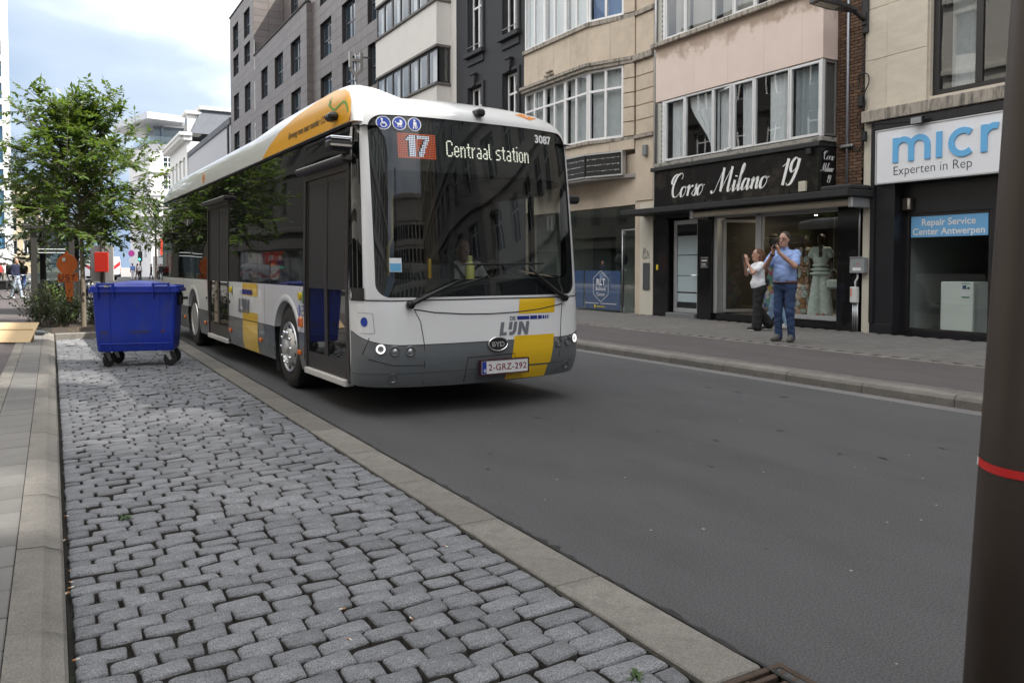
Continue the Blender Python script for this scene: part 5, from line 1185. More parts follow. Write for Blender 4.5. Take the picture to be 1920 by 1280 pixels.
for ch in 'Centraal station':
    g_ = F5[ch]
    for j, row in enumerate(g_):
        for i, c in enumerate(row):
            if c == '1':
                xx = x + i * cw * .86; zz = zt - j * chh
                b.add([fp(xx - .0066, zz - .0052, -.018), fp(xx + .0066, zz - .0052, -.018), fp(xx + .0066, zz + .0052, -.018), fp(xx - .0066, zz + .0052, -.018)], [(0, 1, 2, 3)])
    x += (len(g_[0]) + .95) * cw * .86
b.build('display_text', led_w, ds, kind='stuff')
N17 = ["000001110000111111110000"[:24]] 
n17 = ["............" , "...####.########", "..#####.########", ".######......###", "...####.....###.", "...####.....###.", "...####....###..", "...####....###..", "...####...###...", "...####...###...", "...####..####...", "...####..###....", "...####..###....", "............"]
bo, bw_ = MB(), MB()
for j in range(14):
    for i in range(24):
        row = n17[j] if j < len(n17) else ''; c = row[i - 4] if 4 <= i < 4 + len(row) else '.'
        prev = row[i - 5] if 5 <= i < 5 + len(row) else '.'; nxt = row[i - 3] if 3 <= i < 3 + len(row) else '.'
        if c != '#' and nxt == '#': continue
        xx, zz = -.875 + i * .0158, 2.680 - j * .0172
        (bw_ if c == '#' else bo).add([fp(xx - .0052, zz - .0056, -.018), fp(xx + .0052, zz - .0056, -.018), fp(xx + .0052, zz + .0056, -.018), fp(xx - .0052, zz + .0056, -.018)], [(0, 1, 2, 3)])
bo.build('display_background', led_o, ds, kind='stuff'); bw_.build('display_number', led_c, ds, kind='stuff')
# print on the windscreen: pictograms and fleet number
for k, x in enumerate((-1.0, -.855, -.71)):
    z = 2.775
    a_ = Flat(); a_.ell(x, z, .066, .066, 24); di = a_.build('pictogram', txt_white, lambda x, y, d: fp(x, y, -.010 + d), ws, lift=.001)
    a_ = Flat(); a_.ell(x, z, .058, .058, 24); a_.build('disc', pict_blue, lambda x, y, d: fp(x, y, -.010 + d), di, lift=.003)
    a_ = Flat()
    if k == 0: a_.ell(x - .012, z + .034, .010); a_.stroke([(x - .012, z + .022), (x - .008, z - .006), (x + .018, z - .006), (x + .028, z - .03)], .010, False); a_.ringe(x + .0, z - .018, .024, .024, .007, 16)
    elif k == 1: a_.poly([(x - .03, z + .004), (x + .03, z + .004), (x + .018, z - .018), (x - .016, z - .018)]); a_.poly([(x + .002, z + .006), (x + .03, z + .006), (x + .022, z + .028), (x + .002, z + .034)]); a_.ringe(x - .012, z - .03, .008, .008, .004, 10); a_.ringe(x + .014, z - .03, .008, .008, .004, 10); a_.stroke([(x - .03, z + .004), (x - .042, z + .018)], .006, False)
    else: a_.ell(x, z + .036, .010); a_.poly([(x - .014, z + .022), (x + .014, z + .022), (x + .012, z - .01), (x - .012, z - .01)]); a_.stroke([(x - .007, z - .01), (x - .014, z - .045)], .011, False); a_.stroke([(x + .007, z - .01), (x + .012, z - .045)], .011, False); a_.stroke([(x + .014, z + .02), (x + .026, z - .04)], .005, False)
    a_.build('figure', txt_white, lambda x, y, d: fp(x, y, -.010 + d), di, lift=.005)
a_ = Flat(); a_.text('3087', .66, 2.715, .115, off=.004); a_.build('fleet_number', txt_white, lambda x, y, d: fp(x, y, -.010 + d), ws, lift=.001)
a_ = Flat(); a_.rect(-1.01, 1.37, -.90, 1.50); st_ = a_.build('sticker', sign_white, lambda x, y, d: fp(x, y, -.011 + d), ws, lift=.001); a_ = Flat(); a_.rect(-1.005, 1.375, -.905, 1.45); a_.build('sticker_print', mat('sticker_blue', (.12, .40, .65), .5), lambda x, y, d: fp(x, y, -.011 + d), ws, lift=.003)
a_ = Flat(); a_.poly([(.47, 2.995), (.60, 3.03), (.76, 2.985), (.63, 2.945)]); a_.build('orange_sticker', mat('sticker_orange', (.72, .25, .03), .4), fp, bus, lift=.004)
a_ = Flat(); a_.poly([(.61, 3.0), (.63, 2.985), (.60, 2.985), (.625, 2.965), (.605, 2.99)]); a_.build('bolt_mark', txt_white, fp, bus, lift=.007)
cm = MB(); c = Vector(fp(-.02, 2.93, .02)); cm.box(c.x - .045, c.x + .045, c.y - .08, c.y + .08, c.z - .035, c.z + .04, b=.02); cm.build('front_camera', black, bus)
a_ = Flat(); a_.ringe(-1.16, .90, .0, .0, .0, 3) if False else None
# access panel with blue badge near the left corner
a_ = Flat(); a_.ell(-1.222, .905, .022, .045, 18); a_.build('badge', pict_blue, fp, bus, lift=.003)
fline('access_seam', [(-1.255, .99), (-1.16, .985), (-1.15, .80), (-1.25, .80)], .0025, mat('seam_grey', (.3, .3, .31), .6))
# wipers
for P_, B_ in ((((-.84, 1.06), (-.80, 1.085), (-.50, 1.22), (-.30, 1.30)), ((-.78, 1.13), (-.05, 1.315))), (((.93, 1.09), (.80, 1.16), (.60, 1.30), (.45, 1.42)), ((-.30, 1.44), (.66, 1.45)))):
    b = MB(); b.tube([fp(x, z, .045) for x, z in P_], [.03, .024, .016, .010], 8); c = fp(*P_[0], .03); b.lathe([(.035, -.03), (.035, .03)], c, 'y', 12); wp = b.build('wiper', black, bus, True)
    b = MB(); n = 8; b.tube([fp(B_[0][0] + (B_[1][0] - B_[0][0]) * i / n, B_[0][1] + (B_[1][1] - B_[0][1]) * i / n, .022) for i in range(n + 1)], .009, 6); b.build('blade', black, wp, True)
# --- body: coves, roof, rear, far side
YE = 12.0
Zs = [2.76 + .39 * i / 10 for i in range(11)]
def yend(z): return YE - .05 - .35 * max(0, (z - 2.6) / .55) ** 2
b = MB()
ring0 = [(-Wz(z), Yz(z) + DC, z) for z in Zs]; n = 16
topc = [fa(-1 + 2 * i / n, 3.15) for i in range(n + 1)]; ring0 = ring0[:-1] + topc + [(Wz(z), Yz(z) + DC, z) for z in Zs[::-1][1:]]
rings = [ring0]
for t in (.08, .25, .5, .75, .93): rings.append([(p[0], p[1] + (yend(p[2]) - p[1]) * t, p[2] + (.012 if abs(p[0]) < .5 else 0)) for p in ring0])
rings.append([(p[0], yend(p[2]), p[2]) for p in ring0]); rings.append([(p[0] * .93, yend(p[2]) + .05, p[2] - .06) for p in ring0])
b.ring(rings, False); b.quad(rings[-1][0], rings[-1][-1], (1.2, YE, .35), (-1.2, YE, .35)); b.build('roof', bus_white, bus, 50)
for sd in (-1, 1):       # roof-edge fairings over the batteries
    ST = [(.40, .02, .0), (.48, .50, .01), (.60, .82, .03), (.78, .95, .04), (1.05, 1.0, .045), (2.0, 1.0, .045), (3.0, .98, .04), (4.2, .86, .035), (8.0, .86, .035), (10.6, .86, .035), (11.3, .70, .02), (11.75, .3, .0), (11.93, .02, -.05)]
    G = []
    for yy, h, o in ST:
        H_ = 2.78 + .455 * h; row = []
        for u_, v_ in ((1.262, 0), (1.260, .30), (1.245, .55), (1.222, .74), (1.19, .88), (1.13, .965), (1.04, 1.0), (.90, .98), (.72, .86), (.5, .70)):
            z = 2.78 + (H_ - 2.78) * v_; row.append((sd * (u_ + o * .3), yy, z))
        G.append(row)
    if sd > 0: G = [[(x, y + 1.2, z - .05) for x, y, z in r_] for r_ in G[2:-2]]
    b = MB(); b.grid(G); b.build('roof_fairing', bus_white, bus, 50)
# warm yellow panel on the door-side fairing with its slogan
def fair(yy, z, d=0.):
    """point on the near fairing"""
    h = np.interp(yy, [.4, .48, .60, .78, 1.05, 2., 3., 4.2], [.02, .50, .82, .95, 1., 1., .98, .86]); v = (z - 2.78) / max(.02, .455 * h)
    x = np.interp(v, [0, .30, .55, .74, .88, .965, 1], [1.262, 1.260, 1.245, 1.222, 1.19, 1.13, 1.04]) + .045 * .3
    return (-(x + d), yy, z)
G = []; bot = lambda y: 2.785
def ytop(y): return float(np.interp(y, [.45, .50, .60, .80, 1.1, 1.6, 2.2, 2.8, 3.25, 3.58], [2.86, 2.97, 3.09, 3.17, 3.185, 3.17, 3.12, 3.03, 2.90, 2.787]))
for i in range(41):
    y = .45 + (3.58 - .45) * i / 40; G.append([fair(y, 2.785 + (ytop(y) - 2.785) * j / 8, .004) for j in range(9)])
b = MB(); b.grid(G); yp = b.build('slogan_panel', bus_orange_y, bus, True)
side = lambda y0, z0, z_off=0: (lambda x, y, d: fair(y0 - x, z0 + y, .004 + d))
a_ = Flat(); a_.text('Beweeg mee naar minder CO', 0, 0, .108, shear=.2, off=.001); a_.text('2', 1.46, -.02, .06, shear=.2); a_.build('slogan', mat('slogan_black', (.03, .028, .025), .5), side(2.42, 2.875), yp)
a_ = Flat(); a_.stroke([(-.02, .0), (.12, -.06), (.25, -.04), (.36, -.02), (.44, -.06), (.50, -.14)], .022); a_.ell(-.04, .03, .035, .028); a_.stroke([(-.03, .05), (-.03, .10)], .012, False); a_.stroke([(-.06, .04), (-.075, .09)], .012, False); a_.build('plug_mark', mat('plug_green', (.10, .34, .06), .5), side(1.0, 3.02), yp)
b = MB(); b.box(-1.37, -1.26, .74, .92, 2.84, 2.92, b=.03); sc_ = b.build('side_camera', black, bus)
b = MB(); b.box(-1.375, -1.37, .78, .83, 2.87, 2.895); b.build('camera_lens', mat('lens_grey', (.3, .3, .3), .1), sc_)
def spt(y, z, d=0.): return (-(Wz(z) + d), y, z)
a_ = Flat(); a_.poly([(0, -.10), (.10, 0), (0, .10), (-.10, 0)]); a_.build('orange_sticker', MATS['sticker_orange'], lambda x, y, d: fair(7.35, 2.95, .02) and (-(1.262 + .012 + d), 7.35 - x, 2.90 + y), bus, lift=.004)
G = [[fa(-1 + .20 * i / 8, 2.785 + (3.06 - .10 * (i / 8) ** 2 - 2.785) * j / 6, .006) for j in range(7)] for i in range(9)]; b = MB(); b.grid(G); b.build('slogan_panel', bus_orange_y, bus, True)
# core that closes the inside of the saloon behind the driver
b = MB(); b.box(-1.20, 1.20, 2.05, 11.9, .36, 2.74); b.build('saloon', ind_black, bus)
b = MB(); b.box(-1.10, 1.12, .22, 11.6, .30, .358); b.build('floor', ind_black, bus)
# lower side panels with wheel arches
AX = (2.60, 8.43); AR = .53; AZ = .49
def low(y0, y1, z0, z1, m_, name, d=0., sd=-1):
    """flat panel with the wheel arches cut away"""
    n = max(2, int((y1 - y0) / .04)); b = MB()
    for i in range(n):
        a, c = y0 + (y1 - y0) * i / n, y0 + (y1 - y0) * (i + 1) / n; zz = []
        for y in (a, c):
            lo = z0
            for ax in AX:
                if abs(y - ax) < AR: lo = max(lo, AZ + math.sqrt(max(0, AR ** 2 - (y - ax) ** 2)))
            zz.append(min(lo, z1))
        if zz[0] >= z1 and zz[1] >= z1: continue
        m = 3; G = [[(sd * (Wz(zz[k] + (z1 - zz[k]) * j / m) + d), (a, c)[k], zz[k] + (z1 - zz[k]) * j / m) for k in (0, 1)] for j in range(m + 1)]
        b.grid(G)
    return b.build(name, m_, bus, 40)
ZG = .685
segs = [(1.90, 3.88), (4.72, 5.60), (7.09, 8.0), (8.0, 10.4), (10.4, 11.95)]
segs = [(1.90, 3.55), (3.55, 5.60), (7.09, 9.4), (9.4, 11.95)]
for y0, y1 in segs:
    low(y0 + .004, y1 - .004, ZG + .003, 1.20, bus_white, 'side_panel')
for y0, y1 in ((1.90, 2.60), (2.60, 3.55), (3.55, 5.60), (7.09, 8.43), (8.43, 9.4), (9.4, 11.95)): low(y0 + (.004 if y0 not in AX else 0), y1 - (.004 if y1 not in AX else 0), .27, ZG - .003, bus_grey, 'skirt_panel')
low(.47, .53, .30, 2.74, bus_white, 'corner_panel'); low(3.89, 4.71, .275, ZG - .01, bus_yellow, 'stripe', .004); low(3.89, 4.71, ZG + .003, .80, bus_yellow, 'stripe', .004); low(3.89, 4.71, 1.02, 1.195, bus_yellow, 'stripe', .004)
low(1.9, 11.9, ZG - .006, ZG + .006, seamm, 'seam', -.012); low(.5, 11.95, .30, 1.2, bus_white, 'far_side_panel', 0, 1)
for ax in AX:            # arch rings and wheel wells
    b = MB(); rr_ = []
    for r, dx in ((AR - .002, -.10), (AR - .002, .006), (AR + .012, .012), (AR + .06, .009), (AR + .075, .001)):
        rr_.append([(-(1.275 + dx), ax + r * math.cos(a), AZ + r * math.sin(a)) for a in [R(21.6 + 136.8 * i / 28) for i in range(29)]])
    b.ring(rr_, False); b.build('wheel_arch', bus_white, bus, 50)
    b = MB(); b.ring([[(x, ax + (AR + .02) * math.cos(a), AZ + (AR + .02) * math.sin(a)) for a in [R(-40 + 260 * i / 20) for i in range(21)]] for x in (-1.26, -.7)], False, cap1=True); b.build('wheel_well', black, bus)
a_ = Flat(); logo(a_, 0, 0, .20, 1.15); a_.text('DE', .10, .26, .08); a_.build('logo_letters', logo_grey, lambda x, y, d: spt(4.95 - x, .775 + y, .004 + d), bus, lift=.004)
a_ = Flat()
for x0, x1 in ((.24, .46), (.48, .58), (.60, .67), (.69, .73), (.75, .78), (.80, .82)): a_.rect(x0, .262, x1, .33)
a_.build('logo_dashes', logo_blue, lambda x, y, d: spt(4.95 - x, .775 + y, .004 + d), bus, lift=.004)
for y, z, w in ((2.05, .46, .05), (3.72, .47, .05), (5.45, .48, .05), (7.3, .48, .05), (9.2, .48, .05), (2.0, .80, .06)):
    b = MB(); b.box(-1.302, -1.27, y - w, y + w, z - .028 * (2 if z > .7 else 1), z + .028 * (2 if z > .7 else 1), b=.012); b.build('marker_lamp', amber, bus)
for y, z in ((2.02, 1.09), (5.42, 1.08)):
    b = MB(); b.lathe([(.045, -1.30), (.045, -1.27)], (0, y, z), 'x', 12); b.build('door_button', mat('button_yellow', (.65, .48, .02), .4), bus); 
    a_ = Flat(); a_.rect(0, 0, .05, .14); a_.build('button_sticker', mat('sticker_green', (.08, .2, .06), .5), lambda x, yy, d: spt(y - .06 - x, z - .08 + yy, d), bus)
a_ = Flat(); a_.ell(2.0, .93, .05, .062); a_.build('pictogram', pict_blue, lambda x, y, d: spt(2.07 - (x - 2.0), y, d), bus); a_ = Flat(); a_.ell(0, .04, .012); a_.rect(-.013, -.04, .013, .026); a_.build('figure', txt_white, lambda x, y, d: spt(2.07 - x, .93 + y, .003 + d), bus)
a_ = Flat(); a_.stroke([(.0, .05), (.06, .05), (.06, .0), (.0, .0), (.0, -.05), (.06, -.05)], .014, False); a_.build('charge_mark', txt_black, lambda x, y, d: spt(1.98 - x, .93 + y, d), bus)
for y, z in ((5.5, .9), (7.2, .9), (10.5, .9)):
    b = MB(); b.lathe([(.025, -1.285), (.02, -1.27)], (0, y, z), 'x', 10); b.build('lock', black, bus)
# glazing band on the door side
for y0, y1 in ((1.87, 3.88), (3.88, 5.58), (7.10, 9.5), (9.5, 11.93)):
    G = [[spt(y, 1.215 + 1.55 * j / 8, .002) for y in (y0 + .005, y1 - .005)] for j in range(9)]; b = MB(); b.grid(G); b.build('side_window', bus_glass, bus, True)
for y0, y1 in ((.53, 1.87), (5.58, 7.10)):
    G = [[spt(y, 2.46 + .31 * j / 4, .002) for y in (y0 + .005, y1 - .005)] for j in range(5)]; b = MB(); b.grid(G); b.build('side_window', bus_glass, bus, True)
G = [[spt(y, z, -.012) for y in (.50, 11.94)] for z in (1.19, 1.8, 2.4, 2.78)]; b = MB(); b.grid(G); b.build('window_surround', seamm, bus)
b = MB(); b.tube([spt(.52, 2.775, .012), spt(11.9, 2.775, .012)], .016, 6); b.build('gutter', seamm, bus, True)
# doors
def door(y0, y1, name, leaves=2):
    d_ = MB(); 
    for y in (y0, y1): d_.ring([[spt(y + (.035 if s_ else -.035), z, dd) for s_, dd in ((0, -.05), (0, .012), (1, .012), (1, -.05))] for z in (.30, 1.3, 2.38)], True, True, True)
    d_.box(-1.27, -1.21, y0 - .03, y1 + .03, 2.34, 2.42)
    dr_ = d_.build(name, trim, bus)
    b = MB(); b.box(-1.36, -1.235, y0 - .10, y1 + .06, 2.405, 2.475, b=.02); b.build('header', trim, dr_)
    b = MB(); b.box(-1.30, -1.20, y0 + .03, y1 - .03, .262, .325, b=.006); b.build('sill', mat('sill_white', (.62, .60, .56), .5), dr_)
    w = (y1 - y0 - .07) / leaves
    for k in range(leaves):
        a, c = y0 + .035 + k * w, y0 + .035 + (k + 1) * w; l = MB()
        for aa, cc in ((a + .002, a + .045), (c - .045, c - .002)): l.ring([[spt(y, z, dd) for y, dd in ((aa, -.045), (aa, -.006), (cc, -.006), (cc, -.045))] for z in (.335, 1.3, 2.335)], True, True, True)
        l.box(-1.262, -1.225, a + .046, c - .046, .335, .50); l.box(-1.245, -1.21, a + .046, c - .046, 2.28, 2.335); lf_ = l.build('leaf', trim, dr_)
        b = MB(); b.grid([[spt(y, z, -.02) for y in (a + .046, c - .046)] for z in (.50, .9, 1.3, 1.8, 2.28)]); b.build('pane', mat('door_glass', (.012, .013, .013), .015, spec=.5, wave=(.7, .004)), lf_)
        if name == 'front_door':
            a_ = Flat(); a_.ell(0, 0, .035, .05, 16); a_.build('door_sticker', txt_white, lambda x, y, d: spt((a + c) / 2 - .1 + x, 2.13 + y, -.018 + d), lf_)
    return dr_
door(.545, 1.86, 'front_door'); door(5.60, 7.08, 'middle_door')
# wedge of dark glass between door and A-pillar
G = [[fa(-1 + .22 * i / 6, 1.22 + 1.54 * j / 8, .003) for i in range(7)] for j in range(9)]; b = MB(); b.grid(G); b.build('quarter_window', bus_glass, bus, True)
G = [[fa(-1 + .24 * i / 6, z, .006) for i in range(7)] for z in (1.10, 1.16, 1.22)]; b = MB(); b.grid(G); qb = b.build('quarter_trim', black, bus, True)
a_ = Flat(); a_.stroke([(0, .05), (0, -.05)], .012, False); a_.stroke([(0, 0), (.03, 0)], .012, False); a_.stroke([(.03, .03), (.03, -.03)], .012, False); a_.build('trim_mark', txt_white, lambda x, y, d: (-(1.272 + d), .44 - x, 1.15 + y), qb, lift=.012)
# mirror units
b = MB(); b.box(-1.50, -1.27, .36, .52, 2.50, 2.60, b=.025); mi_ = b.build('mirror_unit', black, bus)
b = MB(); b.box(-1.49, -1.28, .355, .51, 2.602, 2.625, b=.008); b.build('mirror_cover', chrome, mi_); b = MB(); b.box(-1.495, -1.29, .352, .36, 2.53, 2.55); b.build('mirror_strip', chrome, mi_)
b = MB(); b.box(1.27, 1.42, .42, .55, 2.12, 2.22, b=.03); b.build('mirror_unit', black, bus)
# wheels
tyre_m = mat('tyre', (.020, .019, .018), .8, var=.3, vscale=12, col2=(.05, .045, .04), c2scale=6, c2lo=.55, c2hi=.8)
rim_m = mat('rim_silver', (.62, .62, .61), .33, .75, var=.1, vscale=6)
for ax, hub in ((2.52, 1), (8.36, 0)):
    for sd in (-1, 1):
        b = MB(); b.lathe([(.29, -.02), (.30, .005), (.36, .012), (.43, .008), (.468, -.018), (.479, -.05), (.479, -.24), (.46, -.28), (.30, -.28)], (0, 0, 0), 'x', 44); b.v = [(-sd * 0 + sd * (1.25 + p[0]), ax + p[1], .479 + p[2]) for p in b.v]
        wh_ = b.build('wheel', tyre_m, bus, 40)
        if sd > 0: continue
        b = MB(); P_ = [(.295, .004), (.29, .018), (.275, .012), (.262, -.02), (.255, -.05), (.20, .035), (.165, .05), (.16, .05), (.15, .02), (.10, .02), (.095, .075), (.07, .085), (.0, .088)] if hub else [(.295, .004), (.29, .018), (.27, .008), (.255, -.06), (.235, -.10), (.17, -.13), (.15, -.13), (.12, -.10), (.10, -.04), (.0, -.03)]
        b.lathe(P_, ax='x', n=40); b.v = [(-(1.25 + p[0]), ax + p[1], .479 + p[2]) for p in b.v]; rim_ = b.build('rim', rim_m, wh_, 35)
        if hub:
            b = MB(); hm_ = MB()
            for i in range(10):
                a = 2 * math.pi * i / 10; b.lathe([(.016, .03), (.016, .058), (.010, .068), (.0, .068)], (0, .183 * math.cos(a), .183 * math.sin(a)), 'x', 8)
                a += .31; hm_.lathe([(.021, -.03), (.021, .012), (.0, .012)], (0, .238 * math.cos(a), .238 * math.sin(a)), 'x', 10)
            b.v = [(-(1.25 + p[0]), ax + p[1], .479 + p[2]) for p in b.v]; b.build('wheel_nuts', chrome, rim_, 35, 'stuff')
            hm_.v = [(-(1.25 + p[0]), ax + p[1], .479 + p[2]) for p in hm_.v]; hm_.build('rim_holes', black, rim_, False, 'stuff')
# --- cab
b = MB(); G = []
for i in range(25):
    x = -1.15 + 2.3 * i / 24; hgt = 1.17 + (.16 * math.exp(-((x - .55) / .38) ** 2)); f0 = fp(x, 1.17, -.04)
    G.append([(x, f0[1], 1.14), (x, f0[1] + .08, hgt - .01), (x, f0[1] + .45, hgt + .02), (x, f0[1] + .62, hgt - .25), (x, f0[1] + .62, .4)])
b.grid(G); dash = b.build('dashboard', mat('dash_grey', (.045, .05, .055), .6), bus, 60)
b = MB(); T = Matrix.Translation((.52, .98, 1.30)) @ Matrix.Rotation(R(-55), 4, 'X'); b.tube([T @ Vector((.22 * math.cos(2 * math.pi * i / 24), .22 * math.sin(2 * math.pi * i / 24), 0)) for i in range(25)], .016, 8); b.tube([T @ Vector((-.2, 0, 0)), T @ Vector((.2, 0, 0))], .014, 6); b.tube([T @ Vector((0, 0, 0)), T @ Vector((0, 0, -.35))], .03, 8); b.build('steering_wheel', black, bus, True)
b = MB(); b.box(.26, .82, 1.45, 1.98, .75, .88, b=.04); b.box(.28, .80, 1.88, 2.0, .88, 1.62, b=.05); b.box(.40, .68, 1.88, 1.98, 1.63, 1.90, b=.05); b.build('driver_seat', mat('seat_dark', (.02, .022, .03), .8), bus)
b = MB(); b.tube([(-.72, .85, .4), (-.72, .85, 1.62), (-.70, .80, 1.72), (-.70, .80, 2.5)], .018, 8); b.build('grab_pole', mat('pole_yellow', (.62, .44, .05), .4), bus, True)
b = MB(); b.box(-.34, .18, 1.15, 1.22, .4, 1.45, b=.02); b.build('cab_gate', mat('cab_grey', (.05, .055, .06), .5), bus)
b = MB(); b.box(.45, 1.18, .75, 1.95, 2.22, 2.40, b=.03); b.build('cab_locker', mat('locker_grey', (.09, .09, .085), .6), bus)
b = MB(); b.box(.14, .20, 1.15, 2.0, .4, 2.3); b.build('cab_partition', mat('partition_dark', (.03, .032, .033), .4), bus)
b = MB(); b.quad((-1.2, .3, 2.74), (1.2, .3, 2.74), (1.2, 2.05, 2.74), (-1.2, 2.05, 2.74)); b.build('cab_ceiling', mat('ceiling_grey', (.08, .08, .08), .7), bus)
# driver's side window with posts (you look out through it)
b = MB()
for y in (.50, 1.16, 1.98): b.ring([[(Wz(z) + dd, y + s_, z) for s_, dd in ((-.03, 0), (-.03, -.05), (.03, -.05), (.03, 0))] for z in (1.2, 1.8, 2.32)], True, True, True)
b.box(1.20, 1.26, .5, 2.0, 2.30, 2.76); b.box(1.20, 1.262, .5, 2.0, 1.19, 1.32); b.build('driver_window', black, bus)
b = MB(); b.grid([[(Wz(z) - .02, y, z) for y in (.5, 2.0)] for z in (1.3, 1.8, 2.32)]); b.build('driver_window_pane', glass('cab_glass', (.7, .73, .73), .7), bus)
G = [[(Wz(z), y, z) for y in (2.0, 11.95)] for z in (1.2, 1.6, 2.0, 2.4, 2.78)]; b = MB(); b.grid(G); b.build('far_window_band', bus_glass, bus)
bt = thing('bottle', 'pale yellow bottle standing on the bus dashboard behind windscreen', 'bottle', (3.732, 6.81, 0), TH)
b = MB(); b.lathe([(.045, 1.17), (.048, 1.19), (.048, 1.42), (.036, 1.46), (.028, 1.48)], (.04, .50, .0), 'z', 16); b.build('body', mat('bottle_yellow', (.85, .78, .22), .4), bt, 40); b = MB(); b.lathe([(.028, 1.482), (.026, 1.53), (.0, 1.535)], (.04, .50, 0), 'z', 12); b.build('cap', mat('bottle_cap', (.7, .68, .3), .4), bt, 40)
yh = MB(); yh.lathe([(.018, 1.30), (.02, 1.31), (.02, 1.47), (.015, 1.5)], (-.40, .55, 0), 'z', 10); yh.build('handle', mat('handle_yellow', (.75, .45, .03), .4), bus, 40)
ppr = MB(); ppr.quad((.66, .30, 1.345), (1.08, .42, 1.30), (1.08, .62, 1.33), (.66, .56, 1.38)); ppr.build('route_card', mat('card_orange', (.55, .35, .22), .6, col2=(.7, .66, .6), c2scale=14), bus)
# ================================================================ people: one continuous surface each, grown from a distance field
def sdf_mesh(name, prims, mats, res=.012, fold=()):
    """prims: (kind, mat, k, data): capsule ('c', m, k, a, b, ra, rb, [flatten vec, factor]) or ellipsoid ('e', m, k, centre, radii)"""
    lo = np.full(3, 1e9); hi = -lo; bx = []
    for p in prims:
        if p[0] == 'c': a, b, r = np.array(p[3], float), np.array(p[4], float), max(p[5], p[6]); l, h = np.minimum(a, b) - r, np.maximum(a, b) + r
        else: c, r = np.array(p[3], float), np.array(p[4], float); l, h = c - r, c + r
        bx.append((l, h)); lo = np.minimum(lo, l); hi = np.maximum(hi, h)
    lo -= 4 * res; hi += 4 * res; n = np.ceil((hi - lo) / res).astype(int) + 1
    D = np.full(n, .08); Mt = np.zeros(n, int); Bd = np.full(n, 1e3)
    for p, (l, h) in zip(prims, bx):
        k = p[2]; mg = .05 + k
        i0 = np.maximum(0, np.floor((l - mg - lo) / res).astype(int)); i1 = np.minimum(n, np.ceil((h + mg - lo) / res).astype(int) + 1)
        s = tuple(slice(a, b) for a, b in zip(i0, i1))
        X, Y, Z = np.meshgrid(*[lo[q] + res * np.arange(i0[q], i1[q]) for q in range(3)], indexing='ij')
        if p[0] == 'c':
            a, b = np.array(p[3], float), np.array(p[4], float); ba = b - a; L2 = max(1e-9, ba @ ba)
            t = np.clip(((X - a[0]) * ba[0] + (Y - a[1]) * ba[1] + (Z - a[2]) * ba[2]) / L2, 0, 1)
            d = np.sqrt((X - a[0] - t * ba[0]) ** 2 + (Y - a[1] - t * ba[1]) ** 2 + (Z - a[2] - t * ba[2]) ** 2) - (p[5] + (p[6] - p[5]) * t)
        else:
            c, r = p[3], p[4]; q = np.sqrt(((X - c[0]) / r[0]) ** 2 + ((Y - c[1]) / r[1]) ** 2 + ((Z - c[2]) / r[2]) ** 2); q2 = np.sqrt(((X - c[0]) / r[0] ** 2) ** 2 + ((Y - c[1]) / r[1] ** 2) ** 2 + ((Z - c[2]) / r[2] ** 2) ** 2)
            d = q * (q - 1) / np.maximum(q2, 1e-6)
        if p[1] in fold: d = d + .006 * np.sin(X * 31 + 3 * np.sin(Z * 17)) * np.sin(Z * 23 + 4 * X + 2 * np.sin(Y * 21))
        o = D[s]
        hh = np.clip(.5 + .5 * (o - d) / k, 0, 1); D[s] = o * (1 - hh) + d * hh - k * hh * (1 - hh)
        m = d < Bd[s]; Mt[s] = np.where(m, p[1], Mt[s]); Bd[s] = np.minimum(Bd[s], d)
    S = D < 0
    cell = np.zeros(np.array(n) - 1, int); crn = [(i, j, k) for i in (0, 1) for j in (0, 1) for k in (0, 1)]
    sl_ = lambda c: tuple(slice(c[q], n[q] - 1 + c[q]) for q in range(3))
    for c in crn: cell += S[sl_(c)]
    act = (cell > 0) & (cell < 8); idx = -np.ones(act.shape, int); ai = np.argwhere(act); idx[act] = np.arange(len(ai))
    P = np.zeros((len(ai), 3)); C = np.zeros(len(ai))
    for c in crn:
        for ax in range(3):
            if c[ax]: continue
            e_ = list(c); e_[ax] = 1
            d0 = D[tuple((ai + c).T)]; d1 = D[tuple((ai + e_).T)]; m = (d0 < 0) != (d1 < 0); t = np.where(m, d0 / np.where(m, d0 - d1, 1), 0)
            q = np.array(c, float)[None].repeat(len(ai), 0); q[:, ax] = t; P += q * m[:, None]; C += m
    P = lo + res * (ai + P / C[:, None]); mt = Mt[tuple(ai.T)]
    F = []; fm = []
    for ax in range(3):
        a1, a2 = (ax + 1) % 3, (ax + 2) % 3
        s0 = [slice(0, n[q]) for q in range(3)]; s1 = list(s0); s0[ax] = slice(0, n[ax] - 1); s1[ax] = slice(1, n[ax])
        e = np.argwhere(S[tuple(s0)] != S[tuple(s1)])
        for v in e:
            if v[a1] == 0 or v[a2] == 0: continue
            q = []
            for da, db in ((0, 0), (-1, 0), (-1, -1), (0, -1)):
                w = v.copy(); w[a1] += da; w[a2] += db; q.append(idx[tuple(w)])
            if min(q) < 0: continue
            if not S[tuple(v)]: q = q[::-1]
            F.append(q); fm.append(mt[q[0]])
    me = bpy.data.meshes.new(name); me.from_pydata(P.tolist(), [], [tuple(map(int, f)) for f in F])
    for m in mats: me.materials.append(m)
    me.polygons.foreach_set('material_index', [int(x) for x in fm]); me.polygons.foreach_set('use_smooth', [True] * len(F)); me.update(); return me
skin = mat('skin', (.44, .25, .18), .5, var=.06, vscale=8); skin_d = mat('skin_dark', (.055, .032, .022), .35)
hair_g = mat('hair_dark_grey', (.035, .028, .025), .7, var=.3, vscale=30); hair_b = mat('hair_auburn', (.105, .042, .020), .6, var=.35, vscale=25, stretch=(1, 1, .2)); hair_k = mat('hair_black', (.02, .016, .014), .6)
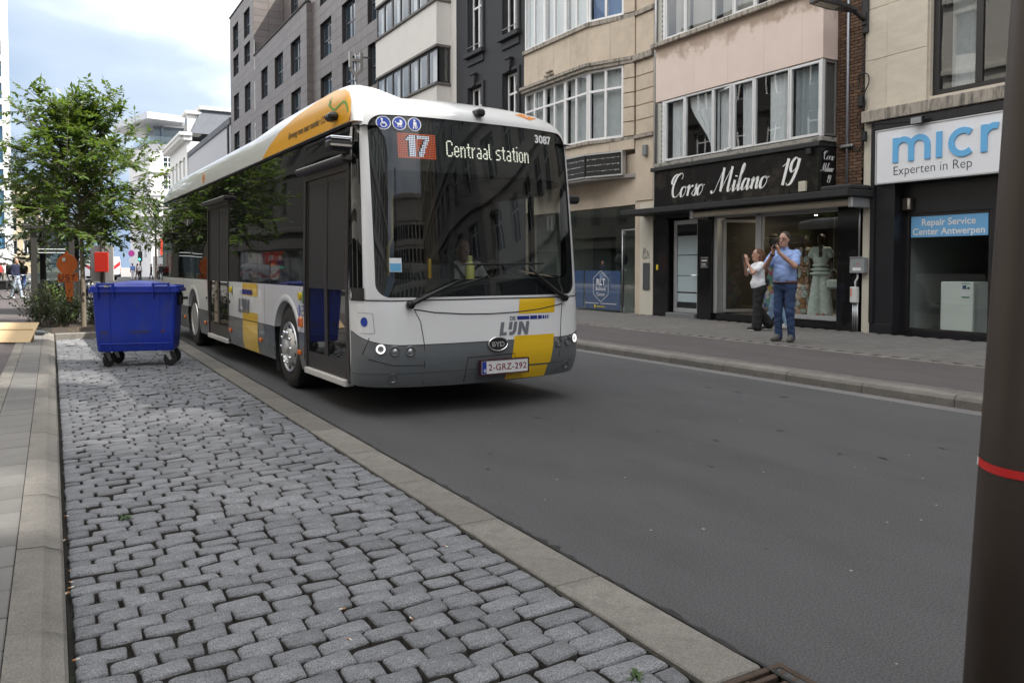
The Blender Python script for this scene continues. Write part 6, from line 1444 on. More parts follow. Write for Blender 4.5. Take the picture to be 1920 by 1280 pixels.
def cl(nm, c, v=.10): return mat(nm, c, .85, var=v, vscale=9, bump=.25, bscale=22)
SK, TOP, BOT, SHOE, X1, X2 = range(6)
def head(cx, cy, cz, m=SK, s=1., nose=True):
    h = [('e', m, .02, (cx, cy, cz + .01), (.076 * s, .096 * s, .118 * s)), ('e', m, .03, (cx, cy + .025, cz - .075 * s), (.055 * s, .062 * s, .055 * s)), ('e', m, .012, (cx, cy + .092 * s, cz - .065), (.030, .014, .010)), ('e', m, .02, (cx, cy + .06, cz - .10 * s), (.035, .035, .03))]
    if nose: h += [('c', m, .012, (cx, cy + .085, cz + .02), (cx, cy + .108 * s, cz - .025), .010, .016)]
    h += [('e', m, .01, (cx + sd * .076 * s, cy - .005, cz - .01), (.014, .022, .032)) for sd in (-1, 1)]
    return h
def hand(base, direc, up_, side, m=SK, curl=.5):
    """palm plus four fingers and a thumb"""
    b = Vector(base); d = Vector(direc).normalized(); s = Vector(side).normalized(); u = Vector(up_).normalized(); o = [('c', m, .012, b, b + d * .075, .030, .030)]
    for i, l in enumerate((.066, .076, .072, .056)):
        p = b + d * .085 + s * (i - 1.5) * .019; q = p + (d * (1 - curl * .3) + u * curl * .5).normalized() * l * .5; r_ = q + (d * (1 - curl) + u * curl).normalized() * l * .5
        o += [('c', m, .006, p, q, .0095, .009), ('c', m, .006, q, r_, .009, .0075)]
    p = b + d * .02 - s * .028; q = p + (d * .6 - s * .7 + u * .3).normalized() * .04; o += [('c', m, .008, p, q, .012, .011), ('c', m, .006, q, q + (d + u * .3).normalized() * .03, .010, .008)]
    return o
def leg(hip, knee, ank, toe, r=(.088, .062, .048), m=BOT, flare=0.):
    k2 = Vector(knee); a2 = Vector(ank)
    o = [('c', m, .03, hip, knee, r[0], r[1]), ('c', m, .03, knee, a2 + Vector((0, 0, -.02)), r[1], r[2] + flare)]
    h = a2 + Vector((0, 0, 0)); t = Vector(toe); dr_ = (t - h); o += [('c', SHOE, .015, (h.x - dr_.x * .15, h.y - dr_.y * .15, t.z + .005), (t.x, t.y, t.z), .045, .040), ('c', SHOE, .02, h, (h.x + dr_.x * .5, h.y + dr_.y * .5, (h.z + t.z) / 2), .045, .042)]
    return o
def arm(sh, el, wr, sleeve=.6, m_s=TOP, r=(.055, .042, .033), long=False):
    s, e_, w = Vector(sh), Vector(el), Vector(wr); c = s.lerp(e_, sleeve)
    if long: return [('c', m_s, .025, s, e_, r[0] + .006, r[1] + .006), ('c', m_s, .02, e_, w, r[1] + .006, r[2] + .006)]
    return [('c', SK, .015, s, e_, r[0] - .012, r[1]), ('c', SK, .02, e_, w, r[1], r[2] - .004), ('c', m_s, .02, s, c, r[0] + .012, r[0] + .012)]
# --- man photographing with his phone
pm = onZ(1470, 640, .137); man = thing('person', 'man in glasses, light blue shirt and jeans photographing with a phone', 'person', pm, R(104))
PR = [('c', TOP, .05, (-.07, -.005, 1.06), (-.07, 0, 1.44), .128, .118), ('c', TOP, .05, (.07, -.005, 1.06), (.07, 0, 1.44), .128, .118), ('e', TOP, .05, (0, .075, 1.14), (.155, .115, .16)), ('c', TOP, .04, (-.16, -.01, 1.50), (.16, -.01, 1.50), .065, .065),
      ('c', TOP, .02, (0, .0, 1.54), (0, .015, 1.59), .068, .058), ('c', SK, .02, (0, .0, 1.55), (0, .03, 1.66), .055, .053), ('e', X1, .004, (0, .01, 1.015), (.215, .158, .026)), ('c', BOT, .04, (-.07, -.01, .95), (.07, -.01, .95), .132, .132)]
PR += head(0, .045, 1.735) + leg((-.09, 0, .92), (-.115, .03, .50), (-.13, -.01, .10), (-.16, .15, .045), (.098, .072, .062)) + leg((.09, 0, .92), (.10, .04, .50), (.10, .0, .10), (.12, .17, .045), (.098, .072, .062))
PR += arm((-.20, -.01, 1.50), (-.26, .17, 1.29), (-.07, .34, 1.51), .72, r=(.062, .046, .034)) + arm((.20, -.01, 1.50), (.27, .16, 1.28), (.05, .33, 1.50), .72, r=(.062, .046, .034))
PR += hand((-.06, .345, 1.53), (.15, .25, 1), (.6, .1, .2), (0, 1, -.2), curl=.5) + hand((.045, .335, 1.52), (-.15, .3, 1), (-.6, .1, .1), (0, 1, 0), curl=.5)
link('body', sdf_mesh('man', PR, [skin, cl('shirt_blue', (.27, .38, .68)), mat('jeans_blue', (.030, .055, .125), .9, var=.35, vscale=5, bump=.4, bscale=18), mat('shoe_grey', (.10, .095, .085), .8), mat('belt_brown', (.09, .035, .02), .5)], .0105, (TOP, BOT)), man)
link('hair', sdf_mesh('hair', [('e', 0, .02, (0, .008, 1.795), (.086, .10, .088)), ('e', 0, .02, (0, -.038, 1.745), (.084, .076, .10))], [hair_g], .012), man)
b = MB()
for s_ in (-1, 1): b.tube([(s_ * .034 + .026 * math.cos(a), .146 - .012 * abs(s_ * .034 + .026 * math.cos(a)) * 8, 1.742 + .019 * math.sin(a)) for a in [i * math.pi / 6 for i in range(13)]], .003, 5); b.tube([(s_ * .060, .128, 1.748), (s_ * .080, .03, 1.75)], .0025, 5)
b.tube([(-.010, .146, 1.745), (.010, .146, 1.745)], .0025, 5); b.build('glasses', dark_metal, man)
b = MB(); b.tube([(.068, .322, 1.475), (.056, .331, 1.492)], .041, 12); b.build('watch', black, man)
b = MB(); b.tube([(-.15, -.07, 1.53), (-.19, .02, 1.50), (-.17, .10, 1.42), (.02, .0, 1.2), (.17, -.10, 1.12)], .014, 6); b.build('bag_strap', black, man); b = MB(); b.box(.13, .22, -.16, .02, .98, 1.18, b=.03); b.build('shoulder_bag', black, man)
b = MB(); b.box(-.012, .0, -.02, .02, -.02, .02); 
ph = thing('phone', 'dark smartphone held up by the man in the blue shirt', 'phone', man.matrix_basis @ Vector((-.01, .395, 1.66)), R(104)); b = MB(); b.box(-.036, .036, -.005, .005, -.075, .075, b=.004); b.build('body', black, ph); b = MB(); b.box(-.028, -.008, .005, .008, .040, .068, b=.002); b.build('camera_bump', dark_metal, ph); b = MB(); b.quad((-.032, -.0055, -.07), (.032, -.0055, -.07), (.032, -.0055, .07), (-.032, -.0055, .07)); b.build('screen', dark_pane, ph)
# --- woman in a white T-shirt, phone raised
pw = onZ(1421, 619, .137); wom = thing('person', 'woman with long auburn hair in white T-shirt and black trousers raising a phone', 'person', pw, R(64))
PR = [('c', TOP, .05, (-.05, 0, 1.0), (-.06, 0, 1.28), .105, .098), ('c', TOP, .05, (.05, 0, 1.0), (.06, 0, 1.28), .105, .098), ('c', TOP, .04, (-.12, -.01, 1.32), (.12, -.01, 1.32), .058, .058), ('c', TOP, .03, (-.05, .01, .94), (.05, .01, .94), .128, .128), ('e', TOP, .03, (0, .07, 1.22), (.10, .07, .07)),
      ('c', SK, .02, (0, 0, 1.36), (0, .02, 1.45), .046, .044), ('c', BOT, .04, (-.06, -.02, .84), (.06, -.02, .84), .125, .125)]
PR += head(0, .03, 1.515, s=.94) + leg((-.08, 0, .82), (-.09, .05, .46), (-.09, .06, .09), (-.09, .22, .04), (.105, .082, .085), flare=.02) + leg((.08, -.02, .82), (.09, -.02, .46), (.09, -.26, .14), (.09, -.16, .045), (.105, .08, .08), flare=.02)
PR += arm((-.155, -.01, 1.32), (-.22, .20, 1.15), (-.10, .27, 1.36), .6, r=(.05, .036, .028)) + arm((.155, -.01, 1.32), (.20, .17, 1.13), (.02, .28, 1.36), .6, r=(.05, .036, .028)) + hand((-.09, .275, 1.38), (.1, .15, 1), (.6, 0, 0), (0, 1, 0), curl=.5) + hand((.015, .285, 1.38), (-.1, .15, 1), (-.6, 0, 0), (0, 1, 0), curl=.5)
link('body', sdf_mesh('woman', PR, [skin, cl('tee_white', (.74, .75, .78)), cl('trousers_black', (.012, .012, .013)), mat('shoe_black', (.02, .02, .02), .7)], .0105, (TOP, BOT)), wom)
link('hair', sdf_mesh('hair_long', [('e', 0, .02, (0, .0, 1.548), (.082, .098, .10)), ('c', 0, .03, (0, -.055, 1.50), (0, -.11, 1.18), .088, .088), ('c', 0, .03, (.055, -.02, 1.48), (.085, -.04, 1.12), .046, .046), ('c', 0, .03, (-.06, -.02, 1.48), (-.09, -.03, 1.12), .045, .045), ('c', 0, .02, (0, -.12, 1.20), (.0, -.135, 1.04), .075, .035)], [hair_b], .012), wom)
for y_, x_ in ((.12, -.09), (-.24, .09)): b = MB(); b.box(x_ - .047, x_ + .047, y_ - .13, y_ + .13, .0, .022, b=.01) if y_ > 0 else b.box(x_ - .045, x_ + .045, y_ - .07, y_ + .10, .005, .025, b=.01); b.build('shoe_sole', mat('sole_white', (.6, .58, .52), .7), wom)
b = MB(); b.box(-.05, .16, -.22, -.12, .88, 1.04, b=.03); b.build('shoulder_bag', black, wom)
ph2 = thing('phone', 'phone raised by the woman in the white T-shirt', 'phone', wom.matrix_basis @ Vector((-.035, .335, 1.46)), R(64)); b = MB(); b.box(-.034, .034, -.005, .005, -.07, .07, b=.004); b.build('body', black, ph2); b = MB(); b.quad((-.03, -.0055, -.065), (.03, -.0055, -.065), (.03, -.0055, .065), (-.03, -.0055, .065)); b.build('screen', dark_pane, ph2)
def face(t_, cy, cz, s=1.):
    b = MB()
    for sd in (-1, 1): b.lathe([(.011 * s, 0), (.008 * s, .004), (.0, .005)], (sd * .033 * s, cy + .084 * s, cz + .012), 'y', 8)
    b.build('eyes', mat('eye_dark', (.02, .015, .012), .3), t_)
    b = MB(); b.tube([(-.030 * s, cy + .088 * s, cz - .062), (0, cy + .108 * s, cz - .060), (.030 * s, cy + .088 * s, cz - .062)], [.003, .006, .003], 5); b.build('mouth', mat('lip', (.28, .10, .08), .5), t_)
    b = MB()
    for sd in (-1, 1): b.tube([(sd * .018 * s, cy + .092 * s, cz + .034), (sd * .05 * s, cy + .080 * s, cz + .036)], .0045, 5)
    b.build('eyebrows', hair_g, t_)
face(man, .045, 1.735); face(wom, .03, 1.515, .94)
# --- walker used for everyone farther off
def walker_prims(h=1.72, stride=.18, longarm=True):
    q = [('c', TOP, .05, (-.06, 0, 1.02), (-.07, 0, 1.36), .11, .10), ('c', TOP, .05, (.06, 0, 1.02), (.07, 0, 1.36), .11, .10), ('c', TOP, .04, (-.14, 0, 1.42), (.14, 0, 1.42), .06, .06), ('c', SK, .02, (0, 0, 1.45), (0, .02, 1.54), .05, .048), ('c', BOT, .04, (-.06, 0, .92), (.06, 0, .92), .12, .12)]
    q += [(p[0], X1, p[2], *p[3:]) for p in [('e', 0, .02, (0, -.012, 1.64), (.085, .10, .10))]] + head(0, .03, 1.61, s=.95, nose=False)
    q += leg((-.08, 0, .9), (-.09, stride * .6, .49), (-.09, stride, .09), (-.09, stride + .15, .045)) + leg((.08, 0, .9), (.09, -stride * .2, .49), (.09, -stride, .11), (.09, -stride + .14, .045))
    q += arm((-.19, 0, 1.41), (-.22, -.06, 1.14), (-.21, .06, .90), .5, long=longarm) + arm((.19, 0, 1.41), (.22, -.05, 1.14), (.21, .04, .90), .5, long=longarm) + [('e', SK, .02, (-.21, .08, .85), (.03, .03, .06)), ('e', SK, .02, (.21, .06, .85), (.03, .03, .06))]
    return q
wk = sdf_mesh('walker', walker_prims(), [skin, cl('w_top', (.3, .3, .3)), cl('w_bot', (.03, .03, .04)), black, hair_k], .018)
wk2 = sdf_mesh('walker', walker_prims(stride=.03, longarm=False), [skin, MATS['w_top'], MATS['w_bot'], black, hair_k], .018)
def walker(label, loc, rz, top, bot, group=None, me=None, hair=None, sc=1., shoe=None, cat='person'):
    o = thing('person', label, cat, loc, rz, group); o.scale = (sc, sc, sc); c = bpy.data.objects.new('body', me or wk); COL.objects.link(c); c.parent = o
    for i, m in ((1, top), (2, bot), (3, shoe), (4, hair)):
        if m: c.material_slots[i].link = 'OBJECT'; c.material_slots[i].material = m
    return o
denim = cl('denim_pale', (.22, .32, .47)); pk = onZ(1458, 617, .137)
walker('person in pale jeans and white shoes half hidden behind the man in blue shirt', pk, R(30), cl('olive_top', (.10, .085, .03)), denim, None, wk, hair_b, .93, mat('shoe_white', (.65, .65, .63), .7))
# --- bus driver (seated)
PR = [('c', TOP, .05, (-.08, 0, .62), (-.09, 0, .98), .13, .12), ('c', TOP, .05, (.08, 0, .62), (.09, 0, .98), .13, .12), ('c', TOP, .04, (-.17, 0, 1.06), (.17, 0, 1.06), .065, .065), ('c', SK, .02, (0, 0, 1.08), (0, .02, 1.18), .055, .053), ('c', BOT, .04, (-.08, 0, .48), (.08, 0, .48), .14, .14),
      ('c', BOT, .03, (-.10, .02, .46), (-.13, .44, .46), .09, .07), ('c', BOT, .03, (.10, .02, .46), (.13, .44, .46), .09, .07), ('c', BOT, .03, (-.13, .44, .46), (-.13, .50, .10), .07, .05), ('c', BOT, .03, (.13, .44, .46), (.13, .50, .10), .07, .05), ('c', SHOE, .02, (-.13, .48, .05), (-.13, .64, .05), .045, .04), ('c', SHOE, .02, (.13, .48, .05), (.13, .64, .05), .045, .04)]
PR += head(0, .04, 1.26) + arm((-.21, 0, 1.06), (-.27, .16, .80), (-.17, .42, .88), .55, r=(.06, .045, .034)) + arm((.21, 0, 1.06), (.27, .16, .80), (.17, .42, .88), .55, r=(.06, .045, .034)) + hand((-.17, .43, .89), (.2, 1, .1), (0, 0, -1), (1, 0, 0), curl=.8) + hand((.17, .43, .89), (-.2, 1, .1), (0, 0, -1), (1, 0, 0), curl=.8)
drv = thing('person', 'bus driver in a pale shirt and seat belt at the wheel', 'person', bus.matrix_basis @ Vector((.53, 1.60, .36)), TH + math.pi)
link('body', sdf_mesh('driver', PR, [skin, cl('driver_shirt', (.62, .60, .56)), cl('driver_trousers', (.02, .022, .03)), black], .013, (TOP,)), drv)
link('hair', sdf_mesh('driver_hair', [('e', 0, .02, (0, .005, 1.30), (.083, .095, .088)), ('e', 0, .02, (0, -.035, 1.25), (.08, .07, .085))], [hair_k], .014), drv)
b = MB(); P = [(.17, -.02, 1.12), (.12, .10, 1.06), (.02, .145, .90), (-.10, .145, .68), (-.15, .05, .55)]; b.tube(P, .022, 6); b.build('seat_belt', mat('belt_grey', (.07, .07, .075), .8), drv)
face(drv, .04, 1.26)
# --- mannequins in the fashion shop window
def mannequin(label, u, X, rz, prims, mats, hairp=None, zb=.36):
    o = thing('mannequin', label, 'mannequin', (X, Yu(u, X), zb), rz); link('body', sdf_mesh('mannequin', prims, mats, .013, (TOP, BOT)), o)
    if hairp: link('hair', sdf_mesh('m_hair', hairp, [hair_k], .014), o)
    return o
def mq_base(z=0.): return head(0, .03, 1.63, s=.92) + [('c', SK, .02, (0, 0, 1.47), (0, .02, 1.57), .044, .044), ('c', SK, .03, (-.12, 0, 1.42), (.12, 0, 1.42), .05, .05), ('c', SK, .015, (-.17, 0, 1.42), (-.22, -.03, 1.14), .042, .034), ('c', SK, .015, (-.22, -.03, 1.14), (-.23, .06, .88), .034, .026), ('c', SK, .015, (.17, 0, 1.42), (.22, -.03, 1.14), .042, .034), ('c', SK, .015, (.22, -.03, 1.14), (.23, .06, .88), .034, .026), ('e', SK, .02, (-.23, .08, .83), (.022, .03, .06)), ('e', SK, .02, (.23, .08, .83), (.022, .03, .06))]
mint = mat('mint_fabric', (.55, .62, .58), .8, var=.05, bump=.2, bscale=20)
PR = mq_base() + [('c', TOP, .04, (-.07, 0, 1.18), (-.08, 0, 1.40), .085, .075), ('c', TOP, .04, (.07, 0, 1.18), (.08, 0, 1.40), .085, .075), ('c', TOP, .02, (-.15, 0, 1.42), (-.20, -.01, 1.30), .065, .065), ('c', TOP, .02, (.15, 0, 1.42), (.20, -.01, 1.30), .065, .065), ('c', TOP, .03, (0, 0, 1.12), (0, 0, 1.2), .115, .11)]
for z, r in ((1.08, .17), (.99, .20), (.91, .215)): PR += [('e', TOP, .008, (0, .0, z), (r, r * .8, .05))]
for sx in (-1, 1): PR += [('c', BOT, .02, (sx * .06, 0, .9), (sx * .13, .0, .06), .10, .135)]
PR += [('e', SK, .01, (0, .085, 1.34), (.035, .03, .10))]
m1 = mannequin('mannequin in a mint green ruffled jacket and wide trousers in the shop window', 1539, 14.25, R(120), PR, [skin_d, mint, mint, black], [('e', 0, .02, (0, -.01, 1.67), (.083, .10, .095)), ('c', 0, .03, (0, -.05, 1.62), (.02, -.08, 1.35), .07, .06)])
for sd, u in ((-1, 0), (1, 0)):
    b = MB(); b.lathe([(.035, 0), (.04, .03), (.028, .06), (.0, .075)], (0, 0, 0), 'z', 10); b.v = [(x * .8, y * 2.2, z) for x, y, z in b.v]
    o = tag(b.build('shoe', mat('shoe_nude', (.45, .27, .18), .4), None, 50), 'nude court shoe at the mint mannequin\'s hem, ' + ('left one of the pair' if sd < 0 else 'right one of the pair'), 'shoe'); o.location = (14.02, Yu(1539, 14.02) - sd * .07, .37); o.rotation_euler = (0, 0, R(100))
floral = mat('floral_print', (.62, .50, .42), .8, bump=.2, bscale=20); t = floral.node_tree; bs_ = t.nodes['Principled BSDF']; tcx = t.nodes['Texture Coordinate']
vo = N(t, 'ShaderNodeTexVoronoi', i_Scale=8.5, feature='DISTANCE_TO_EDGE'); L(t, tcx.outputs['Object'], vo.inputs['Vector']); vc = N(t, 'ShaderNodeTexVoronoi', i_Scale=8.5); L(t, tcx.outputs['Object'], vc.inputs['Vector'])
sv = N(t, 'ShaderNodeSeparateXYZ'); L(t, vc.outputs['Color'], sv.inputs[0])
r1 = N(t, 'ShaderNodeValToRGB'); r1.color_ramp.interpolation = 'CONSTANT'; el = r1.color_ramp.elements; el[0].color = (.62, .58, .50, 1); el[1].position = .35; el[1].color = (.55, .36, .27, 1); e3 = el.new(.62); e3.color = (.40, .46, .44, 1); e4 = el.new(.85); e4.color = (.30, .16, .07, 1); L(t, sv.outputs[0], r1.inputs[0])
r2 = N(t, 'ShaderNodeMapRange', i_From_Min=.02, i_From_Max=.06); L(t, vo.outputs['Distance'], r2.inputs[0]); mx_ = N(t, 'ShaderNodeMix', data_type='RGBA'); mx_.inputs[6].default_value = (.03, .025, .02, 1); L(t, r2.outputs[0], mx_.inputs['Factor']); L(t, r1.outputs[0], mx_.inputs[7]); L(t, mx_.outputs[2], bs_.inputs['Base Color'])
PR = mq_base() + [('c', TOP, .04, (-.07, 0, 1.12), (-.08, 0, 1.40), .085, .078), ('c', TOP, .04, (.07, 0, 1.12), (.08, 0, 1.40), .085, .078), ('c', TOP, .02, (-.15, 0, 1.42), (-.20, -.01, 1.28), .065, .062), ('c', TOP, .02, (.15, 0, 1.42), (.20, -.01, 1.28), .065, .062), ('c', TOP, .05, (0, 0, 1.0), (0, 0, .12), .13, .20), ('e', X1, .004, (0, 0, 1.08), (.155, .14, .022)), ('e', SK, .01, (0, .085, 1.36), (.028, .03, .10))]
mannequin('mannequin in a long floral dress with a belt beside the mint one', 1508, 14.4, R(115), PR, [skin_d, floral, floral, black, mat('belt_tan', (.2, .10, .05), .5)], [('e', 0, .02, (0, -.01, 1.67), (.083, .10, .095))])
multi = mat('multicolour_print', (.6, .55, .45), .8); t = multi.node_tree; bs_ = t.nodes['Principled BSDF']; tcx = N(t, 'ShaderNodeTexCoord'); vc = N(t, 'ShaderNodeTexVoronoi', i_Scale=9.0); L(t, tcx.outputs['Object'], vc.inputs['Vector']); sv = N(t, 'ShaderNodeSeparateXYZ'); L(t, vc.outputs['Color'], sv.inputs[0])
r1 = N(t, 'ShaderNodeValToRGB'); r1.color_ramp.interpolation = 'CONSTANT'; el = r1.color_ramp.elements; el[0].color = (.05, .12, .4, 1); el[1].position = .2; el[1].color = (.65, .62, .55, 1)
for p_, c_ in ((.5, (.6, .2, .25)), (.65, (.55, .42, .08)), (.8, (.2, .4, .35))): q_ = el.new(p_); q_.color = (*c_, 1)
L(t, sv.outputs[0], r1.inputs[0]); L(t, r1.outputs[0], bs_.inputs['Base Color'])
PR = mq_base() + [('c', TOP, .04, (-.07, 0, 1.15), (-.08, 0, 1.40), .10, .09), ('c', TOP, .04, (.07, 0, 1.15), (.08, 0, 1.40), .10, .09), ('c', TOP, .02, (-.15, 0, 1.42), (-.23, -.03, .95), .065, .055), ('c', TOP, .02, (.15, 0, 1.42), (.23, -.03, .95), .065, .055), ('c', BOT, .04, (0, 0, 1.05), (0, 0, .2), .13, .21)]
m3 = mannequin('mannequin in a straw hat, mustard jacket and multicoloured skirt in the shop window', 1449, 14.35, R(110), PR, [skin_d, cl('mustard', (.13, .095, .025)), multi, black])
hat = MB(); hat.lathe([(.185, 1.70), (.18, 1.712), (.09, 1.725), (.088, 1.79), (.07, 1.82), (0, 1.825)], n=24); h_ = hat.build('hat', mat('straw', (.50, .42, .28), .8, var=.1, vscale=40), m3, 40); hb = MB(); hb.lathe([(.0925, 1.727), (.0905, 1.765)], n=24); hb.build('hat_band', black, h_, True)
PR = mq_base() + [('c', TOP, .04, (-.07, 0, 1.1), (-.08, 0, 1.40), .09, .085), ('c', TOP, .04, (.07, 0, 1.1), (.08, 0, 1.40), .09, .085), ('c', TOP, .02, (-.15, 0, 1.42), (-.23, 0, .95), .06, .05), ('c', TOP, .02, (.15, 0, 1.42), (.23, 0, .95), .06, .05), ('c', TOP, .05, (0, 0, 1.0), (0, 0, .15), .13, .17)]
mannequin('headless mannequin in a long black speckled dress behind the open shop door', 1379, 15.4, R(110), [p for p in PR if not (p[1] == SK)], [skin_d, mat('black_dress', (.012, .012, .013), .8, col2=(.10, .10, .10), c2scale=30, c2lo=.62, c2hi=.66), black, black], zb=.31)
bg_ = thing('handbag', 'mint handbag hanging beside the mint mannequin in the window', 'bag', (14.3, Yu(1563, 14.3), .95), R(110)); b = MB(); b.box(-.14, .14, -.05, .05, 0, .2, b=.04); b.build('body', mint, bg_); b = MB(); b.tube([(-.10, 0, .19), (-.07, 0, .36), (0, 0, .42), (.07, 0, .36), (.10, 0, .19)], .008, 6); b.build('strap', mint, bg_, True)
b = MB(); b.tube([(14.3, Yu(1563, 14.3), 1.37), (14.3, Yu(1563, 14.3), 2.7)], .004, 5); tag(b.build('hanging_wire', steel), 'thin wire holding up the mint handbag in the shop window', 'wire')
sc = thing('scarf', 'long pale pink garment hanging at the right edge of shop window', 'garment', (14.25, Yu(1566, 14.25), .4)); curtain(sc, Fr((14.5, 10.55, 0), (0, 1, 0), (-1, 0, 0)), .02, .22, .42, 1.7, 0, mat('pale_pink', (.45, .38, .33), .85), n=14, amp=.03, name='cloth')
for ch in sc.children: ch.location = -sc.location
# ================================================================ houses outside the frame (they shade the street and show in the glass)
def plain_house(label, fr, a0, a1, H, wm, fm, dep, wins, fl=3.3, base=3.6, ww=1.3, wh=1.9, shop=True, out=0.):
    """fr: facade frame; body goes back along -n by dep"""
    t_ = thing('house', label, 'building', fr.p((a0 + a1) / 2, 0), world=True); ho = []
    for k in range(wins):
        c = a0 + (a1 - a0) * (k + .5) / wins
        z = base + .9
        while z + wh < H - .6: ho.append((c - ww / 2, c + ww / 2, z, z + wh)); z += fl
    if shop: ho.append((a0 + .5, a1 - .5, .3, 2.8))
    b = MB(); wall(b, fr, a0, a1, -.2, H, ho, .28)
    for A in (a0, a1): b.quad(fr.p(A, -.2), fr.p(A, -.2, -dep), fr.p(A, H, -dep), fr.p(A, H))
    b.quad(fr.p(a0, H), fr.p(a1, H), fr.p(a1, H, -dep), fr.p(a0, H, -dep)); b.quad(fr.p(a0, -.2, -dep), fr.p(a1, -.2, -dep), fr.p(a1, H, -dep), fr.p(a0, H, -dep)); b.build('wall', wm, t_)
    for h in ho: window(t_, fr, *h, .2, fm, cols=2, rows=(.7,) if h[3] > 3 else (), fw=.08, panes=False, pane=dark_pane)
    q = MB()
    z = base
    while z < H: fr.box(q, a0, a1, z, z + .25, 0, .18, b=.03); z += fl
    fr.box(q, a0, a1, H - .3, H + .3, -.1, .45, b=.06); q.build('string_course', wm, t_); return t_
hm5 = mat('house_dark', (.030, .029, .028), .8, var=.1); hm1 = mat('house_white', (.60, .58, .54), .8, var=.05); hm2 = mat('house_grey', (.30, .30, .30), .8, var=.06); hm3 = mat('house_cream', (.50, .44, .34), .8, var=.06); hm4 = mat('house_brick', (.22, .12, .08), .85, var=.15)
XLW = -8.2
FL_ = Fr((XLW, 0, 0), (0, -1, 0), (1, 0, 0))
for i, (y0, y1, H, m, w_, lb) in enumerate(((-30, -19, 17, hm2, 4, 'grey town house with shop front behind the camera on the left pavement'), (-18.98, -8, 20, hm2, 4, 'grey town house left of the camera, second along the row'), (-7.98, 2, 17, hm5, 4, 'dark brick town house on the left pavement next to the camera'), (2.02, 12, 19, hm1, 4, 'white apartment house on the left pavement facing the fashion shop'), (12.02, 22, 18, hm1, 4, 'white apartment house on the left pavement before the planter'), (24, 38, 16, hm5, 5, 'dark town house beyond the planter left of the street, first of three'), (38.02, 54, 15, hm5, 5, 'dark stuccoed house left of the street beyond the shelter'), (54.02, 74, 17, hm5, 6, 'dark town house left of the street, farthest of the row'))):
    plain_house(lb, FL_, -y1, -y0, H, m, white_paint if i % 2 else black_frame, 10, w_)
q = MB(); q.box(XLW + .0, XLW + .22, 3.5, 11.5, 2.9, 3.75); t_ = tag(q.build('shop_fascia', mat('fascia_white', (.7, .7, .7), .5)), 'long white shop fascia across the street from the fashion shop', 'sign')
for i, (y0, y1, H, m, w_, lb) in enumerate(((-9, 3.18, 20.5, hm1, 5, 'white bay house right of the frame beyond the repair shop'), (-21, -9.02, 25, hm2, 5, 'grey stone house right of the camera, second from the repair shop'), (-36, -21.02, 24, hm3, 6, 'cream stone house closing the right row behind the camera'))):
    plain_house(lb, FW, y0, y1, H, m, white_paint, 11, w_)
rt_ = thing('sun_patch_screen', 'added unseen screen of tinted panels that lets sun patches through to the street', 'screen', (13.9, -3, 20.5), world=True); sr_ = random.Random(12)  # unseen panels added on the roof to dapple the setts and kerb with sun
for i in range(9):
    for j in range(4):
        t = sr_.choice((0, 0, .3, .5, .8, 0, .6)); q = MB(); FW.box(q, -8.98 + i * 1.35, -8.98 + i * 1.35 + 1.34, 20.82 + j * 1.35, 22.16 + j * 1.35, -.04, -.02); q.build('sun_patch_panel', glass('sun_patch_tint_%d' % int(t * 100), (t, t, t), .5) if t else hm2, rt_)
q = MB(); q.box(FX + 2, FX + 11, -8.9, 3.1, 20.7, 23.6); q.build('unseen_roof_box', hm2, rt_)  # unseen box added on the roof behind the panels
q = MB(); q.box(-10.2, -9.98, 40, 52, 2.6, 3.5); tag(q.build('shop_fascia', mat('fascia_white', (.7, .7, .7), .5)), 'white shop fascia on the dark house beyond the shelter', 'sign')
FE_ = Fr((0, -52, 0), (-1, 0, 0), (0, 1, 0))
plain_house('pale apartment block across the end of the street behind the camera', FE_, -24, 9, 20, hm1, black_frame, 10, 12, ww=1.8)
# ================================================================ blue waste container
ang = R(-16); bin_ = thing('waste_container', 'blue four-wheeled waste container standing on the grey setts', 'container', (1.09, 12.62, 0), ang); bin_.scale = (.90, .90, 1.07)
bblue = mat('bin_blue', (.010, .036, .36), .45, var=.16, vscale=2.5, bump=.08, bscale=30, col2=(.035, .055, .26), c2scale=7, c2lo=.52, c2hi=.72, stretch=(1, 1, .5))
def rr(w, d, z, r=.05, cy=0., n=5):
    P = []
    for sx, sy, a0 in ((1, 1, 0), (-1, 1, 90), (-1, -1, 180), (1, -1, 270)):
        for i in range(n + 1): a = R(a0 + 90 * i / n); P.append((sx * (w - r) + r * math.cos(a), cy + sy * (d - r) + r * math.sin(a), z))
    return P
b = MB(); b.ring([rr(.54, .30, .205), rr(.555, .315, .225), rr(.58, .335, .50), rr(.605, .365, 1.02), rr(.61, .37, 1.035)], True, True); b.build('body', bblue, bin_, 35)
b = MB(); b.ring([rr(.612, .372, .985, .05), rr(.655, .41, .99, .05), rr(.655, .41, 1.035, .05), rr(.612, .372, 1.037, .05)], True); b.build('rim', bblue, bin_, 35)
b = MB(); G = []
for i in range(21):
    x = -.625 + 1.25 * i / 20; row = []
    for j in range(13):
        y = -.39 + .78 * j / 12; e = max(0, 1 - abs(x / .625) ** 5) * max(0, 1 - abs(y / .39) ** 5)
        z = 1.04 + .045 * e ** .4 + .055 * max(0, 1 - (x / .40) ** 2) ** .7 * max(0, 1 - (y / .36) ** 2) ** .5
        row.append((x, y, z))
    G.append(row)
b.grid(G); b.ring([rr(.63, .395, 1.038, .03), rr(.63, .395, 1.066, .03), rr(.60, .37, 1.078, .03)]); b.build('lid', bblue, bin_, 40)
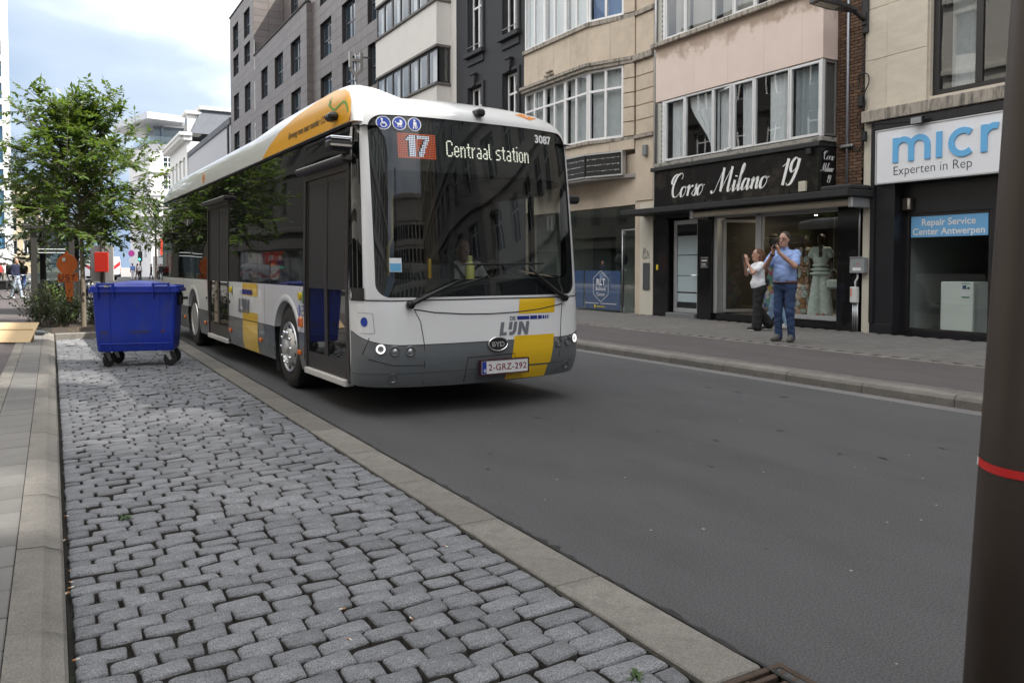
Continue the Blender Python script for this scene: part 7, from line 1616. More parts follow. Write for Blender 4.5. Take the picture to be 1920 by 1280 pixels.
for sx in (-1, 1):
    c = sx * .40; b = MB()
    for x in (c - .125, c + .10): b.box(x, x + .025, -.46, -.375, .985, 1.115, b=.008)
    b.box(c - .099, c + .099, -.46, -.43, 1.085, 1.112, b=.008); b.build('lid_handle', bblue, bin_)
for sx in (-1, 1):
    for k, dx in enumerate((-.125, .10)): b = MB(); b.box(sx * .40 + dx, sx * .40 + dx + .02, -.40, -.345, .90, .984, b=.006); b.build('rim_rib', bblue, bin_)
for x in (-.36, .36):
    b = MB(); b.ring([[(x + dx, -(.318 + .052 * (z - .22) / .8) - d_, z) for dx, d_ in ((-.012, -.02), (-.008, .008), (.008, .008), (.012, -.02))] for z in (.24, .6, .98)], True, True, True); b.build('body_rib', bblue, bin_)
b = MB(); b.box(-.50, .50, -.335, -.30, .30, .315, b=.004); b.build('body_rib', bblue, bin_)
for x in (-.42, .42):
    b = MB()
    for k in range(7): b.box(x - .09 + k * .026, x - .078 + k * .026, -.345, -.30, .215, .285)
    b.box(x - .095, x + .095, -.34, -.28, .208, .214); b.build('castor_plate_ribs', bblue, bin_, kind='stuff')
for sx in (-1, 1):      # trunnions
    b = MB(); b.lathe([(.085, sx * .605), (.085, sx * .64), (.06, sx * .655), (.02, sx * .66), (.02, sx * .735), (.0, sx * .737)], (0, .02, .90), 'x', 18); b.build('trunnion', black, bin_, 40)
    b = MB(); b.box(sx * .59, sx * .645, -.10, .16, .80, .96, b=.02); b.build('trunnion_plate', black, bin_)
for (x, y, a) in ((-.44, -.27, .9), (.45, -.27, .12), (-.43, .26, .3), (.44, .26, -.2)):
    T = Matrix.Translation((x, y, 0)) @ Matrix.Rotation(a, 4, 'Z'); T2 = T @ Matrix.Translation((.05, 0, .095))
    b = MB(); b.lathe([(.055, -.022), (.09, -.024), (.098, -.012), (.098, .012), (.09, .024), (.055, .022)], n=24, ax='y'); b.v = [tuple(T2 @ Vector(p)) for p in b.v]; cw_ = b.build('castor_wheel', rubber, bin_, 40)
    b = MB(); b.lathe([(.0, -.018), (.056, -.018), (.056, .018), (.0, .018)], n=16, ax='y'); b.v = [tuple(T2 @ Vector(p)) for p in b.v]; b.build('hub', mat('hub_grey', (.07, .07, .072), .6), cw_)
    b = MB()
    for s_ in (-1, 1): b.poly([(-.045, .195), (.035, .195), (.075, .085), (.04, .075)], lambda p, q_, d: tuple(T @ Vector((p, s_ * .032 + d, q_))), th=.005)
    b.box(-.06, .06, -.045, .045, .192, .205, T=T); b.build('castor_fork', steel, cw_)
stn = mat('sticker_ghost', (.05, .05, .13), .8)
for x0, x1 in ((-.08, .22), (.36, .42), (-.50, -.40)):
    a_ = Flat(); r_ = random.Random(int(x0 * 100)); 
    x = x0
    while x < x1: w = r_.uniform(.012, .025); a_.rect(x, .43 + r_.uniform(0, .02), x + w, .49 - r_.uniform(0, .02)); x += w + r_.uniform(.004, .012)
    a_.build('label_residue', stn if x0 < .3 else mat('rust_residue', (.10, .05, .06), .8), lambda x, y, d: (x, -(.315 + .02 * (y - .225) / .275) - d - .002, y), bin_, step=.00005)
tr_ = MB(); r_ = random.Random(4)
for k in range(7):
    a = k * .9; tr_.add([(0, 0, 0), (.035 * math.cos(a), .02 * math.sin(a), .05 + .02 * r_.random()), (.05 * math.cos(a + .5), .03 * math.sin(a + .5), .03), (.03 * math.cos(a + .8), .02 * math.sin(a + .8), .0)], [(0, 1, 2, 3)])
o = tag(tr_.build('crumpled_paper', mat('paper_white', (.75, .76, .74), .8)), 'crumpled white paper stuck behind the left lid handle of the blue container', 'litter'); o.location = bin_.matrix_basis @ Vector((-.38, -.41, 1.06))
# ================================================================ trees
def leaf_mat(nm, c, tr=.35):
    if nm in MATS: return MATS[nm]
    m = mat(nm, c, .38, objvar=0, var=.3, vscale=2.5, spec=.6); t = m.node_tree; p = t.nodes['Principled BSDF']; o = t.nodes['Material Output']
    tl = N(t, 'ShaderNodeBsdfTranslucent'); tl.inputs[0].default_value = (c[0] * 1.9, c[1] * 1.7, c[2] * .8, 1); mx_ = N(t, 'ShaderNodeMixShader'); mx_.inputs[0].default_value = tr; L(t, p.outputs[0], mx_.inputs[1]); L(t, tl.outputs[0], mx_.inputs[2]); L(t, mx_.outputs[0], o.inputs[0]); return m
leafA = leaf_mat('leaf_green', (.085, .145, .032)); leafB = leaf_mat('leaf_far', (.075, .14, .035)); leafC = leaf_mat('leaf_shrub', (.045, .080, .028)); leafD = leaf_mat('leaf_dark', (.028, .055, .018), .2)
bark = mat('bark', (.16, .135, .10), .9, var=.25, vscale=14, bump=.5, bscale=40, stretch=(1, 1, .3))
def leaf(mb, p, d, n, l, w):
    s = d.cross(n)
    if s.length < 1e-4: s = d.orthogonal()
    s.normalize(); m = p + d * l * .45 - n * l * .06; e = p + d * l
    mb.add([p, m + s * w / 2 + n * w * .18, e, m - s * w / 2 + n * w * .18], [(0, 1, 2), (0, 2, 3)])
def rv(r_): 
    v = Vector((r_.gauss(0, 1), r_.gauss(0, 1), r_.gauss(0, 1))); return v.normalized()
def tree(name, label, loc, H, z0, rad, seed, nbr, lm, ll=.10, lw=.045, trunk_r=.055, twigs=7, lpt=11, lean=(0, 0), group=None, shape=.55, squash=1., droop=.2):
    r_ = random.Random(seed); t_ = thing(name, label, 'tree', loc, 0, group); tb, lb = MB(), MB()
    tp = [Vector((lean[0] * s + .05 * math.sin(3 * s + seed) * s, lean[1] * s + .05 * math.cos(2.3 * s + seed) * s, H * .93 * s)) for s in [i / 10 for i in range(11)]]
    tb.tube(tp, [trunk_r * (1 - .8 * i / 10) for i in range(11)], 8)
    for b_ in range(nbr):
        s = (b_ + .5) / nbr; z = z0 + (H * .90 - z0) * s; pos = z / (H * .93) * 10; i = min(9, int(pos)); o = tp[i].lerp(tp[i + 1], pos - i)
        wd = rad * (math.sin(math.pi * ((.30 + .67 * s) if name == 'street_tree' and lean != (0, 0) else (.16 + .80 * s))) ** shape) * r_.uniform(.72, 1.12); a = b_ * 2.39996 + r_.uniform(-.4, .4)
        el = R(12 + 48 * s + r_.uniform(-10, 12)); dr_ = Vector((math.cos(a) * math.cos(el), math.sin(a) * math.cos(el) * squash, math.sin(el))); Ln = wd / max(.5, math.cos(el))
        pts = [o + dr_ * Ln * t + Vector((0, 0, -droop * Ln * t * t)) + rv(r_) * .03 for t in (0, .25, .5, .75, 1)]
        tb.tube(pts, [trunk_r * .35, trunk_r * .28, trunk_r * .2, trunk_r * .12, trunk_r * .05], 5)
        for k in range(twigs):
            t = r_.uniform(.18, 1.0); q = t * 4; j = min(3, int(q)); p = pts[j].lerp(pts[j + 1], q - j); dd = (dr_ * .5 + rv(r_) * .8 + Vector((0, 0, .1))).normalized(); tl = r_.uniform(.25, .55) * (rad / 1.75)
            e = p + dd * tl + Vector((0, 0, -.08 * tl)); tb.tube([p, p.lerp(e, .5) + rv(r_) * .02, e], [.007, .005, .003], 4)
            for m in range(lpt):
                u_ = (m + 1) / lpt; lp_ = p.lerp(e, u_); sd = dd.cross(Vector((0, 0, 1))); sd = sd.normalized() if sd.length > .01 else Vector((1, 0, 0))
                ld = (dd * .6 + sd * (1 if m % 2 else -1) * .9 + Vector((0, 0, r_.uniform(-.75, .15)))).normalized() if m < lpt - 1 else dd
                leaf(lb, lp_, ld, (Vector((0, 0, 1)) + rv(r_) * .55).normalized(), ll * r_.uniform(.7, 1.25), lw * r_.uniform(.8, 1.2))
    tb.build('trunk', bark, t_, 50); lb.build('crown', lm, t_); return t_
tp_ = onZ(157, 612, .06)
tree('street_tree', 'slender young street tree with loose green crown behind the blue container', tp_, 5.0, 1.92, 1.74, 21, 76, leafA, .145, .064, .060, 14, 15, lean=(-.02, .0), droop=.22, shape=.8)
def far_xy(u, d): r = (u - 960) / 1480; return (d * (math.sin(_ps) + r * math.cos(_ps)), d * (math.cos(_ps) - r * math.sin(_ps)))
x, y = far_xy(293, 92); tree('street_tree', 'leafy green tree on the far pavement beside the rear of the bus', (x, y, 0), 9.2, 3.6, 2.1, 5, 34, leafB, .34, .17, .16, 7, 9)
x, y = far_xy(6, 46); tree('street_tree', 'small bright green tree at the left edge before the white tower', (x - .4, y, 0), 5.4, 1.9, 1.5, 8, 26, leafB, .2, .1, .09, 7, 9)
for k, (u, d, H, rad, lb) in enumerate(((84, 46, 6.3, 2.2, 'dark tree behind the glass shelter, leftmost of the background trees'), (128, 52, 6.6, 2.4, 'dark tree behind the orange sign, middle of the background trees'), (172, 60, 6.5, 2.2, 'dark tree behind the red panel, rightmost of the background trees'))):
    x, y = far_xy(u, d); tree('park_tree', lb, (x, y, 0), H, 1.5, rad, 30 + k, 30, leafD, .34, .17, .12, 7, 9, group='trees behind the shelter')
# shrubs in the planter
def shrub(label, x, y, h, rad, seed, lm=leafC, group='shrubs in the planter'):
    r_ = random.Random(seed); t_ = thing('shrub', label, 'shrub', (x, y, .06), 0, group); sb_, lb = MB(), MB()
    for k in range(26):
        a = r_.uniform(0, 6.283); el = R(r_.uniform(20, 88)); d = Vector((math.cos(a) * math.cos(el) * rad / h, math.sin(a) * math.cos(el) * rad / h, math.sin(el))).normalized(); Ln = h * r_.uniform(.6, 1.05)
        p0 = Vector((r_.uniform(-.5, .5) * rad * .5, r_.uniform(-.5, .5) * rad * .5, 0)); p1 = p0 + d * Ln + Vector((0, 0, -.12 * Ln * (1 - d.z)))
        sb_.tube([p0, p0.lerp(p1, .5) + rv(r_) * .03, p1], [.008, .006, .003], 4)
        for m in range(22):
            u_ = .25 + .75 * m / 21; q = p0.lerp(p1, u_) + rv(r_) * .05; leaf(lb, q, (rv(r_) + Vector((0, 0, .25))).normalized(), (Vector((0, 0, 1)) + rv(r_) * .5).normalized(), .075 * r_.uniform(.6, 1.3), .042)
    sb_.build('stems', bark, t_, 50); lb.build('foliage', lm, t_); return t_
for k, (u, v, h, rad, lb) in enumerate(((78, 612, .95, .42, 'leftmost tall shrub in the planter, leaning over the cycle path'), (100, 606, .80, .42, 'second shrub from the left, at the foot of the shelter post'), (118, 612, .62, .40, 'low shrub in front of the orange sign'), (140, 604, .70, .35, 'shrub left of the slender tree trunk'), (175, 606, .62, .4, 'shrub right of the slender tree trunk behind the container'), (66, 590, .85, .40, 'far shrub behind the leftmost tall one'), (95, 592, .95, .42, 'bright topped shrub by the glass shelter'), (205, 600, .6, .4, 'shrub hidden mostly behind the blue container'))):
    p = onZ(u, v, .06); shrub(lb, max(p.x, -.25), p.y, h, rad, 60 + k, leafC if k not in (6,) else leafA)
lr = random.Random(2); lit = MB()
for k in range(60):
    a = lr.uniform(0, 6.3); p = Vector((lr.uniform(.3, 2.0), lr.uniform(BAYEND + .2, 20.8), .065)); leaf(lit, p, Vector((math.cos(a), math.sin(a), .1)).normalized(), Vector((0, 0, 1)), .07, .04)
tag(lit.build('fallen_leaves', mat('dry_leaf', (.25, .16, .06), .8, var=.3)), 'dry fallen leaves on the planter soil', 'leaves'); COL.objects['fallen_leaves']['kind'] = 'stuff'
# ================================================================ shelter, signs
px = onZ(66, 590, .07); sx0, sy0 = px.x, px.y; shl = thing('bus_shelter', 'dark metal shelter with a glass side behind the planter shrubs', 'shelter', (sx0, sy0, 0), R(-4))
for x in (0, .92):
    b = MB(); b.box(x - .075, x + .075, -.07, .07, 0, 2.45, b=.012); b.build('post', mat('shelter_metal', (.05, .048, .045), .45, .3), shl)
    b = MB(); b.box(x - .075, x + .075, 2.6, 2.74, 0, 2.45, b=.012); b.build('post', MATS['shelter_metal'], shl)
b = MB(); b.box(-.25, 1.5, -.2, 3.0, 2.45, 2.6, b=.03); b.build('roof', MATS['shelter_metal'], shl)
b = MB(); b.box(.08, .84, -.008, .008, .25, 2.4); gp = b.build('glass_panel', glass('shelter_glass', (.42, .47, .45), .45), shl)
for z in (1.80, 1.90): b = MB(); b.box(.10, .82, -.012, -.009, z, z + .022); b.build('frosted_line', mat('frost_line', (.6, .65, .66), .6), gp)
b = MB(); b.box(.80, .812, .07, 2.6, .25, 2.4); b.build('back_panel', MATS['shelter_glass'], shl)
orange = mat('painted_orange', (.66, .155, .025), .7, var=.06)
p = Vector((*far_xy(126, 19.4), 0)); og = thing('orange_sign', 'orange painted wooden marker with a round head, a lettered board and a pointed stake', 'sign', (p.x, p.y, .06), R(-30)); D_ = math.hypot(p.x, p.y) * .985; S_ = 19.6 / 1480
fO = lambda x, y, d: (x, -d, y)
b = MB(); b.poly([(.25 * math.cos(a), 1.42 + .25 * math.sin(a)) for a in [2 * math.pi * i / 28 for i in range(28)]], fO, th=.02); b.poly([(-.06, 1.665), (.04, 1.665), (.03, 1.72), (.0, 1.74), (-.05, 1.70)], lambda x, y, d: (x, -d + .001, y), th=.018); b.build('disc', orange, og)
b = MB(); b.poly([(-.22, .98), (.27, 1.0), (.27, 1.20), (-.23, 1.19)], lambda x, y, d: (x, -.021 - d, y), th=.02); bd = b.build('board', orange, og)
b = MB(); b.poly([(-.06, .975), (.14, .975), (.125, .50), (.09, .38), (.06, .50), (-.02, .52)], fO, th=.02); b.build('stake', orange, og)
b = MB(); b.box(-.03, .03, .022, .08, 0, 1.3); b.build('post', dark_metal, og)
a_ = Flat(); a_.stroke([(-.17, 1.17), (-.175, 1.06), (-.14, 1.02), (-.09, 1.05), (-.07, 1.16)], .022); a_.stroke([(.07, 1.15), (.0, 1.15), (-.01, 1.10), (.06, 1.08), (.05, 1.03), (-.02, 1.03)], .02); a_.stroke([(.12, 1.13), (.24, 1.15)], .018, False); a_.stroke([(.18, 1.19), (.16, 1.03)], .018, False)
a_.build('lettering', mat('paint_maroon', (.10, .02, .03), .7), lambda x, y, d: (x, -.041 - d, y), bd)
a_ = Flat(); a_.rect(-.10, 1.49, -.02, 1.58); a_.build('sticker', sign_white, fO, og, lift=.022)
x, y = far_xy(193, 26.5); rpn = thing('red_sign', 'red metal sign back on a dark pole with a grey board behind it', 'sign', (x, y, 0), R(-30))
b = MB(); b.tube([(0, .0, 0), (0, 0, 2.9)], .075, 10); b.build('pole', mat('pole_dark', (.04, .034, .03), .5), rpn, True)
b = MB(); b.box(-.21, .25, -.13, -.09, 1.24, 1.90, b=.01); b.build('red_panel', mat('panel_red', (.55, .025, .012), .55), rpn)
b = MB(); b.box(-.45, .32, .085, .13, .92, 2.12, b=.01); b.build('grey_board', mat('board_grey', (.36, .35, .34), .7, var=.05), rpn)
# ================================================================ bicycles
bk_bl = mat('bike_black', (.015, .016, .018), .4); bk_gr = mat('bike_green_grey', (.16, .20, .18), .35, .3); sadd = mat('saddle_black', (.015, .014, .013), .6)
def bicycle(label, loc, rz, frame_m=bk_bl, pannier=False, group=None):
    t_ = thing('bicycle', label, 'bicycle', loc, rz, group)
    for x in (-.53, .53):
        b = MB(); b.tube([(x + .335 * math.cos(2 * math.pi * i / 28), 0, .345 + .335 * math.sin(2 * math.pi * i / 28)) for i in range(29)], .019, 6, caps=False); wl = b.build('wheel', rubber, t_, True)
        b = MB(); b.tube([(x + .31 * math.cos(2 * math.pi * i / 28), 0, .345 + .31 * math.sin(2 * math.pi * i / 28)) for i in range(29)], .010, 5, caps=False)
        for k in range(14): a = 2 * math.pi * k / 14; b.tube([(x, .02 * (-1) ** k, .345), (x + .31 * math.cos(a), 0, .345 + .31 * math.sin(a))], .0022, 3, caps=False)
        b.lathe([(.025, -.04), (.025, .04)], (x, 0, .345), 'y', 8); b.build('rim', alu, wl, True)
        b = MB(); b.ring([[(x + r * math.cos(a), yy, .345 + r * math.sin(a)) for r, yy in ((.36, -.025), (.372, 0), (.36, .025))] for a in [R(10 + i * 12) if x < 0 else R(30 + i * 10) for i in range(14)]], False); b.build('mudguard', frame_m, t_, True)
    b = MB(); bb_ = (-.08, 0, .30); st = (-.20, 0, .78); hd = (.36, 0, .82); hb_ = (.40, 0, .62)
    for p, q, r in ((bb_, st, .017), (bb_, hb_, .021), ((-.16, 0, .62), hb_, .016), (hd, hb_, .022), (hb_, (.53, .05, .345), .013), (hb_, (.53, -.05, .345), .013), (bb_, (-.53, .05, .345), .011), (bb_, (-.53, -.05, .345), .011), (st, (-.53, .05, .345), .009), (st, (-.53, -.05, .345), .009), (st, (-.22, 0, .90), .013), (hd, (.33, 0, .98), .014)): b.tube([p, q], r, 6)
    b.build('frame', frame_m, t_, True)
    b = MB(); b.tube([(.20, .29, .99), (.30, .27, 1.0), (.34, .12, 1.0), (.33, 0, .98), (.34, -.12, 1.0), (.30, -.27, 1.0), (.20, -.29, .99)], .013, 6); b.build('handlebar', alu, t_, True)
    b = MB(); b.lathe([(.0, -.0), (.09, .01), (.10, .04), (.04, .055), (0, .056)], (0, 0, 0), 'z', 14); b.v = [(-.24 + x * 1.35, y, .90 + z) for x, y, z in b.v]; b.build('saddle', sadd, t_, True)
    b = MB(); b.lathe([(.085, -.06), (.085, -.05), (.0, -.05)], (bb_[0], 0, bb_[2]), 'y', 14); b.tube([(bb_[0], -.06, .30), (bb_[0] + .12, -.07, .19)], .01, 5); b.tube([(bb_[0], .06, .30), (bb_[0] - .12, .07, .41)], .01, 5); b.box(bb_[0] + .09, bb_[0] + .17, -.14, -.07, .175, .20); b.box(bb_[0] - .17, bb_[0] - .09, .07, .14, .40, .425); b.build('crank', dark_metal, t_)
    b = MB(); b.tube([(-.22, .06, .72), (-.72, .06, .74), (-.72, -.06, .74), (-.22, -.06, .72)], .009, 5); b.tube([(-.62, .06, .74), (-.53, .07, .345)], .007, 5); b.tube([(-.62, -.06, .74), (-.53, -.07, .345)], .007, 5); b.build('rack', dark_metal, t_, True)
    b = MB(); b.lathe([(.0, .0), (.04, .01), (.045, .05), (.0, .055)], (.42, 0, .80), 'x', 10); b.build('lamp', alu, t_, True)
    if pannier:
        for s_ in (-1, 1): b = MB(); b.box(-.78, -.38, s_ * .08, s_ * .22, .42, .76, b=.03); b.box(-.78, -.38, s_ * .075, s_ * .235, .70, .775, b=.02); b.build('pannier', mat('pannier_black', (.02, .02, .021), .7), t_)
    return t_
x, y = far_xy(36, 32.5); bik = bicycle('grey-green bicycle with black panniers pushed by the woman with backpack', (x, y, .072), R(-31), bk_gr, True)
x, y = far_xy(30, 33.1); cy_ = walker('woman in dark jacket with a black backpack pushing a bicycle', (x, y, .072), R(-121), cl('jacket_navy', (.012, .016, .045)), cl('jeans_light', (.36, .42, .52)), None, wk, hair_k, .98, MATS['shoe_white'])
b = MB(); b.box(-.17, .17, -.36, -.13, 1.02, 1.46, b=.06); bp_ = tag(b.build('backpack', mat('backpack_black', (.012, .012, .014), .8)), 'black backpack on the back of the woman pushing a bicycle', 'backpack'); bp_.location = cy_.location; bp_.rotation_euler = cy_.rotation_euler
bp_.scale = (.98,) * 3
b = MB(); b.tube([(-.20, .03, 1.12), (-.16, .25, 1.05), (-.10, .42, 1.03)], .04, 8); 
bkp = bicycle('black bicycle parked behind the planter, leftmost of the parked row', (*far_xy(100, 25.5), 0), R(70), bk_bl, False, 'bicycles parked behind the planter')
for k, (u, d, rz, lb) in enumerate(((112, 25.8, 66, 'second'), (122, 26.0, 74, 'third'), (133, 26.2, 68, 'fourth'), (144, 26.4, 72, 'fifth'), (155, 26.8, 66, 'sixth'), (166, 27.0, 74, 'seventh'))):
    c = copy_tree(bkp); c.location = (*far_xy(u, d), 0); c.rotation_euler = (0, 0, R(rz)); c['label'] = 'black bicycle parked behind the planter, %s from the left of the parked row' % lb
b = MB(); b.box(-.35, .4, -.25, .25, 0, .9, b=.12); cv = tag(b.build('covered_scooter', mat('scooter_cover', (.012, .012, .013), .6)), 'black covered scooter behind the shelter glass', 'scooter'); cv.location = (*far_xy(83, 24.6), 0)
# ================================================================ plywood board on the pavement
pb = onZ(28, 642, .095); pl_ = thing('plywood_board', 'bare plywood sheet leaning on the left pavement in the sun', 'board', (pb.x, pb.y, .094), R(-29))
b = MB(); T = Matrix.Rotation(R(-42), 4, 'X'); b.box(-.75, .26, -.009, .009, .0, .44, T=T); b.build('sheet', mat('plywood', (.62, .46, .27), .7, var=.10, vscale=3, stretch=(.4, 6, 6)), pl_)
b = MB(); b.box(-.70, .22, .17, .20, .0, .22); b.build('batten', mat('batten', (.45, .32, .18), .8), pl_)
b = MB(); b.lathe([(.0, 0), (.04, .005), (.045, .03), (.045, .16), (.02, .19), (.018, .24), (0, .245)], n=14); bo_ = tag(b.build('bottle', mat('bottle_dark', (.04, .05, .055), .1, spec=1.), None, True), 'dark bottle lying on the kerb beside plywood sheet', 'bottle'); bq = onZ(66, 628, .10); bo_.location = (bq.x, bq.y, .145); bo_.rotation_euler = (R(90), 0, R(60))
# ================================================================ van, traffic light, far people
x, y = far_xy(212, 80); van = thing('van', 'white van with red diagonal stripes and an orange roof light in the far road', 'van', (x, y, 0), R(38))
vw = mat('van_white', (.74, .74, .76), .3, coat=.4)
P = [(-.95, .45), (-.98, 1.2), (-.93, 2.05), (-.80, 2.42), (.80, 2.42), (.93, 2.05), (.98, 1.2), (.95, .45)]
b = MB(); b.ring([[(x_, 0, z) for x_, z in P], [(x_, 3.6, z) for x_, z in P], [(x_ * .97, 4.4, .45 + (z - .45) * .86) for x_, z in P], [(x_ * .94, 5.1, .45 + (z - .45) * .40) for x_, z in P], [(x_ * .85, 5.4, .45 + (z - .45) * .30) for x_, z in P]], True, True, True); b.build('body', vw, van, 40)
b = MB(); b.box(-.96, .96, -.06, .1, .35, .62, b=.03); b.build('bumper', black, van)
for s_ in (-1, 1):
    b = MB(); b.box(s_ * .84, s_ * .95, -.02, .06, .95, 1.35, b=.02); b.build('tail_lamp', mat('tail_red', (.5, .02, .01), .3, emit=(1, .08, .03), estr=1.5), van)
    for yy in (.85, 4.3): b = MB(); b.lathe([(.0, -.12), (.2, -.12), (.34, -.1), (.34, .1), (.2, .12), (0, .12)], (s_ * .86, yy, .34), 'x', 18); b.build('wheel', rubber, van, 40)
    b = MB(); b.quad((s_ * .975, 3.7, 1.35), (s_ * .975, 4.5, 1.35), (s_ * .93, 4.3, 1.95), (s_ * .945, 3.6, 2.0)); b.build('side_window', dark_pane, van)
a_ = Flat(); a_.poly([(-.9, .75), (-.45, .75), (.9, 1.55), (.9, 1.95), (.75, 1.9)]); a_.poly([(-.95, 1.35), (-.5, 1.55), (-.95, 1.60)]); a_.build('stripe', mat('stripe_red', (.50, .03, .03), .4), lambda x_, y_, d: (x_, -d, y_), van, lift=.012)
a_ = Flat(); a_.poly([(.3, .8), (1.2, .8), (3.2, 1.6), (2.4, 1.6)]); a_.build('stripe', MATS['stripe_red'], lambda x_, y_, d: (-.985 - d, x_, y_), van, lift=.012)
b = MB(); b.box(-.14, .14, .2, .5, 2.43, 2.62, b=.04); b.build('beacon', mat('beacon_orange', (.7, .14, .02), .3, emit=(1, .25, .04), estr=2), van)
x, y = far_xy(264, 88); tl = thing('traffic_light', 'traffic light showing green on a dark post in the far street', 'traffic light', (x, y, 0), R(-30))
b = MB(); b.tube([(0, 0, 0), (0, 0, 3.3)], .09, 8); b.build('post', dark_metal, tl, True); b = MB(); b.box(-.2, .2, -.2, .1, 2.0, 3.1, b=.04); b.build('head', black, tl)
b = MB(); b.lathe([(.0, -.22), (.10, -.22), (.11, -.2)], (0, 0, 2.22), 'y', 14); b.build('green_lamp', mat('lamp_green', (.02, .4, .2), .3, emit=(.05, 1, .55), estr=3), tl)
x, y = far_xy(248, 86); ns = thing('round_sign', 'pink and white round sign stacked on a thin post', 'sign', (x, y, 0), R(-30)); b = MB(); b.tube([(0, 0, 0), (0, 0, 3.2)], .05, 6); b.build('post', steel, ns, True)
b = MB(); b.lathe([(.0, -.08), (.35, -.08), (.35, -.06), (.0, -.06)], (0, 0, 2.85), 'y', 20); b.build('disc', mat('sign_pink', (.5, .06, .32), .5), ns); b = MB(); b.lathe([(.0, -.08), (.32, -.08), (.32, -.06), (.0, -.06)], (0, 0, 2.1), 'y', 20); b.build('disc', sign_white, ns)
cols = [cl('c_blue', (.15, .25, .6)), cl('c_brown', (.09, .05, .035)), cl('c_white', (.7, .7, .72)), cl('c_black', (.02, .02, .022)), cl('c_grey', (.25, .24, .22)), cl('c_red', (.45, .05, .05))]
for k, (u, d, t_, b_, rz, lb) in enumerate(((249, 84, 0, 2, 10, 'distant person in bright blue top crossing by the pink sign'), (258, 86, 1, 1, 60, 'distant person in brown coat beside the traffic light'), (262.5, 85, 2, 3, 200, 'distant person in white shirt and dark trousers next to the traffic light'), (284, 88, 3, 3, 80, 'distant person in black with a bag under the far tree'), (298, 87, 4, 3, 150, 'distant person in grey top at the far pavement'), (302, 86, 3, 3, 20, 'distant person in black jacket right beside the bus rear'), (306, 88, 2, 2, 110, 'distant person all in white at the bus rear'), (3, 60, 5, 3, 40, 'distant person in red top at the left edge'), (9, 58, 2, 4, 70, 'distant person in white top near the left edge'), (14, 75, 0, 3, 100, 'distant person in blue top behind the woman with the bicycle'), (44, 48, 3, 0, 150, 'dark haired person in black top behind the handlebar of the pushed bicycle'))):
    x, y = far_xy(u, d); walker(lb, (x, y, .0), R(rz), cols[t_], cols[b_], 'people in the far street', wk if k % 2 else wk2, hair_k)
# ================================================================ near pole, wall lamp, cables
c0 = Vector((0, 0, 1.42)) + _ray(1867, 1280) * 1.62; c1 = Vector((0, 0, 1.42)) + _ray(1952, 40) * 1.62
dv_ = (c1 - c0).normalized(); base_ = c0 + dv_ * ((0 - c0.z) / dv_.z); topp = c0 + dv_ * ((4.6 - c0.z) / dv_.z)
pole = thing('street_pole', 'thick dark brown metal pole close to the camera at the right edge', 'pole', base_, world=True)
pbm = mat('pole_brown', (.066, .051, .042), .5, .2, var=.12, vscale=6, col2=(.09, .075, .065), c2scale=40, c2lo=.70, c2hi=.76)
b = MB(); b.tube([base_, base_.lerp(topp, .25), base_.lerp(topp, .5), topp], [.060, .057, .055, .048], 28); b.build('shaft', pbm, pole, True)
b = MB(); b.tube([base_ - Vector((0, 0, .02)), base_ + dv_ * .05], .10, 24); b.build('foot', pbm, pole, True)
rb_ = (Vector((0, 0, 1.42)) + _ray(1893, 880) * 1.62); tt = (rb_ - base_).dot(dv_); cc = base_ + dv_ * tt
tapem = mat('barrier_tape_red', (.60, .02, .02), .45); tapew = mat('barrier_tape_white', (.75, .73, .7), .45)
X_ = dv_.orthogonal().normalized(); Y_ = dv_.cross(X_); tow = (Vector((0, 0, 1.2)) - cc); tow = (tow - dv_ * tow.dot(dv_)).normalized(); sdv = dv_.cross(tow)
def tape_ring(a0, a1, m, nm, r=.0590, h=.0085):
    b = MB(); G = []
    for i in range(25):
        a = R(a0 + (a1 - a0) * i / 24); d = tow * math.cos(a) + sdv * math.sin(a); G.append([tuple(cc + d * (r + .0004 * math.sin(a * 7)) + dv_ * (hh - .010 * math.sin(a) + .002 * math.sin(3 * a))) for hh in (-h, 0, h)])
    b.grid(G); return b.build(nm, m, None, True)
tp1 = thing('barrier_tape', 'red and white barrier tape tied around the brown pole', 'tape', cc, world=True); tr1 = tape_ring(-74, 225, tapem, 'tape'); par(tr1, tp1); tr2 = tape_ring(226, 285, tapew, 'tape'); par(tr2, tp1)
lampm = mat('lamp_black', (.03, .03, .032), .45, .2)
hp0 = onX(1592, 18, 12.85); wl_ = thing('wall_lamp', 'dark street lamp on a bracket arm fixed to the pale stone wall', 'street lamp', (13.75, 9.96, 6.2), world=True)
w0 = Vector((13.77, 9.96, 6.20)); l1 = onX(1600, 20, 13.35); l2 = onX(1545, 6, 12.75)
b = MB(); b.tube([w0, l1], [.05, .045], 10); b.build('arm', lampm, wl_, True)
b = MB(); b.box(13.74, 13.82, 9.90, 10.02, 5.95, 6.62, b=.01); b.box(13.70, 13.80, 9.92, 10.0, 6.1, 6.35, b=.01); b.build('bracket', lampm, wl_)
dl = (l2 - l1).normalized(); sdl = Vector((dl.y, -dl.x, 0)).normalized(); ul = sdl.cross(dl); 
def lpnt(t, s, h): return tuple(l1 + dl * t + sdl * s + ul * h)
Ln = (l2 - l1).length + .22; b = MB(); b.ring([[lpnt(t, s * w, h * hh) for s, h in ((-1, -.3), (-1, .5), (-.5, 1), (.5, 1), (1, .5), (1, -.3))] for t, w, hh in ((-.05, .06, .06), (.12, .12, .07), (Ln * .5, .17, .09), (Ln, .15, .07))], True, True, True); b.build('head', lampm, wl_, 40)
b = MB(); b.quad(lpnt(.35, -.10, -.032), lpnt(.35, .10, -.032), lpnt(Ln - .08, .10, -.032), lpnt(Ln - .08, -.10, -.032)); b.build('lens', mat('lens_dim', (.25, .24, .18), .3), wl_)
cabm = black
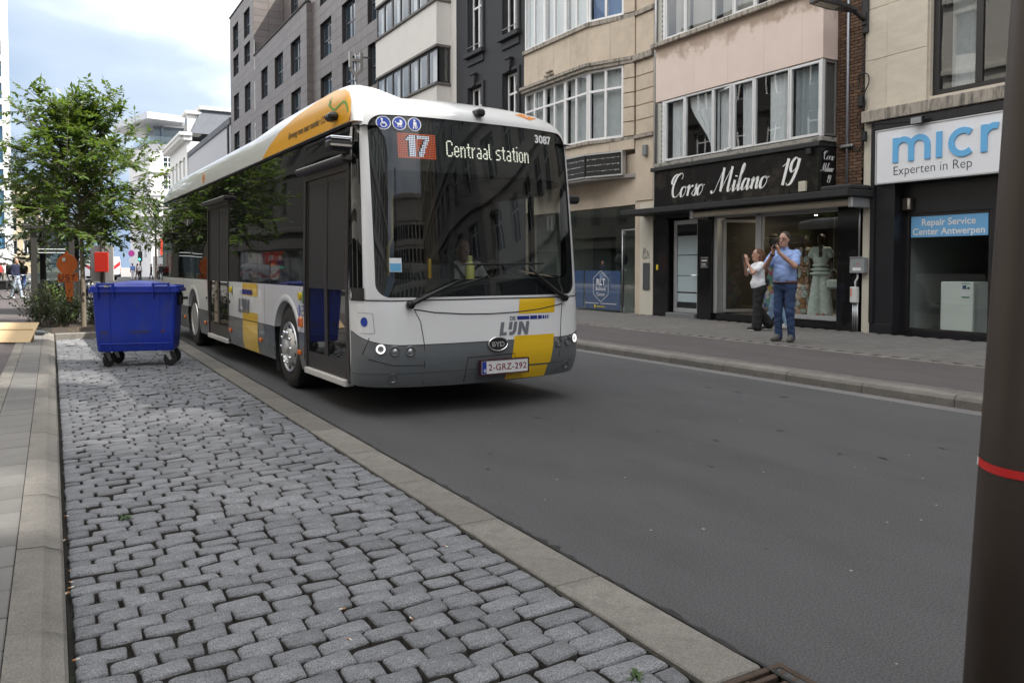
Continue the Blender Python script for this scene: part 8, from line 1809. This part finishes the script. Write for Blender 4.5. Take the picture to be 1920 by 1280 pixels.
def cable(label, uv, X=13.74, r=.012, cat='cable', m=None):
    P = [onX(u, v, X) for u, v in uv]; Q = []
    for i in range(len(P) - 1):
        p0, p1, p2, p3 = P[max(i - 1, 0)], P[i], P[i + 1], P[min(i + 2, len(P) - 1)]
        for j in range(6): t = j / 6; Q.append(.5 * ((2 * p1) + (p2 - p0) * t + (2 * p0 - 5 * p1 + 4 * p2 - p3) * t * t + (3 * p1 - p0 - 3 * p2 + p3) * t ** 3))
    b = MB(); b.tube(Q + [P[-1]], r, 6); return tag(b.build('cable', m or cabm, None, True), label, cat)
cable('black cable making a loop on the cream strip beside the brick wall', [(1616, 172), (1609, 150), (1616, 138), (1627, 140), (1629, 155), (1621, 176), (1622, 195), (1617, 212), (1612, 232), (1617, 250), (1621, 262), (1613, 276), (1609, 282)])
cable('thin cable running up the brick wall edge', [(1618, 172), (1617, 110), (1617, 40), (1616, 0)], r=.008)
cable('black cable drooping from the brick strip to the shop sign', [(1612, 282), (1595, 277), (1575, 278), (1560, 268), (1540, 276), (1500, 277)], r=.011, X=13.72)
cable('black cable running along the black band over the repair shop sign', [(1617, 215), (1630, 232), (1660, 231), (1700, 228), (1745, 222)], r=.009, X=13.70)
cable('grey cable sagging between downpipe and cable knot', [(1575, 218), (1590, 226), (1606, 222), (1614, 196)], r=.006)
for k, (u, v, w, h, lb) in enumerate(((1614, 190, .10, .22, 'knot of loose cable ends on the brick edge'), (1620, 256, .10, .20, 'small black junction box on the cream strip'), (1588, 274, .28, .06, 'metal clamp holding pipes at the foot of the downpipe'))):
    p = onX(u, v, 13.72); b = MB(); b.box(p.x - .04, p.x + .04, p.y - w / 2, p.y + w / 2, p.z - h / 2, p.z + h / 2, b=.015); tag(b.build('junction_box', black if k != 2 else steel), lb, 'box')
# manhole cover in the road ahead and specks of litter on the asphalt
lr = random.Random(6); sp = MB()
for k in range(120):
    x, y = lr.uniform(2.4, 7.6), lr.uniform(1.5, 16); s_ = lr.uniform(.004, .011); a = lr.uniform(0, 3); sp.add([(x + s_ * math.cos(a + q), y + s_ * math.sin(a + q), .003) for q in (0, 1.5, 3.1, 4.6)], [(0, 1, 2, 3)])
o = tag(sp.build('road_specks', mat('speck_pale', (.35, .34, .32), .8)), 'pale grit specks scattered over the road', 'grit'); o['kind'] = 'stuff'

os_ = MB(); lr = random.Random(16)
for k in range(46):
    x, y = lr.uniform(2.6, 7.4), lr.uniform(1.8, 12); s_ = lr.uniform(.012, .05); n = 9; el = lr.uniform(.25, .6); a0 = lr.uniform(-.3, .3)
    P = [(s_ * math.cos(6.283 * q / n) * lr.uniform(.7, 1.2) * el, s_ * math.sin(6.283 * q / n) * lr.uniform(.7, 1.3)) for q in range(n)]
    os_.poly([(x + p[0] * math.cos(a0) - p[1] * math.sin(a0), y + p[0] * math.sin(a0) + p[1] * math.cos(a0)) for p in P], lambda x_, y_, d: (x_, y_, .0042))
o = tag(os_.build('oil_stains', mat('oil_stain', (.035, .035, .036), .7)), 'small dark oil drips scattered over the asphalt', 'stains'); o['kind'] = 'stuff'
